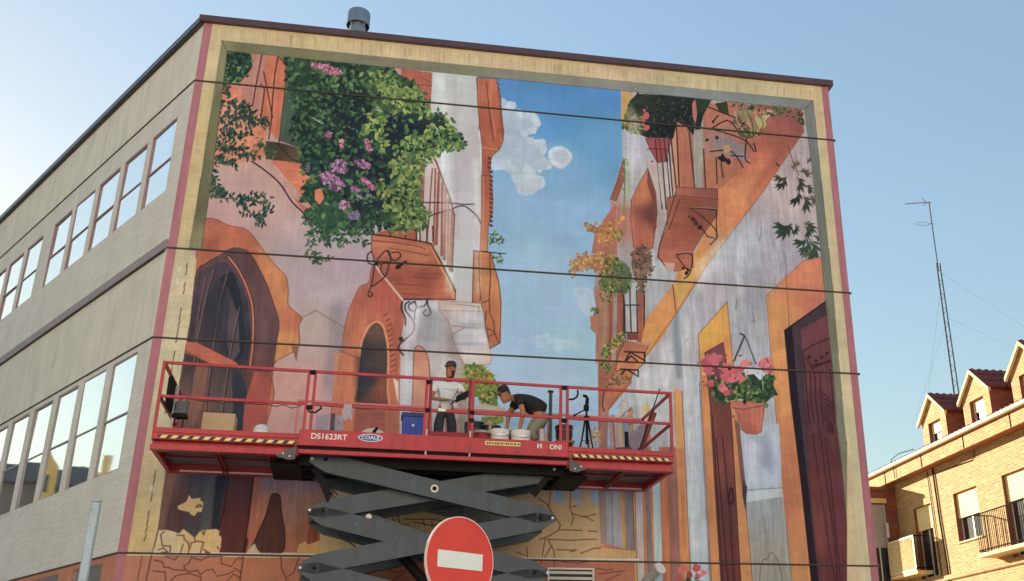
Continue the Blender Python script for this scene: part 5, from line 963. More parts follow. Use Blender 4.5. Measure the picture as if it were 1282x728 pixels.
# scissor arms: outer and inner, front and rear pair; every arm tapers at its ends
def arm(x0, z0, x1, z1, v0, v1, m_):
    a = Vector((x0, 0, z0)); b_ = Vector((x1, 0, z1)); d = (b_ - a).normalized(); n = Vector((-d.z, 0, d.x)); L_ = (b_ - a).length
    H_ = .155
    pr = [(0, .05), (.26, H_), (L_ - .26, H_), (L_, .05), (L_, -.05), (L_ - .30, -H_), (.30, -H_), (0, -.05)]
    poly = [(a + d * p + n * q) for p, q in pr]
    o = MB().prism([(p.x, p.z) for p in poly], v0, v1, 'xz').build('scissor_arm', m_, lift)
    for p_, q_ in ((.30, .045), (L_ - .30, .045)):
        MB().prism([((a + d * (p_ + e) + n * g).x, (a + d * (p_ + e) + n * g).z) for e, g in ((-.006, -H_ + .004), (.006, -H_ + .004), (.006, H_ - .004), (-.006, H_ - .004))], v0 - .006, v0 + .01, 'xz').build('weld_seam', m_, lift)
    return o
XL = [2.50, 2.54, 2.48, 2.44, 2.40, 2.40]; XR = [6.74, 6.72, 6.64, 6.60, 6.56, 6.50]; ZN = [5.50, 4.64, 3.71, 2.79, 1.87, 1.05]
def nodes_of(i, kind):                         # outer arms zigzag one way, inner arms the other way
    if (i % 2 == 0) == (kind == 'o'): return XL[i], ZN[i], XR[i + 1], ZN[i + 1]
    return XR[i], ZN[i], XL[i + 1], ZN[i + 1]
for i in range(5):
    x0, z0, x1, z1 = nodes_of(i, 'o'); x2, z2, x3, z3 = nodes_of(i, 'i')
    for v0, v1, w0, w1 in ((.22, .36, .40, .54), (1.49, 1.63, 1.31, 1.45)):
        arm(x0, z0, x1, z1, v0, v1, steel_b); arm(x2, z2, x3, z3, w0, w1, steel_b)
    xc, zc = (x0 + x1) / 2, (z0 + z1) / 2
    MB().tube([(xc, .205, zc), (xc, 1.64, zc)], .05, 14).build('cross_shaft', blk, lift, True)
    MB().lathe([(.038, 0), (.07, 0), (.07, .03), (.038, .03), (.038, 0)], n=20).build('shaft_collar', zinc, lift, True).matrix_local = Matrix.Translation((xc, .215, zc)) @ Matrix.Rotation(math.pi / 2, 4, 'X')
for i in range(6):
    for x in (XL[i], XR[i]):
        s = 1 if x < 4 else -1
        MB().tube([(x + s * .04, .205, ZN[i]), (x + s * .04, 1.66, ZN[i])], .024, 12).build('hinge_pin', zinc, lift, True)
        MB().tube([(x + s * .26, .195, ZN[i] + .0), (x + s * .26, .225, ZN[i])], .033, 12).build('rubber_plug', blk, lift, True)
# hydraulic rams and their lugs
for v in (.62, 1.22):
    MB().prism([(3.42, 4.66), (3.52, 4.72), (3.64, 4.66), (4.6, 4.36), (4.6, 4.24), (3.6, 4.50), (3.45, 4.54)], v - .03, v + .03, 'xz').build('ram_lug', steel_b, lift)
MB().tube([(3.55, .5, 4.61), (3.55, 1.4, 4.61)], .05, 12).build('ram_pin', zinc, lift, True)
MB().tube([(3.6, .92, 4.58), (5.9, .92, 2.3)], .085, 16).build('hydraulic_ram', blk, lift, True)
MB().tube([(3.3, .92, 4.9), (4.3, .92, 3.9)], .045, 12).build('ram_rod', zinc, lift, True)
b = MB(); b.tube([(2.6, .6, 5.3), (2.9, .6, 5.0), (2.75, .6, 4.8), (3.2, .6, 4.6), (3.1, .62, 4.3), (3.4, .62, 4.1)], .015, 6); b.tube([(2.65, .68, 5.3), (3.0, .68, 5.0), (2.85, .68, 4.75), (3.3, .68, 4.6), (3.2, .68, 4.2)], .012, 6); b.build('hydraulic_hose', rub, lift, True)
MB().prism([(2.52, 5.45), (2.60, 5.5), (2.92, 4.95), (2.85, 4.80)], .37, .39, 'xz').build('top_link', blk, lift)
MB().prism([(6.72, 5.45), (6.64, 5.5), (6.3, 5.1), (6.4, 5.02)], .37, .39, 'xz').build('top_link', blk, lift)
b = MB()                                       # cables clipped under the rail and along the beams
for k in range(6):
    u = .6 + k * .28; b.tube([(u, .05, MZ - .03), (u + .14, .05, MZ - .05 - .015 * (k % 3)), (u + .28, .05, MZ - .03)], .008, 5, False)
b.tube([(2.5, .03, 5.62), (3.2, .02, 5.585), (4.1, .03, 5.61), (5.0, .02, 5.58), (6.0, .03, 5.61), (6.8, .02, 5.59)], .012, 6)
b.build('cable_run', rub, lift, True)
# chassis and wheels (below the picture)
MB().bev(2.2, 6.8, .1, 1.8, .55, 1.0, .03).build('chassis', red, lift)
MB().bev(2.6, 4.2, -.15, .09, .6, 1.1, .03).build('engine_cover', steel_b, lift)
for u in (2.7, 6.3):
    for v0, v1 in ((-.1, .22), (1.68, 2.0)):
        w = MB().lathe([(.2, 0), (.40, 0), (.45, .05), (.45, .27), (.40, .32), (.2, .32)], n=24).build('wheel', rub, lift, True); w.matrix_local = Matrix.Translation((u, v1, .45)) @ Matrix.Rotation(math.pi / 2, 4, 'X')
        h = MB().lathe([(0, .06), (.2, .02), (.2, .3), (0, .26)], n=16).build('rim', whp, w, True)
# ---------------------------------------------------------------- loose things on the deck
def put(name, label, cat, u, v, z=FZ, rz=0., group=None): return thing(name, label, cat, dk(u, v, z), TL + rz, group)
# control box hung on the left side rail
t = put('control_box', 'black control box with grey joystick hung on the lift rail at its left end', 'control box', .30, .55, 6.25)
MB().bev(-.10, .10, -.05, .06, -.02, .20, .02).build('box_body', mat('control_grey', (.10, .13, .15), .5), t)
MB().bev(-.13, .12, -.07, .08, -.09, -.015, .015).build('bracket', blk, t)
MB().tube([(.02, 0, .20), (.03, 0, .28)], [.012, .018], 10).build('joystick', zinc, t, True)
MB().tube([(-.07, -.02, -.09), (-.09, -.02, -.22), (-.02, -.02, -.30), (.06, -.02, -.24), (.06, -.02, -.08)], .011, 8).build('cable', blk, t, True)
t = put('document_case', 'flat black case strapped upright to the left end rail of the platform', 'case', .12, .42, 6.28)
MB().bev(-.035, .035, -.22, .28, 0, .52, .02).build('case_body', blk, t)
MB().bev(.04, .10, .12, .16, -.45, .46, .01).build('grey_upright', mat('grey_upright', (.45, .43, .46), .5), t)
# cardboard box
t = put('cardboard_box', 'closed beige cardboard box on the left end of the platform floor', 'box', .86, 1.25)
MB().bev(-.27, .27, -.2, .2, 0, .66, .006).build('carton', mat('cardboard', lin((206, 178, 140)), .85, var=.08), t)
MB().box(-.275, .275, -.03, .03, .6405, .643).build('packing_tape', mat('tape', lin((176, 140, 96)), .4), t)
# white helmet
def dome(name, label, u, v, z, r, m_, cat, group=None):
    t = put(name, label, cat, u, v, z, group=group); MB().lathe([(r * 1.05, 0), (r, .02), (r * .97, r * .35), (r * .8, r * .62), (r * .5, r * .82), (r * .2, r * .9), (0, r * .91)], n=20).build('shell', m_, t, True); return t
t = put('hard_hat', 'white hard hat lying on a crate right of the cardboard box', 'hard hat', 1.62, .8, 6.02)
whh = mat('white_plastic', (.74, .76, .78), .35, var=.05)
MB().lathe([(.15, 0), (.145, .04), (.135, .09), (.10, .14), (.05, .165), (0, .17)], n=20).build('shell', whh, t, True)
MB().lathe([(.15, .0), (.19, -.01), (.19, -.018), (.15, -.015)], n=20, a0=-2.4, a1=-.4).build('peak', whh, t, True)
MB().lathe([(.137, .03), (.142, .03), (.142, .06), (.137, .06)], n=20).build('band', mat('band_grey', (.12, .13, .16), .6), t)
t = put('tool_crate', 'low dark crate under the white hard hat on the platform floor', 'crate', 1.62, .8)
MB().bev(-.2, .2, -.15, .15, 0, .25, .01).build('crate_body', blk, t)
# splattered step tool and pole by the second post
t = put('paint_stained_easel', 'paint splattered folding easel with a rag standing just right of the first inner rail posts', 'easel', 2.80, .9, FZ, .1)
splat = mat('splattered_plastic', lin((168, 158, 176)), .6, var=.45, scale=22)
MB().bev(-.03, .03, -.05, .0, 0, .72, .01).build('upright', mat('easel_dark', (.09, .07, .12), .6, var=.4, scale=20), t)
MB().prism([(-.02, .70), (.16, .68), (.2, .45), (.12, .2), (.16, 0), (-.05, 0)], -.02, .06, 'xz').build('rag', splat, t)
MB().prism([(-.28, .66), (-.06, .70), (-.08, .30), (-.1, 0), (-.3, 0)], .0, .03, 'xz').build('panel', splat, t)
t = put('white_paint_tray', 'white tray of paint rags on the floor beside the splattered easel', 'tray', 2.52, .85)
MB().bev(-.26, .2, -.15, .15, 0, .20, .03).build('tray_body', whh, t); MB().bev(-.2, .14, -.1, .1, .18, .27, .04).build('rag', splat, t)
# cream bag
t = put('cream_bag', 'cream cloth bag with black strap slumped on the platform left of the blue crate', 'bag', 3.52, .75)
bg = MB().lathe([(.0, 0), (.24, 0), (.27, .1), (.26, .25), (.2, .38), (.12, .43), (0, .44)], n=18).build('bag_body', mat('cream_cloth', lin((216, 206, 184)), .9, var=.15, scale=8, bump=.5, bscale=12), t, True); bg.scale = (1.0, .7, 1)
MB().tube([(-.10, -.17, .02), (-.06, -.21, .2), (.02, -.15, .36), (.06, -.08, .43)], .03, 6).build('strap', blk, t, True)
t2 = put('grey_bag', 'dark grey slanted tool bag leaning on the cream bag', 'bag', 3.24, .8)
MB().prism([(-.22, 0), (.15, 0), (.22, .36), (.1, .38), (-.1, .2)], -.1, .1, 'xz').build('bag_body', mat('grey_cloth', (.16, .18, .17), .9, var=.4, scale=10), t2)
# blue crate
t = put('blue_crate', 'bright blue plastic crate with a small white mark next to the standing painter', 'crate', 4.21, .9)
bl = mat('blue_plastic', lin((22, 66, 170)), .4, var=.08)
b = MB(); z0, z1 = .30, .76
for p in ([(-.18, .02), (.18, .02)],): pass
b.prism([(-.165, 0), (.165, 0), (.19, .76), (-.19, .76)], -.16, -.145, 'xz'); b.prism([(-.165, 0), (.165, 0), (.19, .76), (-.19, .76)], .145, .16, 'xz')
b.prism([(-.144, 0), (.144, 0), (.144, .76), (-.144, .76)], -.18, -.155, 'yz'); b.prism([(-.144, 0), (.144, 0), (.144, .76), (-.144, .76)], .155, .18, 'yz'); b.box(-.154, .154, -.144, .144, 0, .02)
b.build('crate_body', bl, t)
b = MB()
for a in ((-.21, .21, -.185, -.162), (-.21, .21, .162, .185), (-.21, -.192, -.162, .162), (.192, .21, -.162, .162)): b.box(a[0], a[1], a[2], a[3], .70, .77)
b.build('crate_rim', mat('blue_plastic_dark', lin((18, 44, 104)), .4), t)
MB().box(-.02, .02, -.1625, -.1605, .52, .56).build('label', whp, t)
# buckets
def bucket(name, label, u, v, r, h, m_, lid=None, group=None, z=FZ):
    t = put(name, label, 'bucket', u, v, z, group=group)
    MB().lathe([(0, 0), (r * .86, 0), (r * .97, h * .85), (r * 1.03, h * .86), (r * 1.03, h * .9), (r, h * .91), (r, h), (r * .95, h), (r * .93, h * .3), (0, h * .28)], n=24).build('pail', m_, t, True)
    if lid: MB().lathe([(r * 1.04, h - .02), (r * 1.05, h + .01), (r * .9, h + .025), (0, h + .02)], n=24).build('lid', lid, t, True)
    a = [(r * 1.0 * math.cos(q), -.02 - .0 * q, h * .9 - .5 * r * math.sin(q)) for q in np.linspace(0, math.pi, 9)]
    MB().tube([(x, -r * 1.0 * math.sin(max(.0, math.acos(max(-1, min(1, x / r))))) - .01, z_) for x, y, z_ in a], .005, 5).build('handle', zinc, t, True)
    return t
pale = mat('pale_blue_lid', lin((214, 226, 232)), .45, var=.08, scale=9)
bucket('paint_bucket', 'white paint bucket with pale lid in the middle between the two painters', 5.72, .32, .17, .40, whh, pale, 'paint buckets between the painters')
bucket('paint_bucket', 'white lidded paint bucket right under the bending painter, rightmost of the white ones', 6.10, .30, .18, .39, whh, mat('white_lid', lin((232, 232, 224)), .45, var=.08, scale=9), 'paint buckets between the painters')
bucket('paint_bucket', 'paint bucket with grey lid and a red label, nearest the gate post', 5.40, .34, .16, .36, mat('red_tub', lin((150, 30, 40)), .6), mat('grey_lid', lin((150, 160, 170)), .45), 'paint buckets between the painters')
for i, (u, v, h, c_, lb) in enumerate(((5.36, 1.15, .74, .015, 'tall black bucket behind the red labelled tub'), (5.68, 1.2, .70, .02, 'black bucket behind the middle white bucket'), (6.05, 1.25, .62, .03, 'black bucket that the bending painter reaches into'))):
    bucket('black_bucket', lb, u, v, .19, h, mat('black_plastic%d' % i, (c_, c_, c_ * 1.05), .4, var=.5, scale=14), None, 'black buckets')
t = put('paint_roller', 'wooden handled paint brush standing in the black bucket between the painters', 'brush', 5.60, .95, FZ + .25)
MB().tube([(0, 0, 0), (.03, 0, .45)], [.02, .03], 8).build('handle', mat('beige_wood', lin((190, 150, 110)), .7), t, True)
MB().bev(-.04, .08, -.02, .02, .42, .50, .01).build('bristles', mat('bristle', (.4, .35, .28), .9, var=.4, scale=40), t)
bucket('black_bucket', 'dark bucket hanging low behind the inner posts beside the tripod', 7.02, .95, .17, .30, mat('black_plastic3', (.02, .02, .025), .4), None, 'black buckets', FZ + .42)
t = put('wooden_stool', 'low stool that carries the dark bucket beside the tripod', 'stool', 7.02, .95)
wd = mat('old_wood', lin((150, 110, 80)), .8, var=.25, scale=12)
MB().bev(-.18, .18, -.16, .16, .38, .42, .008).build('seat', wd, t)
for x in (-.14, .14):
    for y in (-.12, .12): MB().bar((x, y, 0), (x, y, .38), .035).build('leg', wd, t)
# dark green tube
t = put('spirit_level', 'dark green straight edge pole standing upright left of the right inner posts', 'pole', 6.72, .75)
MB().bev(-.03, .03, -.02, .02, 0, 1.34, .008).build('pole_body', mat('dark_teal', lin((36, 62, 70)), .45, var=.15), t); MB().bev(-.055, .05, -.022, .022, 1.30, 1.345, .006).build('end_cap', blk, t)
# spray cans group
for i, (u, v, h, c_) in enumerate(((6.50, .9, .66, (200, 176, 176)), (6.60, .95, .70, (150, 120, 160)), (6.55, .7, .58, (206, 200, 210)), (6.62, .72, .5, (176, 156, 150)))):
    t = put('rolled_poster', ['pale pink rolled paper tube behind the bending painter', 'violet stained paper tube nearest the dark green pole', 'whitish paper tube standing in front of its neighbours', 'short grey brown paper tube by the green pole'][i], 'tube', u, v, group='rolled tubes by the green pole')
    MB().lathe([(0, 0), (.05, 0), (.05, h), (.04, h), (.04, h - .03), (0, h - .03)], n=14).build('roll', mat('roll%d' % i, lin(c_), .7, var=.3, scale=15), t, True)
# tripod
t = put('camera_tripod', 'black camera tripod with tilting head standing on the right deck extension', 'tripod', 7.50, 1.15)
for k, (x, y) in enumerate(((-.24, -.12), (.16, -.2), (.12, .25))):
    MB().tube([(x, y, 0), (x * .45, y * .45, .5), (x * .08, y * .08, .98)], [.012, .016, .02], 8).build('leg', blk, t, True)
MB().tube([(0, 0, .45), (0, 0, 1.12)], .02, 8).build('centre_column', blk, t, True)
MB().bev(-.05, .05, -.04, .04, .94, 1.0, .01).build('collar', blk, t)
hd = MB().bev(-.055, .045, -.035, .035, 1.10, 1.22, .015).build('pan_head', blk, t)
MB().tube([(.0, 0, 1.14), (-.2, -.03, 1.02), (-.26, -.04, .98)], [.012, .014, .02], 8).build('pan_handle', blk, hd, True)
MB().prism([(-.03, 1.22), (.04, 1.22), (.05, 1.34), (.0, 1.42), (-.07, 1.42), (-.07, 1.38), (-.01, 1.36)], -.015, .015, 'xz').build('phone_clamp', blk, t)
for k in range(3):
    a = k * 2.1 + .3; MB().tube([(0, 0, .5), (.11 * math.cos(a), .11 * math.sin(a), .55)], .007, 6).build('spreader', blk, t)
# small working clutter
for i, (u, v, c_, lb) in enumerate(((3.05, .35, (206, 196, 180), 'cream paint tin on the platform edge under the white lettering'), (3.86, .45, (60, 110, 150), 'blue paint tin between the cream bag and the blue crate'), (7.95, 1.3, (190, 150, 60), 'ochre paint tin behind the mauve tub on the right extension'), (1.95, .5, (150, 70, 50), 'red brown paint tin on the left extension beside the hard hat'))):
    t = put('paint_tin', lb, 'paint tin', u, v, group='small open paint tins along the platform')
    MB().lathe([(0, 0), (.075, 0), (.078, .16), (.082, .165), (.082, .175), (.07, .175), (.07, .15), (0, .15)], n=18).build('tin', zinc, t, True)
    MB().lathe([(0, .151), (.069, .151)], n=18).build('paint', mat('tin_paint%d' % i, lin(c_), .4), t)
    MB().lathe([(.0785, .03), (.0795, .13)], n=18).build('label', mat('tin_paint%d' % i, lin(c_), .4), t)
t = put('paint_rag', 'crumpled stained rag hanging over the middle rail beside the splattered easel', 'rag', 3.05, .03, MZ - .26)
MB().prism([(-.07, .02), (-.02, 0), (.03, .05), (.08, .01), (.09, .18), (.06, .29), (-.06, .29), (-.08, .15)], -.04, -.025, 'xz').build('cloth', splat, t)
# leaning things at the right end
t = put('leaning_brush_pole', 'long thin paint pole leaning over the right end rail with its tip above it', 'pole', 8.35, .9)
MB().tube([(0, 0, 0), (.42, -.45, 1.42)], .012, 8).build('pole_body', blk, t, True)
t = put('red_brown_board', 'red brown plank leaning against the right end rail', 'plank', 8.38, 1.05)
MB().add([(-.12, 0, 0), (.06, 0, 0), (.50, 0, 1.1), (.40, 0, 1.16), (-.12, .03, 0), (.06, .03, 0), (.50, .03, 1.1), (.40, .03, 1.16)], [(0, 1, 2, 3), (7, 6, 5, 4), (0, 4, 5, 1), (1, 5, 6, 2), (2, 6, 7, 3), (3, 7, 4, 0)]).build('board', mat('red_brown_wood', lin((120, 52, 50)), .7, var=.3, scale=10), t)
t = put('grey_cloth', 'grey paint cloth draped over the leaning plank at the right end', 'cloth', 8.38, .98)
MB().prism([(-.10, .42), (.02, .30), (.14, .42), (.2, .62), (.24, .88), (.12, .84), (.02, .70), (-.02, .74)], -.02, .03, 'xz').build('cloth', mat('grey_rag', lin((140, 132, 150)), .9, var=.3, scale=12, bump=.4, bscale=15), t)
t = put('dark_folder', 'thin dark board held upright under the grey cloth', 'board', 8.22, .95)
MB().bev(-.02, .05, -.02, .02, 0, .68, .008).build('board', blk, t)
t = put('paint_tub', 'low mauve paint tub on the right deck extension floor', 'tub', 8.0, .35)
MB().lathe([(0, 0), (.17, 0), (.19, .16), (.17, .19), (0, .2)], n=20).build('tub', mat('mauve_tub', lin((110, 50, 70)), .5), t, True)
# ---------------------------------------------------------------- the two painters: skinned figures, one continuous body each
def skin(name, chains, m, parent, sub=1, extra=None, root_i=0):
    """chains: lists of (point, radius); a point shared by two chains joins them"""
    vs, rs_, es = [], [], []
    key = {}
    for ch in chains:
        prev = None
        for p, r in ch:
            k = tuple(round(c, 4) for c in p)
            if k not in key: key[k] = len(vs); vs.append(p); rs_.append(r if isinstance(r, tuple) else (r, r))
            i = key[k]
            if prev is not None and prev != i: es.append((prev, i))
            prev = i
    me = bpy.data.meshes.new(name); me.from_pydata(vs, es, []); o = bpy.data.objects.new(name, me); COL.objects.link(o)
    md = o.modifiers.new('s', 'SKIN'); md.use_smooth_shade = True; md.branch_smoothing = .4
    for i, d in enumerate(me.skin_vertices[0].data): d.radius = rs_[i]; d.use_root = (i == root_i)
    sm = o.modifiers.new('u', 'SUBSURF'); sm.levels = sub; sm.render_levels = sub
    dg = bpy.context.evaluated_depsgraph_get(); me2 = bpy.data.meshes.new_from_object(o.evaluated_get(dg)); bpy.data.objects.remove(o)
    me2.name = name; me2.materials.clear(); me2.materials.append(m); me2.polygons.foreach_set('use_smooth', [True] * len(me2.polygons))
    o2 = bpy.data.objects.new(name, me2); COL.objects.link(o2); o2.parent = parent; return o2
def V3(*a): return Vector(a)
def hand(wr, d, up, side, size=.19, curl=.6):
    """chains for palm, four fingers, thumb; wr wrist, d pointing direction, up back-of-hand normal"""
    d = d.normalized(); up = (up - d * up.dot(d)).normalized(); sd = d.cross(up) * side; out = []
    pm = wr + d * size * .28; kn = wr + d * size * .50
    out.append([(tuple(wr), (.026, .02)), (tuple(pm), (.036, .016)), (tuple(kn), (.038, .013))])
    for i, ln in enumerate((.42, .48, .45, .36)):
        b0 = kn + sd * (.5 - i / 3) * size * .30; dd = d.copy(); pts = [(tuple(pm + sd * (.5 - i / 3) * size * .2), .010), (tuple(b0), .010)]; p = b0
        for q in range(3):
            dd = (dd - up * curl * (.5 + .25 * q)).normalized(); p = p + dd * size * ln / 3; pts.append((tuple(p), .0085 - q * .001))
        out.append([(tuple(pm), (.036, .016))] + pts)
    t0 = wr + d * size * .12 + sd * size * .16; out.append([(tuple(pm), (.036, .016)), (tuple(t0 + d * size * .1), .014), (tuple(t0 + (d + sd * .7 - up * .3).normalized() * size * .26), .011), (tuple(t0 + (d * 1.3 + sd * .5 - up * .6).normalized() * size * .42), .009)])
    return out
skin_m = mat('skin', lin((168, 112, 90)), .55, var=.1, scale=8, spec=.4)
skin_m2 = mat('tanned_skin', lin((176, 122, 92)), .55, var=.1, scale=8, spec=.4)
hair_m = mat('dark_hair', (.018, .014, .012), .8, var=.3, scale=60)
def head_parts(par, C, R, beard, cap_m, body_m, s=1.):
    """face details on a head centred at C; R maps face axes (x right, y forward, z up)"""
    def P(x, y, z): return tuple(C + R @ Vector((x, y, z)))
    T4 = Matrix.Translation(C) @ R.to_4x4()
    h = MB(); h.T = T4
    # skull with jaw, brow, nose, lips as one surface
    n = 20; rows = []
    prof = [(-.125, .035, .075), (-.11, .052, .082), (-.08, .064, .086), (-.04, .070, .090), (0, .074, .096), (.04, .076, .098), (.075, .070, .090), (.10, .052, .068), (.118, .025, .032), (.122, .001, .001)]
    vs = []; fs = []
    for z, rx, ry in prof:
        for k in range(n):
            t = 2 * math.pi * k / n; y = math.cos(t); x = math.sin(t)
            rr = ry if y > 0 else ry * 1.05; px, py = rx * x, rr * y + (.012 if z < -.05 and y > 0 else 0)
            if k in (0,) and -.06 < z < .02: py += .022 if z < -.02 else .012       # nose
            if k in (1, n - 1) and z == 0: py -= .006                                # eye sockets
            vs.append((px, py, z))
    for i in range(len(prof) - 1):
        for k in range(n):
            k2 = (k + 1) % n; fs.append((i * n + k, i * n + k2, (i + 1) * n + k2, (i + 1) * n + k))
    fs.append(tuple(range(n))); h.add(vs, fs)
    hd = h.build('head', body_m, par, True)
    e = MB(); e.T = T4
    for sx in (-1, 1): e.lathe([(0, -.012), (.010, -.006), (.012, 0), (.010, .006), (0, .012)], (sx * .030, .082, .012), 8)
    e.build('eye', mat('eye_dark', (.03, .02, .02), .3), hd, True)
    b = MB(); b.T = T4
    for sx in (-1, 1): b.bev(min(sx * .016, sx * .048), max(sx * .016, sx * .048), .080, .092, .026, .033, .003)
    b.build('eyebrow', hair_m, hd)
    b = MB(); b.T = T4; b.bev(-.022, .022, .086, .098, -.066, -.056, .003); b.build('mouth', mat('lips', (.22, .08, .07), .5), hd)
    b = MB(); b.T = T4
    for sx in (-1, 1): b.bev(min(sx * .070, sx * .085), max(sx * .070, sx * .085), -.02, .012, -.03, .03, .006)
    b.build('ear', body_m, hd)
    if beard:
        b = MB(); b.T = T4
        b.lathe([(.02, -.150), (.056, -.128), (.074, -.095), (.077, -.055), (.076, -.02), (.070, -.02), (.070, -.06), (.05, -.12)], (0, .008, 0), 18, .25, math.pi - .25)
        b.build('beard', hair_m, hd, True)
    b = MB(); b.T = T4; b.lathe([(.079, -.02), (.081, .03), (.07, .06), (.06, -.03)], (0, -.01, 0), 18, math.pi + .1, 2 * math.pi - .1); b.build('hair', hair_m, hd, True)
    # cap with peak
    c = MB(); c.T = T4; c.lathe([(.088, .035), (.092, .06), (.09, .09), (.078, .13), (.05, .152), (0, .16)], (0, -.006, 0), 22)
    cap = c.build('cap', cap_m, par, True)
    c = MB(); c.T = T4; c.add([(x, y + .070, z) for x, y, z in ((-.068, -.01, .05), (-.062, .06, .046), (-.03, .105, .038), (.03, .105, .038), (.062, .06, .046), (.068, -.01, .05), (-.068, -.01, .062), (-.062, .06, .058), (-.03, .105, .050), (.03, .105, .050), (.062, .06, .058), (.068, -.01, .062))],
        [(0, 1, 2, 3, 4, 5), (11, 10, 9, 8, 7, 6), (0, 6, 7, 1), (1, 7, 8, 2), (2, 8, 9, 3), (3, 9, 10, 4), (4, 10, 11, 5), (5, 11, 6, 0)]); c.build('cap_peak', cap_m, cap)
    return hd
def shoe(par, p, yaw, m_):
    b = MB(); b.T = Matrix.Translation(p) @ Matrix.Rotation(yaw, 4, 'Z')
    b.lathe([(.045, 0), (.05, .03), (.045, .08), (.0, .10)], (0, -.03, 0), 12); o = MB(); o.T = b.T
    o.bev(-.045, .045, -.09, .19, 0, .085, .03); return o.build('shoe', m_, par, True)
# --- standing painter: white T-shirt, cap, beard, dark splattered trousers, holds a dark palette board
p1 = put('person', 'bearded painter in white T-shirt and dark cap standing at the gate with a palette', 'person', 4.80, 1.0, FZ, 0)
# local axes: x right in the picture, y away; he faces the camera, slightly to the right
X = Vector
pel, wai, che, nek = V3(0, .02, .93), V3(.01, .02, 1.12), V3(.02, .02, 1.34), V3(.05, -.01, 1.50)
shL, shR = V3(-.20, .02, 1.41), V3(.24, .0, 1.39)
elL, wrL = V3(-.28, -.04, 1.12), V3(-.03, -.22, 1.06)
elR, wrR = V3(.34, -.10, 1.13), V3(.22, -.30, 1.10)
hpL, hpR = V3(-.10, .02, .90), V3(.11, .02, .90); knL, knR = V3(-.12, -.02, .49), V3(.13, -.03, .49); anL, anR = V3(-.13, .03, .10), V3(.15, .02, .10)
t_ = tuple
ch = [[(t_(pel), (.15, .11)), (t_(wai), (.14, .10)), (t_(che), (.16, .11)), (t_(nek), .055), (t_(nek + V3(.0, -.03, .09)), .052)],
      [(t_(che), (.16, .11)), (t_(shL), .062), (t_(elL), .046), (t_(wrL), .028)], [(t_(che), (.16, .11)), (t_(shR), .062), (t_(elR), .046), (t_(wrR), .028)],
      [(t_(pel), (.15, .11)), (t_(hpL), .095), (t_(knL), .06), (t_(anL), .04), (t_(anL + V3(0, -.12, -.06)), .03)], [(t_(pel), (.15, .11)), (t_(hpR), .095), (t_(knR), .06), (t_(anR), .04), (t_(anR + V3(0, -.12, -.06)), .03)]]
ch += hand(wrL, V3(.9, -.35, -.1), V3(-.2, -.3, 1), 1) + hand(wrR, V3(.1, -.7, .15), V3(.5, 0, -1), -1)
ch[-1] = ch[-1]
skin('body', ch, skin_m, p1, 1)
wht = mat('white_cotton', (.74, .76, .78), .85, var=.16, scale=7, bump=.9, bscale=9)
g_ = .018
skin('t_shirt', [[(t_(V3(0, .02, .84)), (.20, .15)), (t_(wai), (.19, .145)), (t_(che), (.20, .15)), (t_(nek - V3(0, 0, .04)), .075)],
     [(t_(che), (.185, .135)), (t_(shL), .085), (t_(shL + (elL - shL) * .62), .072)], [(t_(che), (.185, .135)), (t_(shR), .085), (t_(shR + (elR - shR) * .62), .072)]], wht, p1, 2)
b = MB()
for k in range(7): b.box(-.06 + k * .032, -.04 + k * .032, -.13, -.1265, 1.292 - k * .003, 1.300 - k * .003)
b.build('shirt_print', mat('shirt_print', (.12, .12, .16), .8), p1)
dtr = mat('splattered_trousers', (.035, .038, .045), .85, var=.8, scale=25, bump=.4, bscale=12)
skin('trousers', [[(t_(V3(0, .02, 1.0)), (.16, .12)), (t_(pel), (.175, .13))], [(t_(pel), (.175, .13)), (t_(hpL), .12), (t_(knL), .092), (t_(anL + V3(0, 0, .0)), .075)], [(t_(pel), (.175, .13)), (t_(hpR), .12), (t_(knR), .092), (t_(anR), .075)]], dtr, p1, 2)
for a in (anL, anR): shoe(p1, (a.x, a.y - .02, 0), math.pi, blk)
R1 = (Matrix.Rotation(math.radians(180 - 32), 3, 'Z') @ Matrix.Rotation(math.radians(-6), 3, 'X')) * 1.12
cap1 = mat('grey_cap', (.035, .035, .042), .8, var=.6, scale=30)
head_parts(p1, V3(.055, -.04, 1.69), R1, True, cap1, skin_m)
pal = put('palette_board', 'thin dark rectangular palette board held by the standing painter', 'palette', 5.06, .66, FZ + 1.10, .25)
b = MB(); b.T = Matrix.Rotation(math.radians(32), 4, 'Y').inverted() @ Matrix.Rotation(math.radians(-28), 4, 'X'); b.bev(-.14, .20, -.10, .10, 0, .012, .004); b.build('board', mat('dark_green_board', (.04, .055, .05), .6, var=.5, scale=12), pal)
b = MB(); b.T = Matrix.Rotation(math.radians(32), 4, 'Y').inverted(); b.tube([(-.14, 0, .0), (-.28, -.02, -.04)], .012, 8); b.build('handle', blk, pal, True)
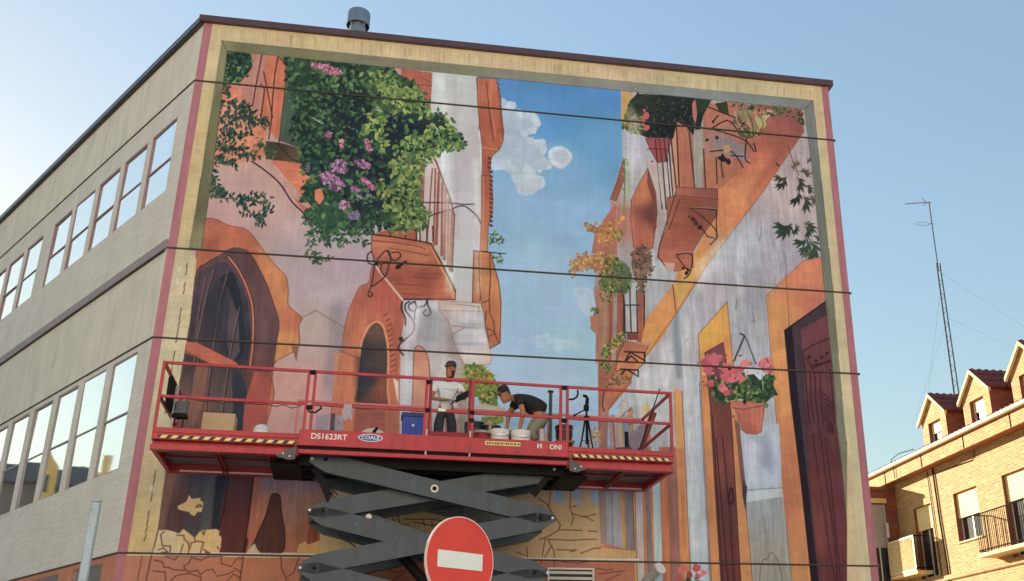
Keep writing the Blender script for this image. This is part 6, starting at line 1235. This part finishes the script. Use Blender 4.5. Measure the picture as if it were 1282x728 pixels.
# --- bending painter: black T-shirt, black cap, khaki trousers
p2 = put('person', 'painter in black T-shirt, black cap and khaki trousers bending over the buckets', 'person', 6.46, .85, FZ, 0)
p2.scale = (1.06, 1.06, 1.06)
pel, wai, che, nek = V3(.10, .02, .82), V3(.0, .02, 1.00), V3(-.20, .0, 1.12), V3(-.44, -.02, 1.12)
shF, shB = V3(-.34, -.18, 1.08), V3(-.34, .18, 1.08)
elF, wrF = V3(-.26, -.24, .80), V3(-.30, -.18, .55); elB, wrB = V3(-.46, .16, .84), V3(-.50, .02, .60)
hpF, hpB = V3(.09, -.10, .79), V3(.11, .11, .79); knF, knB = V3(-.14, -.14, .44), V3(-.02, .16, .44); anF, anB = V3(-.02, -.14, .10), V3(.14, .16, .10)
ch = [[(t_(pel), (.11, .15)), (t_(wai), (.12, .14)), (t_(che), (.12, .16)), (t_(nek), .055), (t_(nek + V3(-.09, 0, .0)), .052)],
      [(t_(che), (.12, .16)), (t_(shF), .066), (t_(elF), .052), (t_(wrF), .034)], [(t_(che), (.12, .16)), (t_(shB), .066), (t_(elB), .052), (t_(wrB), .034)],
      [(t_(pel), (.11, .15)), (t_(hpF), .10), (t_(knF), .06), (t_(anF), .04), (t_(anF + V3(-.12, 0, -.06)), .03)], [(t_(pel), (.11, .15)), (t_(hpB), .10), (t_(knB), .06), (t_(anB), .04), (t_(anB + V3(-.12, 0, -.06)), .03)]]
ch += hand(wrF, V3(-.1, .05, -1), V3(-.2, -1, 0), 1) + hand(wrB, V3(-.1, -.1, -1), V3(-.3, 1, 0), -1)
skin('body', ch, skin_m2, p2, 1)
bts = mat('black_cotton', (.016, .016, .019), .85, var=.4, scale=8, bump=1., bscale=9)
skin('t_shirt', [[(t_(V3(.17, .02, .86)), (.215, .205)), (t_(wai), (.20, .20)), (t_(che), (.195, .21)), (t_(nek + V3(.03, 0, 0)), .085)],
     [(t_(che), (.195, .21)), (t_(shF), .10), (t_(shF + (elF - shF) * .6), .075)], [(t_(che), (.195, .21)), (t_(shB), .10), (t_(shB + (elB - shB) * .6), .075)]], bts, p2, 2)
kh = mat('khaki_cotton', lin((146, 136, 116)), .9, var=.35, scale=12, bump=1., bscale=9)
skin('trousers', [[(t_(V3(.10, .02, .88)), (.17, .17)), (t_(pel), (.185, .185))], [(t_(pel), (.185, .185)), (t_(hpF), .14), (t_(knF), .105), (t_(V3(-.01, -.14, .34)), .10)], [(t_(pel), (.185, .185)), (t_(hpB), .14), (t_(knB), .105), (t_(V3(.09, .16, .34)), .10)]], kh, p2, 2)
for a in (anF, anB): shoe(p2, (a.x + .03, a.y, 0), math.pi / 2, blk)
R2 = (Matrix.Rotation(math.radians(90 + 16), 3, 'Z') @ Matrix.Rotation(math.radians(-30), 3, 'X')) * 1.12
head_parts(p2, V3(-.56, -.04, 1.16), R2, False, bts, skin_m2)
# ---------------------------------------------------------------- the yellow brick house on the right (seen along its sunlit front)
XH = 22.0; KH = (XH - 4.989) / 15.011
def hy(y): return -20.11 + (y + 20.11) * KH
def hz(z): return 1.6 + (z - 1.6) * KH
house = thing('brick_house', 'sunlit yellow brick apartment house with dormers and balconies on the right', 'building')
yb = brick_mat('yellow_brick', lin((224, 182, 120)), lin((186, 138, 86)), lin((220, 196, 154)), axes='yz', bw=.25, bh=.07, ms=.014, gain=.62, streak=.15)
yb2 = brick_mat('yellow_brick_return', lin((214, 160, 84)), lin((196, 136, 70)), lin((180, 140, 100)), axes='xz', bw=.25, bh=.07, ms=.012, gain=.8, streak=.05)
rb2 = brick_mat('shaded_brick_return', lin((176, 104, 78)), lin((150, 84, 64)), lin((140, 100, 84)), axes='xz', bw=.25, bh=.07, ms=.012, gain=.75, streak=.05)  # browner brick: shade of faces turned from the sun put into the colour
stone = mat('cream_stone', lin((226, 196, 140)), .8, var=.1, scale=3)
soff = mat('soffit_wood', lin((160, 96, 56)), .8, var=.15, scale=4)
gut = mat('cream_gutter', lin((220, 206, 170)), .5, var=.1)
shut = mat('cream_shutter', lin((226, 210, 160)), .6, var=.06)
wfr = mat('white_frame', (.7, .7, .7), .5, var=.05)
glz = mat('dark_window_glass', (.03, .035, .04), .06, 0., var=.1, spec=.8)
tile = mat('roof_tile', lin((112, 62, 56)), .85, var=.35, scale=14)
railb = mat('black_railing', (.012, .011, .011), .95, spec=.05)
YA, YB = hy(-5), hy(11.5)
op = [(hy(7.70), hy(8.75), hz(4.95), hz(7.0), 'door'), (hy(5.12), hy(6.36), hz(5.68), hz(7.0), 'win'), (hy(2.62), hy(3.86), hz(4.95), hz(7.0), 'door'), (hy(-.1), hy(1.1), hz(5.68), hz(7.0), 'win'), (hy(-2.8), hy(-1.7), hz(4.95), hz(7.), 'door')]
op += [(a, b_, c - 3.2, d_ - 3.2, 'win') for a, b_, c, d_, k in op]
ys = sorted({YA, YB} | {o[0] for o in op} | {o[1] for o in op}); zs = sorted({0., hz(8.1)} | {o[2] for o in op} | {o[3] for o in op})
b = MB()
for i in range(len(ys) - 1):
    for j in range(len(zs) - 1):
        cy_, cz_ = (ys[i] + ys[i + 1]) / 2, (zs[j] + zs[j + 1]) / 2
        if any(o[0] < cy_ < o[1] and o[2] < cz_ < o[3] for o in op): continue
        b.add([(XH, ys[i], zs[j]), (XH, ys[i + 1], zs[j]), (XH, ys[i + 1], zs[j + 1]), (XH, ys[i], zs[j + 1])], [(0, 1, 2, 3)])
b.build('front_wall', yb, house)
bands_ = MB()
for a, b_, c, d_, k in op:
    r = .28
    w = MB(); w.add([(XH + .002, a, c), (XH + .002, b_, c), (XH + .002, b_, d_), (XH + .002, a, d_), (XH + r, a, c), (XH + r, b_, c), (XH + r, b_, d_), (XH + r, a, d_)], [(0, 1, 5, 4), (1, 2, 6, 5), (2, 3, 7, 6), (3, 0, 4, 7)])
    wo = w.build('window_reveal', rb2, house)
    f = MB(); x0, x1 = XH + .17, XH + .23; t = .06
    for q in ((a, a + t, c, d_), (b_ - t, b_, c, d_), (a + t, b_ - t, c, c + t), (a + t, b_ - t, d_ - t, d_), ((a + b_) / 2 - t / 2, (a + b_) / 2 + t / 2, c + t, d_ - t)): f.box(x0, x1, q[0], q[1], q[2], q[3])
    fo = f.build('window', wfr, house)
    for q in ((a + t, (a + b_) / 2 - t / 2), ((a + b_) / 2 + t / 2, b_ - t)): MB().box(x0 + .02, x0 + .03, q[0], q[1], c + t, d_ - t).build('pane', glz, fo)
    hs_ = (d_ - hz(5.66)) * .52 if c > 4 else .4
    s = MB(); nsl = int(hs_ / .055)
    for q in range(nsl): s.prism([(XH + .10, d_ - q * .055), (XH + .085, d_ - q * .055 - .0275), (XH + .10, d_ - q * .055 - .055), (XH + .12, d_ - q * .055 - .055), (XH + .12, d_ - q * .055)], a + .005, b_ - .005, 'xz')
    so = s.build('roller_shutter', shut, fo)
    if k == 'win': MB().bev(XH - .06, XH + .18, a - .06, b_ + .06, c - .05, c - .002, .01).build('sill', stone, house)
MB().box(XH + .29, XH + .34, YA, YB, .2, hz(8.0)).build('inner_wall', dark_in, house)
MB().bev(XH - .07, XH + .05, YA, hy(8.6), hz(4.76), hz(4.90), .02).build('string_course', yb, house)
# eaves: fascia box, soffit, gutter
k1 = .97
MB().box(XH - .42, XH - .36, YA, hy(11.2), hz(7.92), hz(8.28)).build('fascia', yb, house)
MB().box(XH - .36, XH + .05, YA, hy(11.2), hz(7.93), hz(7.97)).build('soffit', soff, house)
MB().box(XH - .50, XH + .3, YA, hy(11.3), hz(8.28), hz(8.33)).build('eaves_board', soff, house)
b = MB(); b.lathe([(.085, 0), (.085, YB - YA - .3), (.075, YB - YA - .3), (.075, 0)], n=12, a0=math.pi * .9, a1=math.pi * 2.1)
g_o = b.build('gutter', gut, house, True); g_o.matrix_local = Matrix.Translation((XH - .50, YB - .3, hz(8.36))) @ Matrix.Rotation(math.pi / 2, 4, 'X')
MB().bev(XH - .52, XH - .44, YA, hy(11.3), hz(8.33), hz(8.40), .01).build('eaves_trim', gut, house)
for y in (9.6, 7.2, 4.8, 2.5): MB().box(XH - .435, XH - .421, hy(y), hy(y) + .03, hz(7.92), hz(8.28)).build('fascia_joint', railb, house)
# main roof, low pitch, tile ridges real
def tile_roof(p00, p10, p01, p11, name, parent, step=.22):
    """slope from eave edge p00-p10 to ridge edge p01-p11, rounded tile rows running up the slope"""
    p00, p10, p01, p11 = map(Vector, (p00, p10, p01, p11)); n = max(2, int((p10 - p00).length / step)); nn = (p10 - p00).cross(p01 - p00).normalized()
    if nn.z < 0: nn = -nn
    b = MB(); m_ = max(2, int((p01 - p00).length / .35))
    for i in range(n):
        for j in range(m_):
            def q(u, v, h): return p00.lerp(p10, u).lerp(p01.lerp(p11, u), v) + nn * h
            u0, u1 = i / n, (i + 1) / n; v0, v1 = j / m_, (j + 1) / m_; um = (u0 + u1) / 2; lift_ = .035
            b.add([q(u0, v0, .02), q(um, v0, .02 + .07), q(u1, v0, .02), q(u0, v1, 0), q(um, v1, .05), q(u1, v1, 0), q(u0, v0, -.02), q(u1, v0, -.02)], [(0, 1, 4, 3), (1, 2, 5, 4), (0, 6, 7, 2, 1)])
    return b.build(name, tile, parent)
tile_roof((XH - .45, YA, hz(8.40)), (XH - .45, YB, hz(8.40)), (XH + 5.5, YA, hz(8.40) + 1.7), (XH + 5.5, YB, hz(8.40) + 1.7), 'roof', house, .26)
MB().prism([(XH + .35, .1), (XH + 11, .1), (XH + 11, hz(8.3)), (XH + 5.5, hz(8.4) + 1.6), (XH + .35, hz(8.3))], YA + .01, YB - .01, 'xz').build('house_body', rb2, house)
# dormers
for i, (y0, y1) in enumerate(((6.0, 7.41), (3.66, 5.03), (1.24, 2.62), (-1.2, .2), (-3.6, -2.2))):
    a, b_ = hy(y0), hy(y1); m = (a + b_) / 2; ze, zp, zb = hz(9.36), hz(9.97), hz(8.36); dx = 2.3; X0 = XH - .12
    wy0, wy1, wz0, wz1 = m - .42, m + .38, hz(8.42), hz(9.17)
    f = MB()                                   # gabled front with an opening
    f.add([(X0, a, zb), (X0, wy0, zb), (X0, wy0, ze), (X0, a, ze), (X0, wy1, zb), (X0, b_, zb), (X0, b_, ze), (X0, wy1, ze), (X0, wy0, wz1), (X0, wy1, wz1), (X0, m, zp), (X0, wy0, wz0), (X0, wy1, wz0)],
          [(0, 1, 2, 3), (4, 5, 6, 7), (8, 9, 7, 2), (3, 2, 7, 6, 10), (1, 4, 12, 11)])
    do = f.build('dormer', yb, house)
    for y in (a, b_): MB().box(X0 + .01, X0 + dx, min(y, y + (.1 if y == a else -.1)), max(y, y + (.1 if y == a else -.1)), zb - .1, ze).build('dormer_cheek', rb2, do)
    r = MB(); r.add([(X0 + .002, wy0, wz0), (X0 + .002, wy1, wz0), (X0 + .002, wy1, wz1), (X0 + .002, wy0, wz1), (X0 + .25, wy0, wz0), (X0 + .25, wy1, wz0), (X0 + .25, wy1, wz1), (X0 + .25, wy0, wz1)], [(0, 1, 5, 4), (1, 2, 6, 5), (2, 3, 7, 6), (3, 0, 4, 7)]); r.build('dormer_reveal', rb2, do)
    w = MB(); t = .05
    for q in ((wy0, wy0 + t, wz0, wz1), (wy1 - t, wy1, wz0, wz1), (wy0 + t, wy1 - t, wz1 - t, wz1), (wy0 + t, wy1 - t, wz0, wz0 + t)): w.box(X0 + .13, X0 + .18, q[0], q[1], q[2], q[3])
    wo = w.build('dormer_window', wfr, do)
    inst(MB().box(X0 + .15, X0 + .16, wy0 + t, wy1 - t, wz0 + t, wz1 - t).mesh('pane', glz), 'dormer_pane', do)
    inst(MB().box(X0 + .11, X0 + .125, wy0 + .01, wy1 - .01, wz1 - .36, wz1 - .002).mesh('shutter', shut), 'dormer_shutter', do)
    inst(MB().box(X0 + .3, X0 + .34, wy0 - .2, wy1 + .2, wz0 - .1, wz1 + .1).mesh('inner', dark_in), 'dormer_inside', do)
    ov = .14                                   # roof overhang
    sl_ = (zp - ze) / (m - a)
    tile_roof((X0 - .1, a - ov, ze - ov * sl_ + .04), (X0 + dx, a - ov, ze - ov * sl_ + .04), (X0 - .1, m, zp + .04), (X0 + dx, m, zp + .04), 'dormer_roof', do, .22)
    tile_roof((X0 - .1, b_ + ov, ze - ov * sl_ + .04), (X0 + dx, b_ + ov, ze - ov * sl_ + .04), (X0 - .1, m, zp + .04), (X0 + dx, m, zp + .04), 'dormer_roof', do, .22)
    vb = MB()
    for s_, e_ in ((a - ov, a), (b_ + ov, b_)):
        zz = ze - ov * sl_
        vb.add([(X0 - .11, s_, zz - .09), (X0 - .11, m, zp - .09), (X0 - .11, m, zp + .03), (X0 - .11, s_, zz + .03), (X0 - .02, s_, zz - .09), (X0 - .02, m, zp - .09), (X0 - .02, m, zp + .03), (X0 - .02, s_, zz + .03)], [(0, 1, 2, 3), (7, 6, 5, 4), (0, 4, 5, 1), (3, 2, 6, 7), (0, 3, 7, 4)])
    vb.build('verge_board', stone, do)
    MB().box(X0 + dx, X0 + dx + .05, a, b_, zb, ze).build('dormer_back', rb2, do)
# balconies
def balcony(y0, y1, reed, label=None):
    a, b_ = hy(y0), hy(y1); z0, z1 = hz(5.15), hz(6.11); x0 = XH - .52
    s = MB().bev(x0 - .03, XH + .01, a - .03, b_ + .03, z0 - .13, z0 - .02, .015).build('balcony', stone, house)
    bars = MB().box(-.007, .007, -.007, .007, z0 - .02, z1).mesh('baluster', railb)
    y = a
    while y <= b_: inst(bars, 'baluster', s, (x0, y, 0)); y += .095
    x = x0 + .1
    while x < XH - .03:
        inst(bars, 'baluster', s, (x, a, 0)); inst(bars, 'baluster', s, (x, b_, 0)); x += .1
    for z in (z0 + .06, z1):
        MB().bar((x0, a, z), (x0, b_, z), .03).build('handrail', railb, s); MB().bar((x0, a, z), (XH, a, z), .03).build('handrail', railb, s); MB().bar((x0, b_, z), (XH, b_, z), .03).build('handrail', railb, s)
    if reed:
        rm = mat('reed', lin((206, 186, 140)), .8, var=.35, scale=9); f = MB()
        for q in ((a, b_, z1 - .03, z1 + .02), (a, b_, z0 - .01, z0 + .04), (a, a + .05, z0, z1), (b_ - .05, b_, z0, z1)): f.box(x0 - .045, x0 - .02, q[0], q[1], q[2], q[3])
        f.build('screen_frame', gut, s)
        r = MB(); y = a + .05
        while y < b_ - .05:
            r.tube([(x0 - .03, y, z0 + .04), (x0 - .03, y + random.uniform(-.02, .02), z1 - .03)], .012, 5); y += .03
        o = r.build('reed_screen', rm, s); o['kind'] = 'stuff'
    return s
balcony(8.02, 9.68, True); balcony(2.05, 4.62, False); balcony(-3.2, -1.2, False)
# wing that closes the far end
XW = XH - .50
MB().box(XW - .70, XW - .60, hy(9.8), hy(11.5), 0, hz(7.75)).build('wing_wall', rb2, house)
MB().box(XW + .1, XH + .02, hy(9.8), hy(11.5), 0, hz(7.75)).build('wing_wall', rb2, house)
MB().box(XW - .60, XW + .1, hy(9.8) + .25, hy(11.5), 0, hz(7.75)).build('wing_wall', rb2, house)
MB().box(XW - .60, XW + .1, hy(9.8), hy(9.8) + .249, hz(7.35), hz(7.75)).build('wing_lintel', rb2, house)
MB().bev(XW - .76, XH - .05, hy(9.8) - .06, hy(9.8) + .2, hz(7.75), hz(7.86), .02).build('wing_coping', mat('brown_coping', lin((130, 84, 70)), .7), house)
MB().bev(XW - .66, XW + .12, hy(9.8) - .04, hy(9.8) + .02, hz(7.35) - .0, hz(7.5), .01).build('shutter_case', stone, house)
wf = MB()
for q in ((XW - .60, XW - .54), (XW + .04, XW + .1), (XW - .27, XW - .23)): wf.box(q[0], q[1], hy(9.8) + .1, hy(9.8) + .16, hz(4.6), hz(7.34))
wfo = wf.build('wing_window', wfr, house)
sm_ = MB(); z = hz(7.33)
while z > hz(6.05): sm_.add([(XW - .54, hy(9.8) + .07, z), (XW + .04, hy(9.8) + .07, z), (XW + .04, hy(9.8) + .05, z - .03), (XW - .54, hy(9.8) + .05, z - .03), (XW + .04, hy(9.8) + .07, z - .06), (XW - .54, hy(9.8) + .07, z - .06)], [(0, 1, 2, 3), (3, 2, 4, 5)]); z -= .06
sm_.build('roller_shutter', mat('grey_shutter', lin((176, 170, 160)), .6), wfo)
MB().box(XW - .54, XW + .04, hy(9.8) + .12, hy(9.8) + .13, hz(4.6), hz(6.05)).build('pane', glz, wfo)
# cables and pipes on the facade
t = MB(); t.tube([(XH - .04, hy(7.25), hz(7.95)), (XH - .04, hy(7.2), hz(6.5)), (XH - .04, hy(7.1), hz(5.2)), (XH - .04, hy(7.1), 2)], .028, 8); t.build('drain_pipe', railb, house, True)
t = MB(); t.tube([(XH - .03, hy(7.6), hz(7.9)), (XH - .03, hy(7.55), hz(6.5)), (XH - .03, hy(7.4), 2)], .014, 6); t.tube([(XH - .03, hy(7.25), hz(7.75)), (XH - .03, hy(6.2), hz(7.72)), (XH - .03, hy(5.1), hz(7.68)), (XH - .03, hy(4.95), hz(7.78)), (XH - .03, hy(4.92), hz(7.95))], .014, 6)
t.tube([(XH - .46, hy(8.9), hz(7.95)), (XH - .47, hy(8.9), hz(8.3)), (XH - .56, hy(8.85), hz(8.5)), (XH - .5, hy(8.4), hz(8.6)), (XH - .4, hy(7.6), hz(8.55))], .014, 6); t.build('cable', railb, house, True)
MB().bev(XH - .5, XH - .4, hy(9.8) - .05, hy(9.8) - .002, hz(6.3), hz(6.75), .01).build('meter_box', wfr, house)
# ---------------------------------------------------------------- aerial mast on the roof
def on_x(px, py, x):
    D = fw + rgt * (px - PCX) / FPX + upv * (PCY - py) / FPX; t = (x - CAM[0]) / D[0]; return Vector(CAM + D * t)
mb_ = on_x(1199, 505, 25.5); mt_ = on_x(1163, 254, 25.5); x_, y_ = mb_.x, mb_.y; zb_, zt_ = mb_.z - .6, mt_.z
mast = thing('aerial_mast', 'tall thin lattice television aerial mast with guy wires rising behind the dormers', 'aerial', (x_, y_, zb_))
zm = (zt_ - zb_) * .70; am = mat('mast_metal', (.12, .13, .15), .9, spec=.1)
for dx_, dy_ in ((-.11, 0), (.11, .0), (0, .15)): MB().tube([(dx_, dy_, 0), (dx_ * .7, dy_ * .7, zm)], .024, 6).build('mast_rod', am, mast)
b = MB(); z = 0; k = 0
while z < zm - .2:
    c3 = [(-.11, 0), (.11, 0), (0, .15)]; i, j = k % 3, (k + 1) % 3; b.tube([(c3[i][0] * .85, c3[i][1] * .85, z), (c3[j][0] * .85, c3[j][1] * .85, z + .2)], .008, 4); z += .2; k += 1
b.build('lattice', am, mast)
MB().tube([(0, .05, zm - .3), (0, .05, zt_ - zb_)], .024, 8).build('top_tube', am, mast, True)
ah = zt_ - zb_; b = MB(); b.tube([(-.95, .3, ah - .02), (.08, .0, ah)], .014, 6)
for q in range(9):
    x = -.9 + q * .105; b.tube([(x, .3 - (x + .95) * .29 - .12, ah), (x, .3 - (x + .95) * .29 + .12, ah)], .006, 4)
b.build('yagi_aerial', am, mast)
b = MB(); b.tube([(-.26, .05, ah - .18), (-.12, .05, ah + .02), (-.26, .05, ah + .14)], .008, 4); b.tube([(-.3, .05, ah + .2), (-.1, .05, ah - .1)], .008, 4); b.build('reflector', am, mast)
b = MB(); b.tube([(-.42 + .3 * math.cos(q), .05 + .15 * math.sin(q), ah - 1.0) for q in np.linspace(0, 6.28, 14)], .008, 4); b.tube([(-.15, .05, ah - 1.0), (.05, .05, ah - .95)], .014, 5); b.build('fm_aerial', am, mast)
for (ex, ey, ez), z0_ in (((1.5, -5.6, .4), .66), ((1.2, -5.0, .4), .45), ((-.6, 1.6, .2), .6), ((-.9, 2.0, .2), .42)):
    MB().tube([(0, 0, ah * z0_), (ex, ey, ez)], .0035, 4).build('guy_wire', am, mast)
# ---------------------------------------------------------------- street signs near the camera
def on_t(px, py, dist):
    D = fw + rgt * (px - PCX) / FPX + upv * (PCY - py) / FPX; return Vector(CAM + D * dist)
sc = on_t(576, 702, 7.0)
sg = thing('no_entry_sign', 'round red no entry sign with white bar in front of the scissor lift', 'traffic sign', (sc.x, sc.y, 0), math.radians(36))
R_ = .292
rdm = mat('sign_red', lin((202, 58, 52)), .38, var=.14, scale=5, spec=.5, bump=.05)
Mx = Matrix.Translation((0, 0, sc.z)) @ Matrix.Rotation(math.pi / 2, 4, 'X')
b = MB(); b.T = Mx; b.lathe([(0, 0), (R_ - .008, 0), (R_ - .008, .004), (R_, .006), (R_, -.012), (R_ - .012, -.012), (R_ - .012, -.002), (0, -.002)], n=64); b.build('sign_disc', rdm, sg)
b = MB(); b.T = Mx; b.lathe([(R_ - .007, .0065), (R_ + .002, .0065), (R_ + .002, -.013), (R_ - .007, -.013)], n=64); b.build('sign_rim', mat('sign_rim', (.62, .45, .45), .5), sg)
b = MB(); b.T = Mx; b.box(-.195, .195, -.056, .056, .002, .0055); b.build('white_bar', mat('sign_white', (.66, .76, .80), .35, var=.05, scale=4), sg)
MB().tube([(0, .05, 0), (0, .05, sc.z + .2)], .028, 14).build('post', gal, sg, True)
b = MB(); b.bev(-.05, .05, .02, .09, sc.z - .12, sc.z - .08, .005); b.bev(-.05, .05, .02, .09, sc.z + .10, sc.z + .14, .005); b.build('clamp', gal, sg)
pt_ = on_t(121, 628, 6.9)
po = thing('steel_post', 'bare galvanised steel post leaning at the lower left in front of the side wall', 'post', (pt_.x, pt_.y, 0))
gal2 = mat('bright_galvanised', (.26, .36, .46), .5, .3, var=.2, scale=6, bump=.15)
MB().bev(-.03, .03, -.015, .015, 0, pt_.z, .008).build('post_tube', gal2, po)
MB().bev(-.032, .032, -.018, .018, pt_.z, pt_.z + .012, .004).build('post_cap', mat('post_cap', (.4, .45, .5), .5), po)
b = MB()
for z in (.06, .16): b.tube([(-.012, -.0165, pt_.z - z), (-.012, -.0155, pt_.z - z)], .004, 6)
b.build('screw_hole', blk, po)
# ---------------------------------------------------------------- bounce blocks added behind the camera; house seen in the long wall's windows
grw = mat('grey_render', lin((128, 120, 116)), .85, var=.15); ylw = mat('yellow_render', lin((232, 190, 110)), .85, var=.1); drf = mat('dark_roof', (.07, .06, .06), .8)

def block(name, label, x0, x1, y0, y1, h, wm, facing):
    """plain unseen block with rows of windows, added to bounce light onto the mural"""
    t = thing(name, label, 'building', ((x0 + x1) / 2, (y0 + y1) / 2, 0)); w, d = (x1 - x0) / 2, (y1 - y0) / 2
    MB().box(-w, w, -d, d, 0, h).build('wall', wm, t)
    MB().bev(-w - .3, w + .3, -d - .3, d + .3, h, h + .35, .05).build('cornice', stone, t)
    fr_ = MB().box(-.6, .6, -.03, .05, -.8, .8).mesh('window', wfr); pa = MB().box(-.52, .52, .0, .06, -.72, .72).mesh('pane', glz)
    z = 2.2
    while z < h - 1.2:
        if facing == 'y':
            x = -w + 1.8
            while x < w - 1.2: o = inst(fr_, 'window', t, (x, d, z)); inst(pa, 'pane', o); x += 3.1
        else:
            y = -d + 1.8
            while y < d - 1.2: o = inst(fr_, 'window', t, (w, y, z), (0, 0, -math.pi / 2)); inst(pa, 'pane', o); y += 3.1
        z += 3.1
    return t
crm = mat('cream_render', (.60, .54, .46), .85, var=.1); pch = mat('peach_render', (.60, .50, .41), .85, var=.1)
block('bounce_block', 'tall cream rendered block, unseen, added to bounce warm light onto the mural', -32, 4, -46, -33, 19, crm, 'y')
block('bounce_block', 'peach rendered block right of the cream one, unseen, added for warm bounce light', 5, 42, -46, -33, 17, pch, 'y')

rh = thing('grey_house', 'long grey house with small yellow gable, reflected in the side wall windows', 'building', (-28.5, 24.2, 0), math.radians(51))
MB().box(-12, 12, -4.5, 4.5, 0, 11.2).build('wall', grw, rh)
MB().prism([(-4.8, 11.1), (4.8, 11.1), (0, 12.9)], -12.3, 12.3, 'yz').build('roof', drf, rh)
def rh_local(x, y): v = Matrix.Rotation(-math.radians(51), 3, 'Z') @ Vector((x + 28.5, y - 24.2, 0)); return v.x, v.y
gx, gy = rh_local(-25.7, 22.9)
MB().prism([(gx - .55, 9.5), (gx + .55, 9.5), (gx + .55, 12.0), (gx, 12.7), (gx - .55, 12.0)], -5.2, -2.5, 'xz').build('gable', ylw, rh)
MB().box(gx - .25, gx + .25, -5.22, -5.19, 10.8, 11.6).build('window', glz, rh)
gx, gy = rh_local(-24.7, 19.2)
MB().bev(gx - .2, gx + .2, -4.4, -3.9, 11, 12.9, .03).build('chimney', ylw, rh)
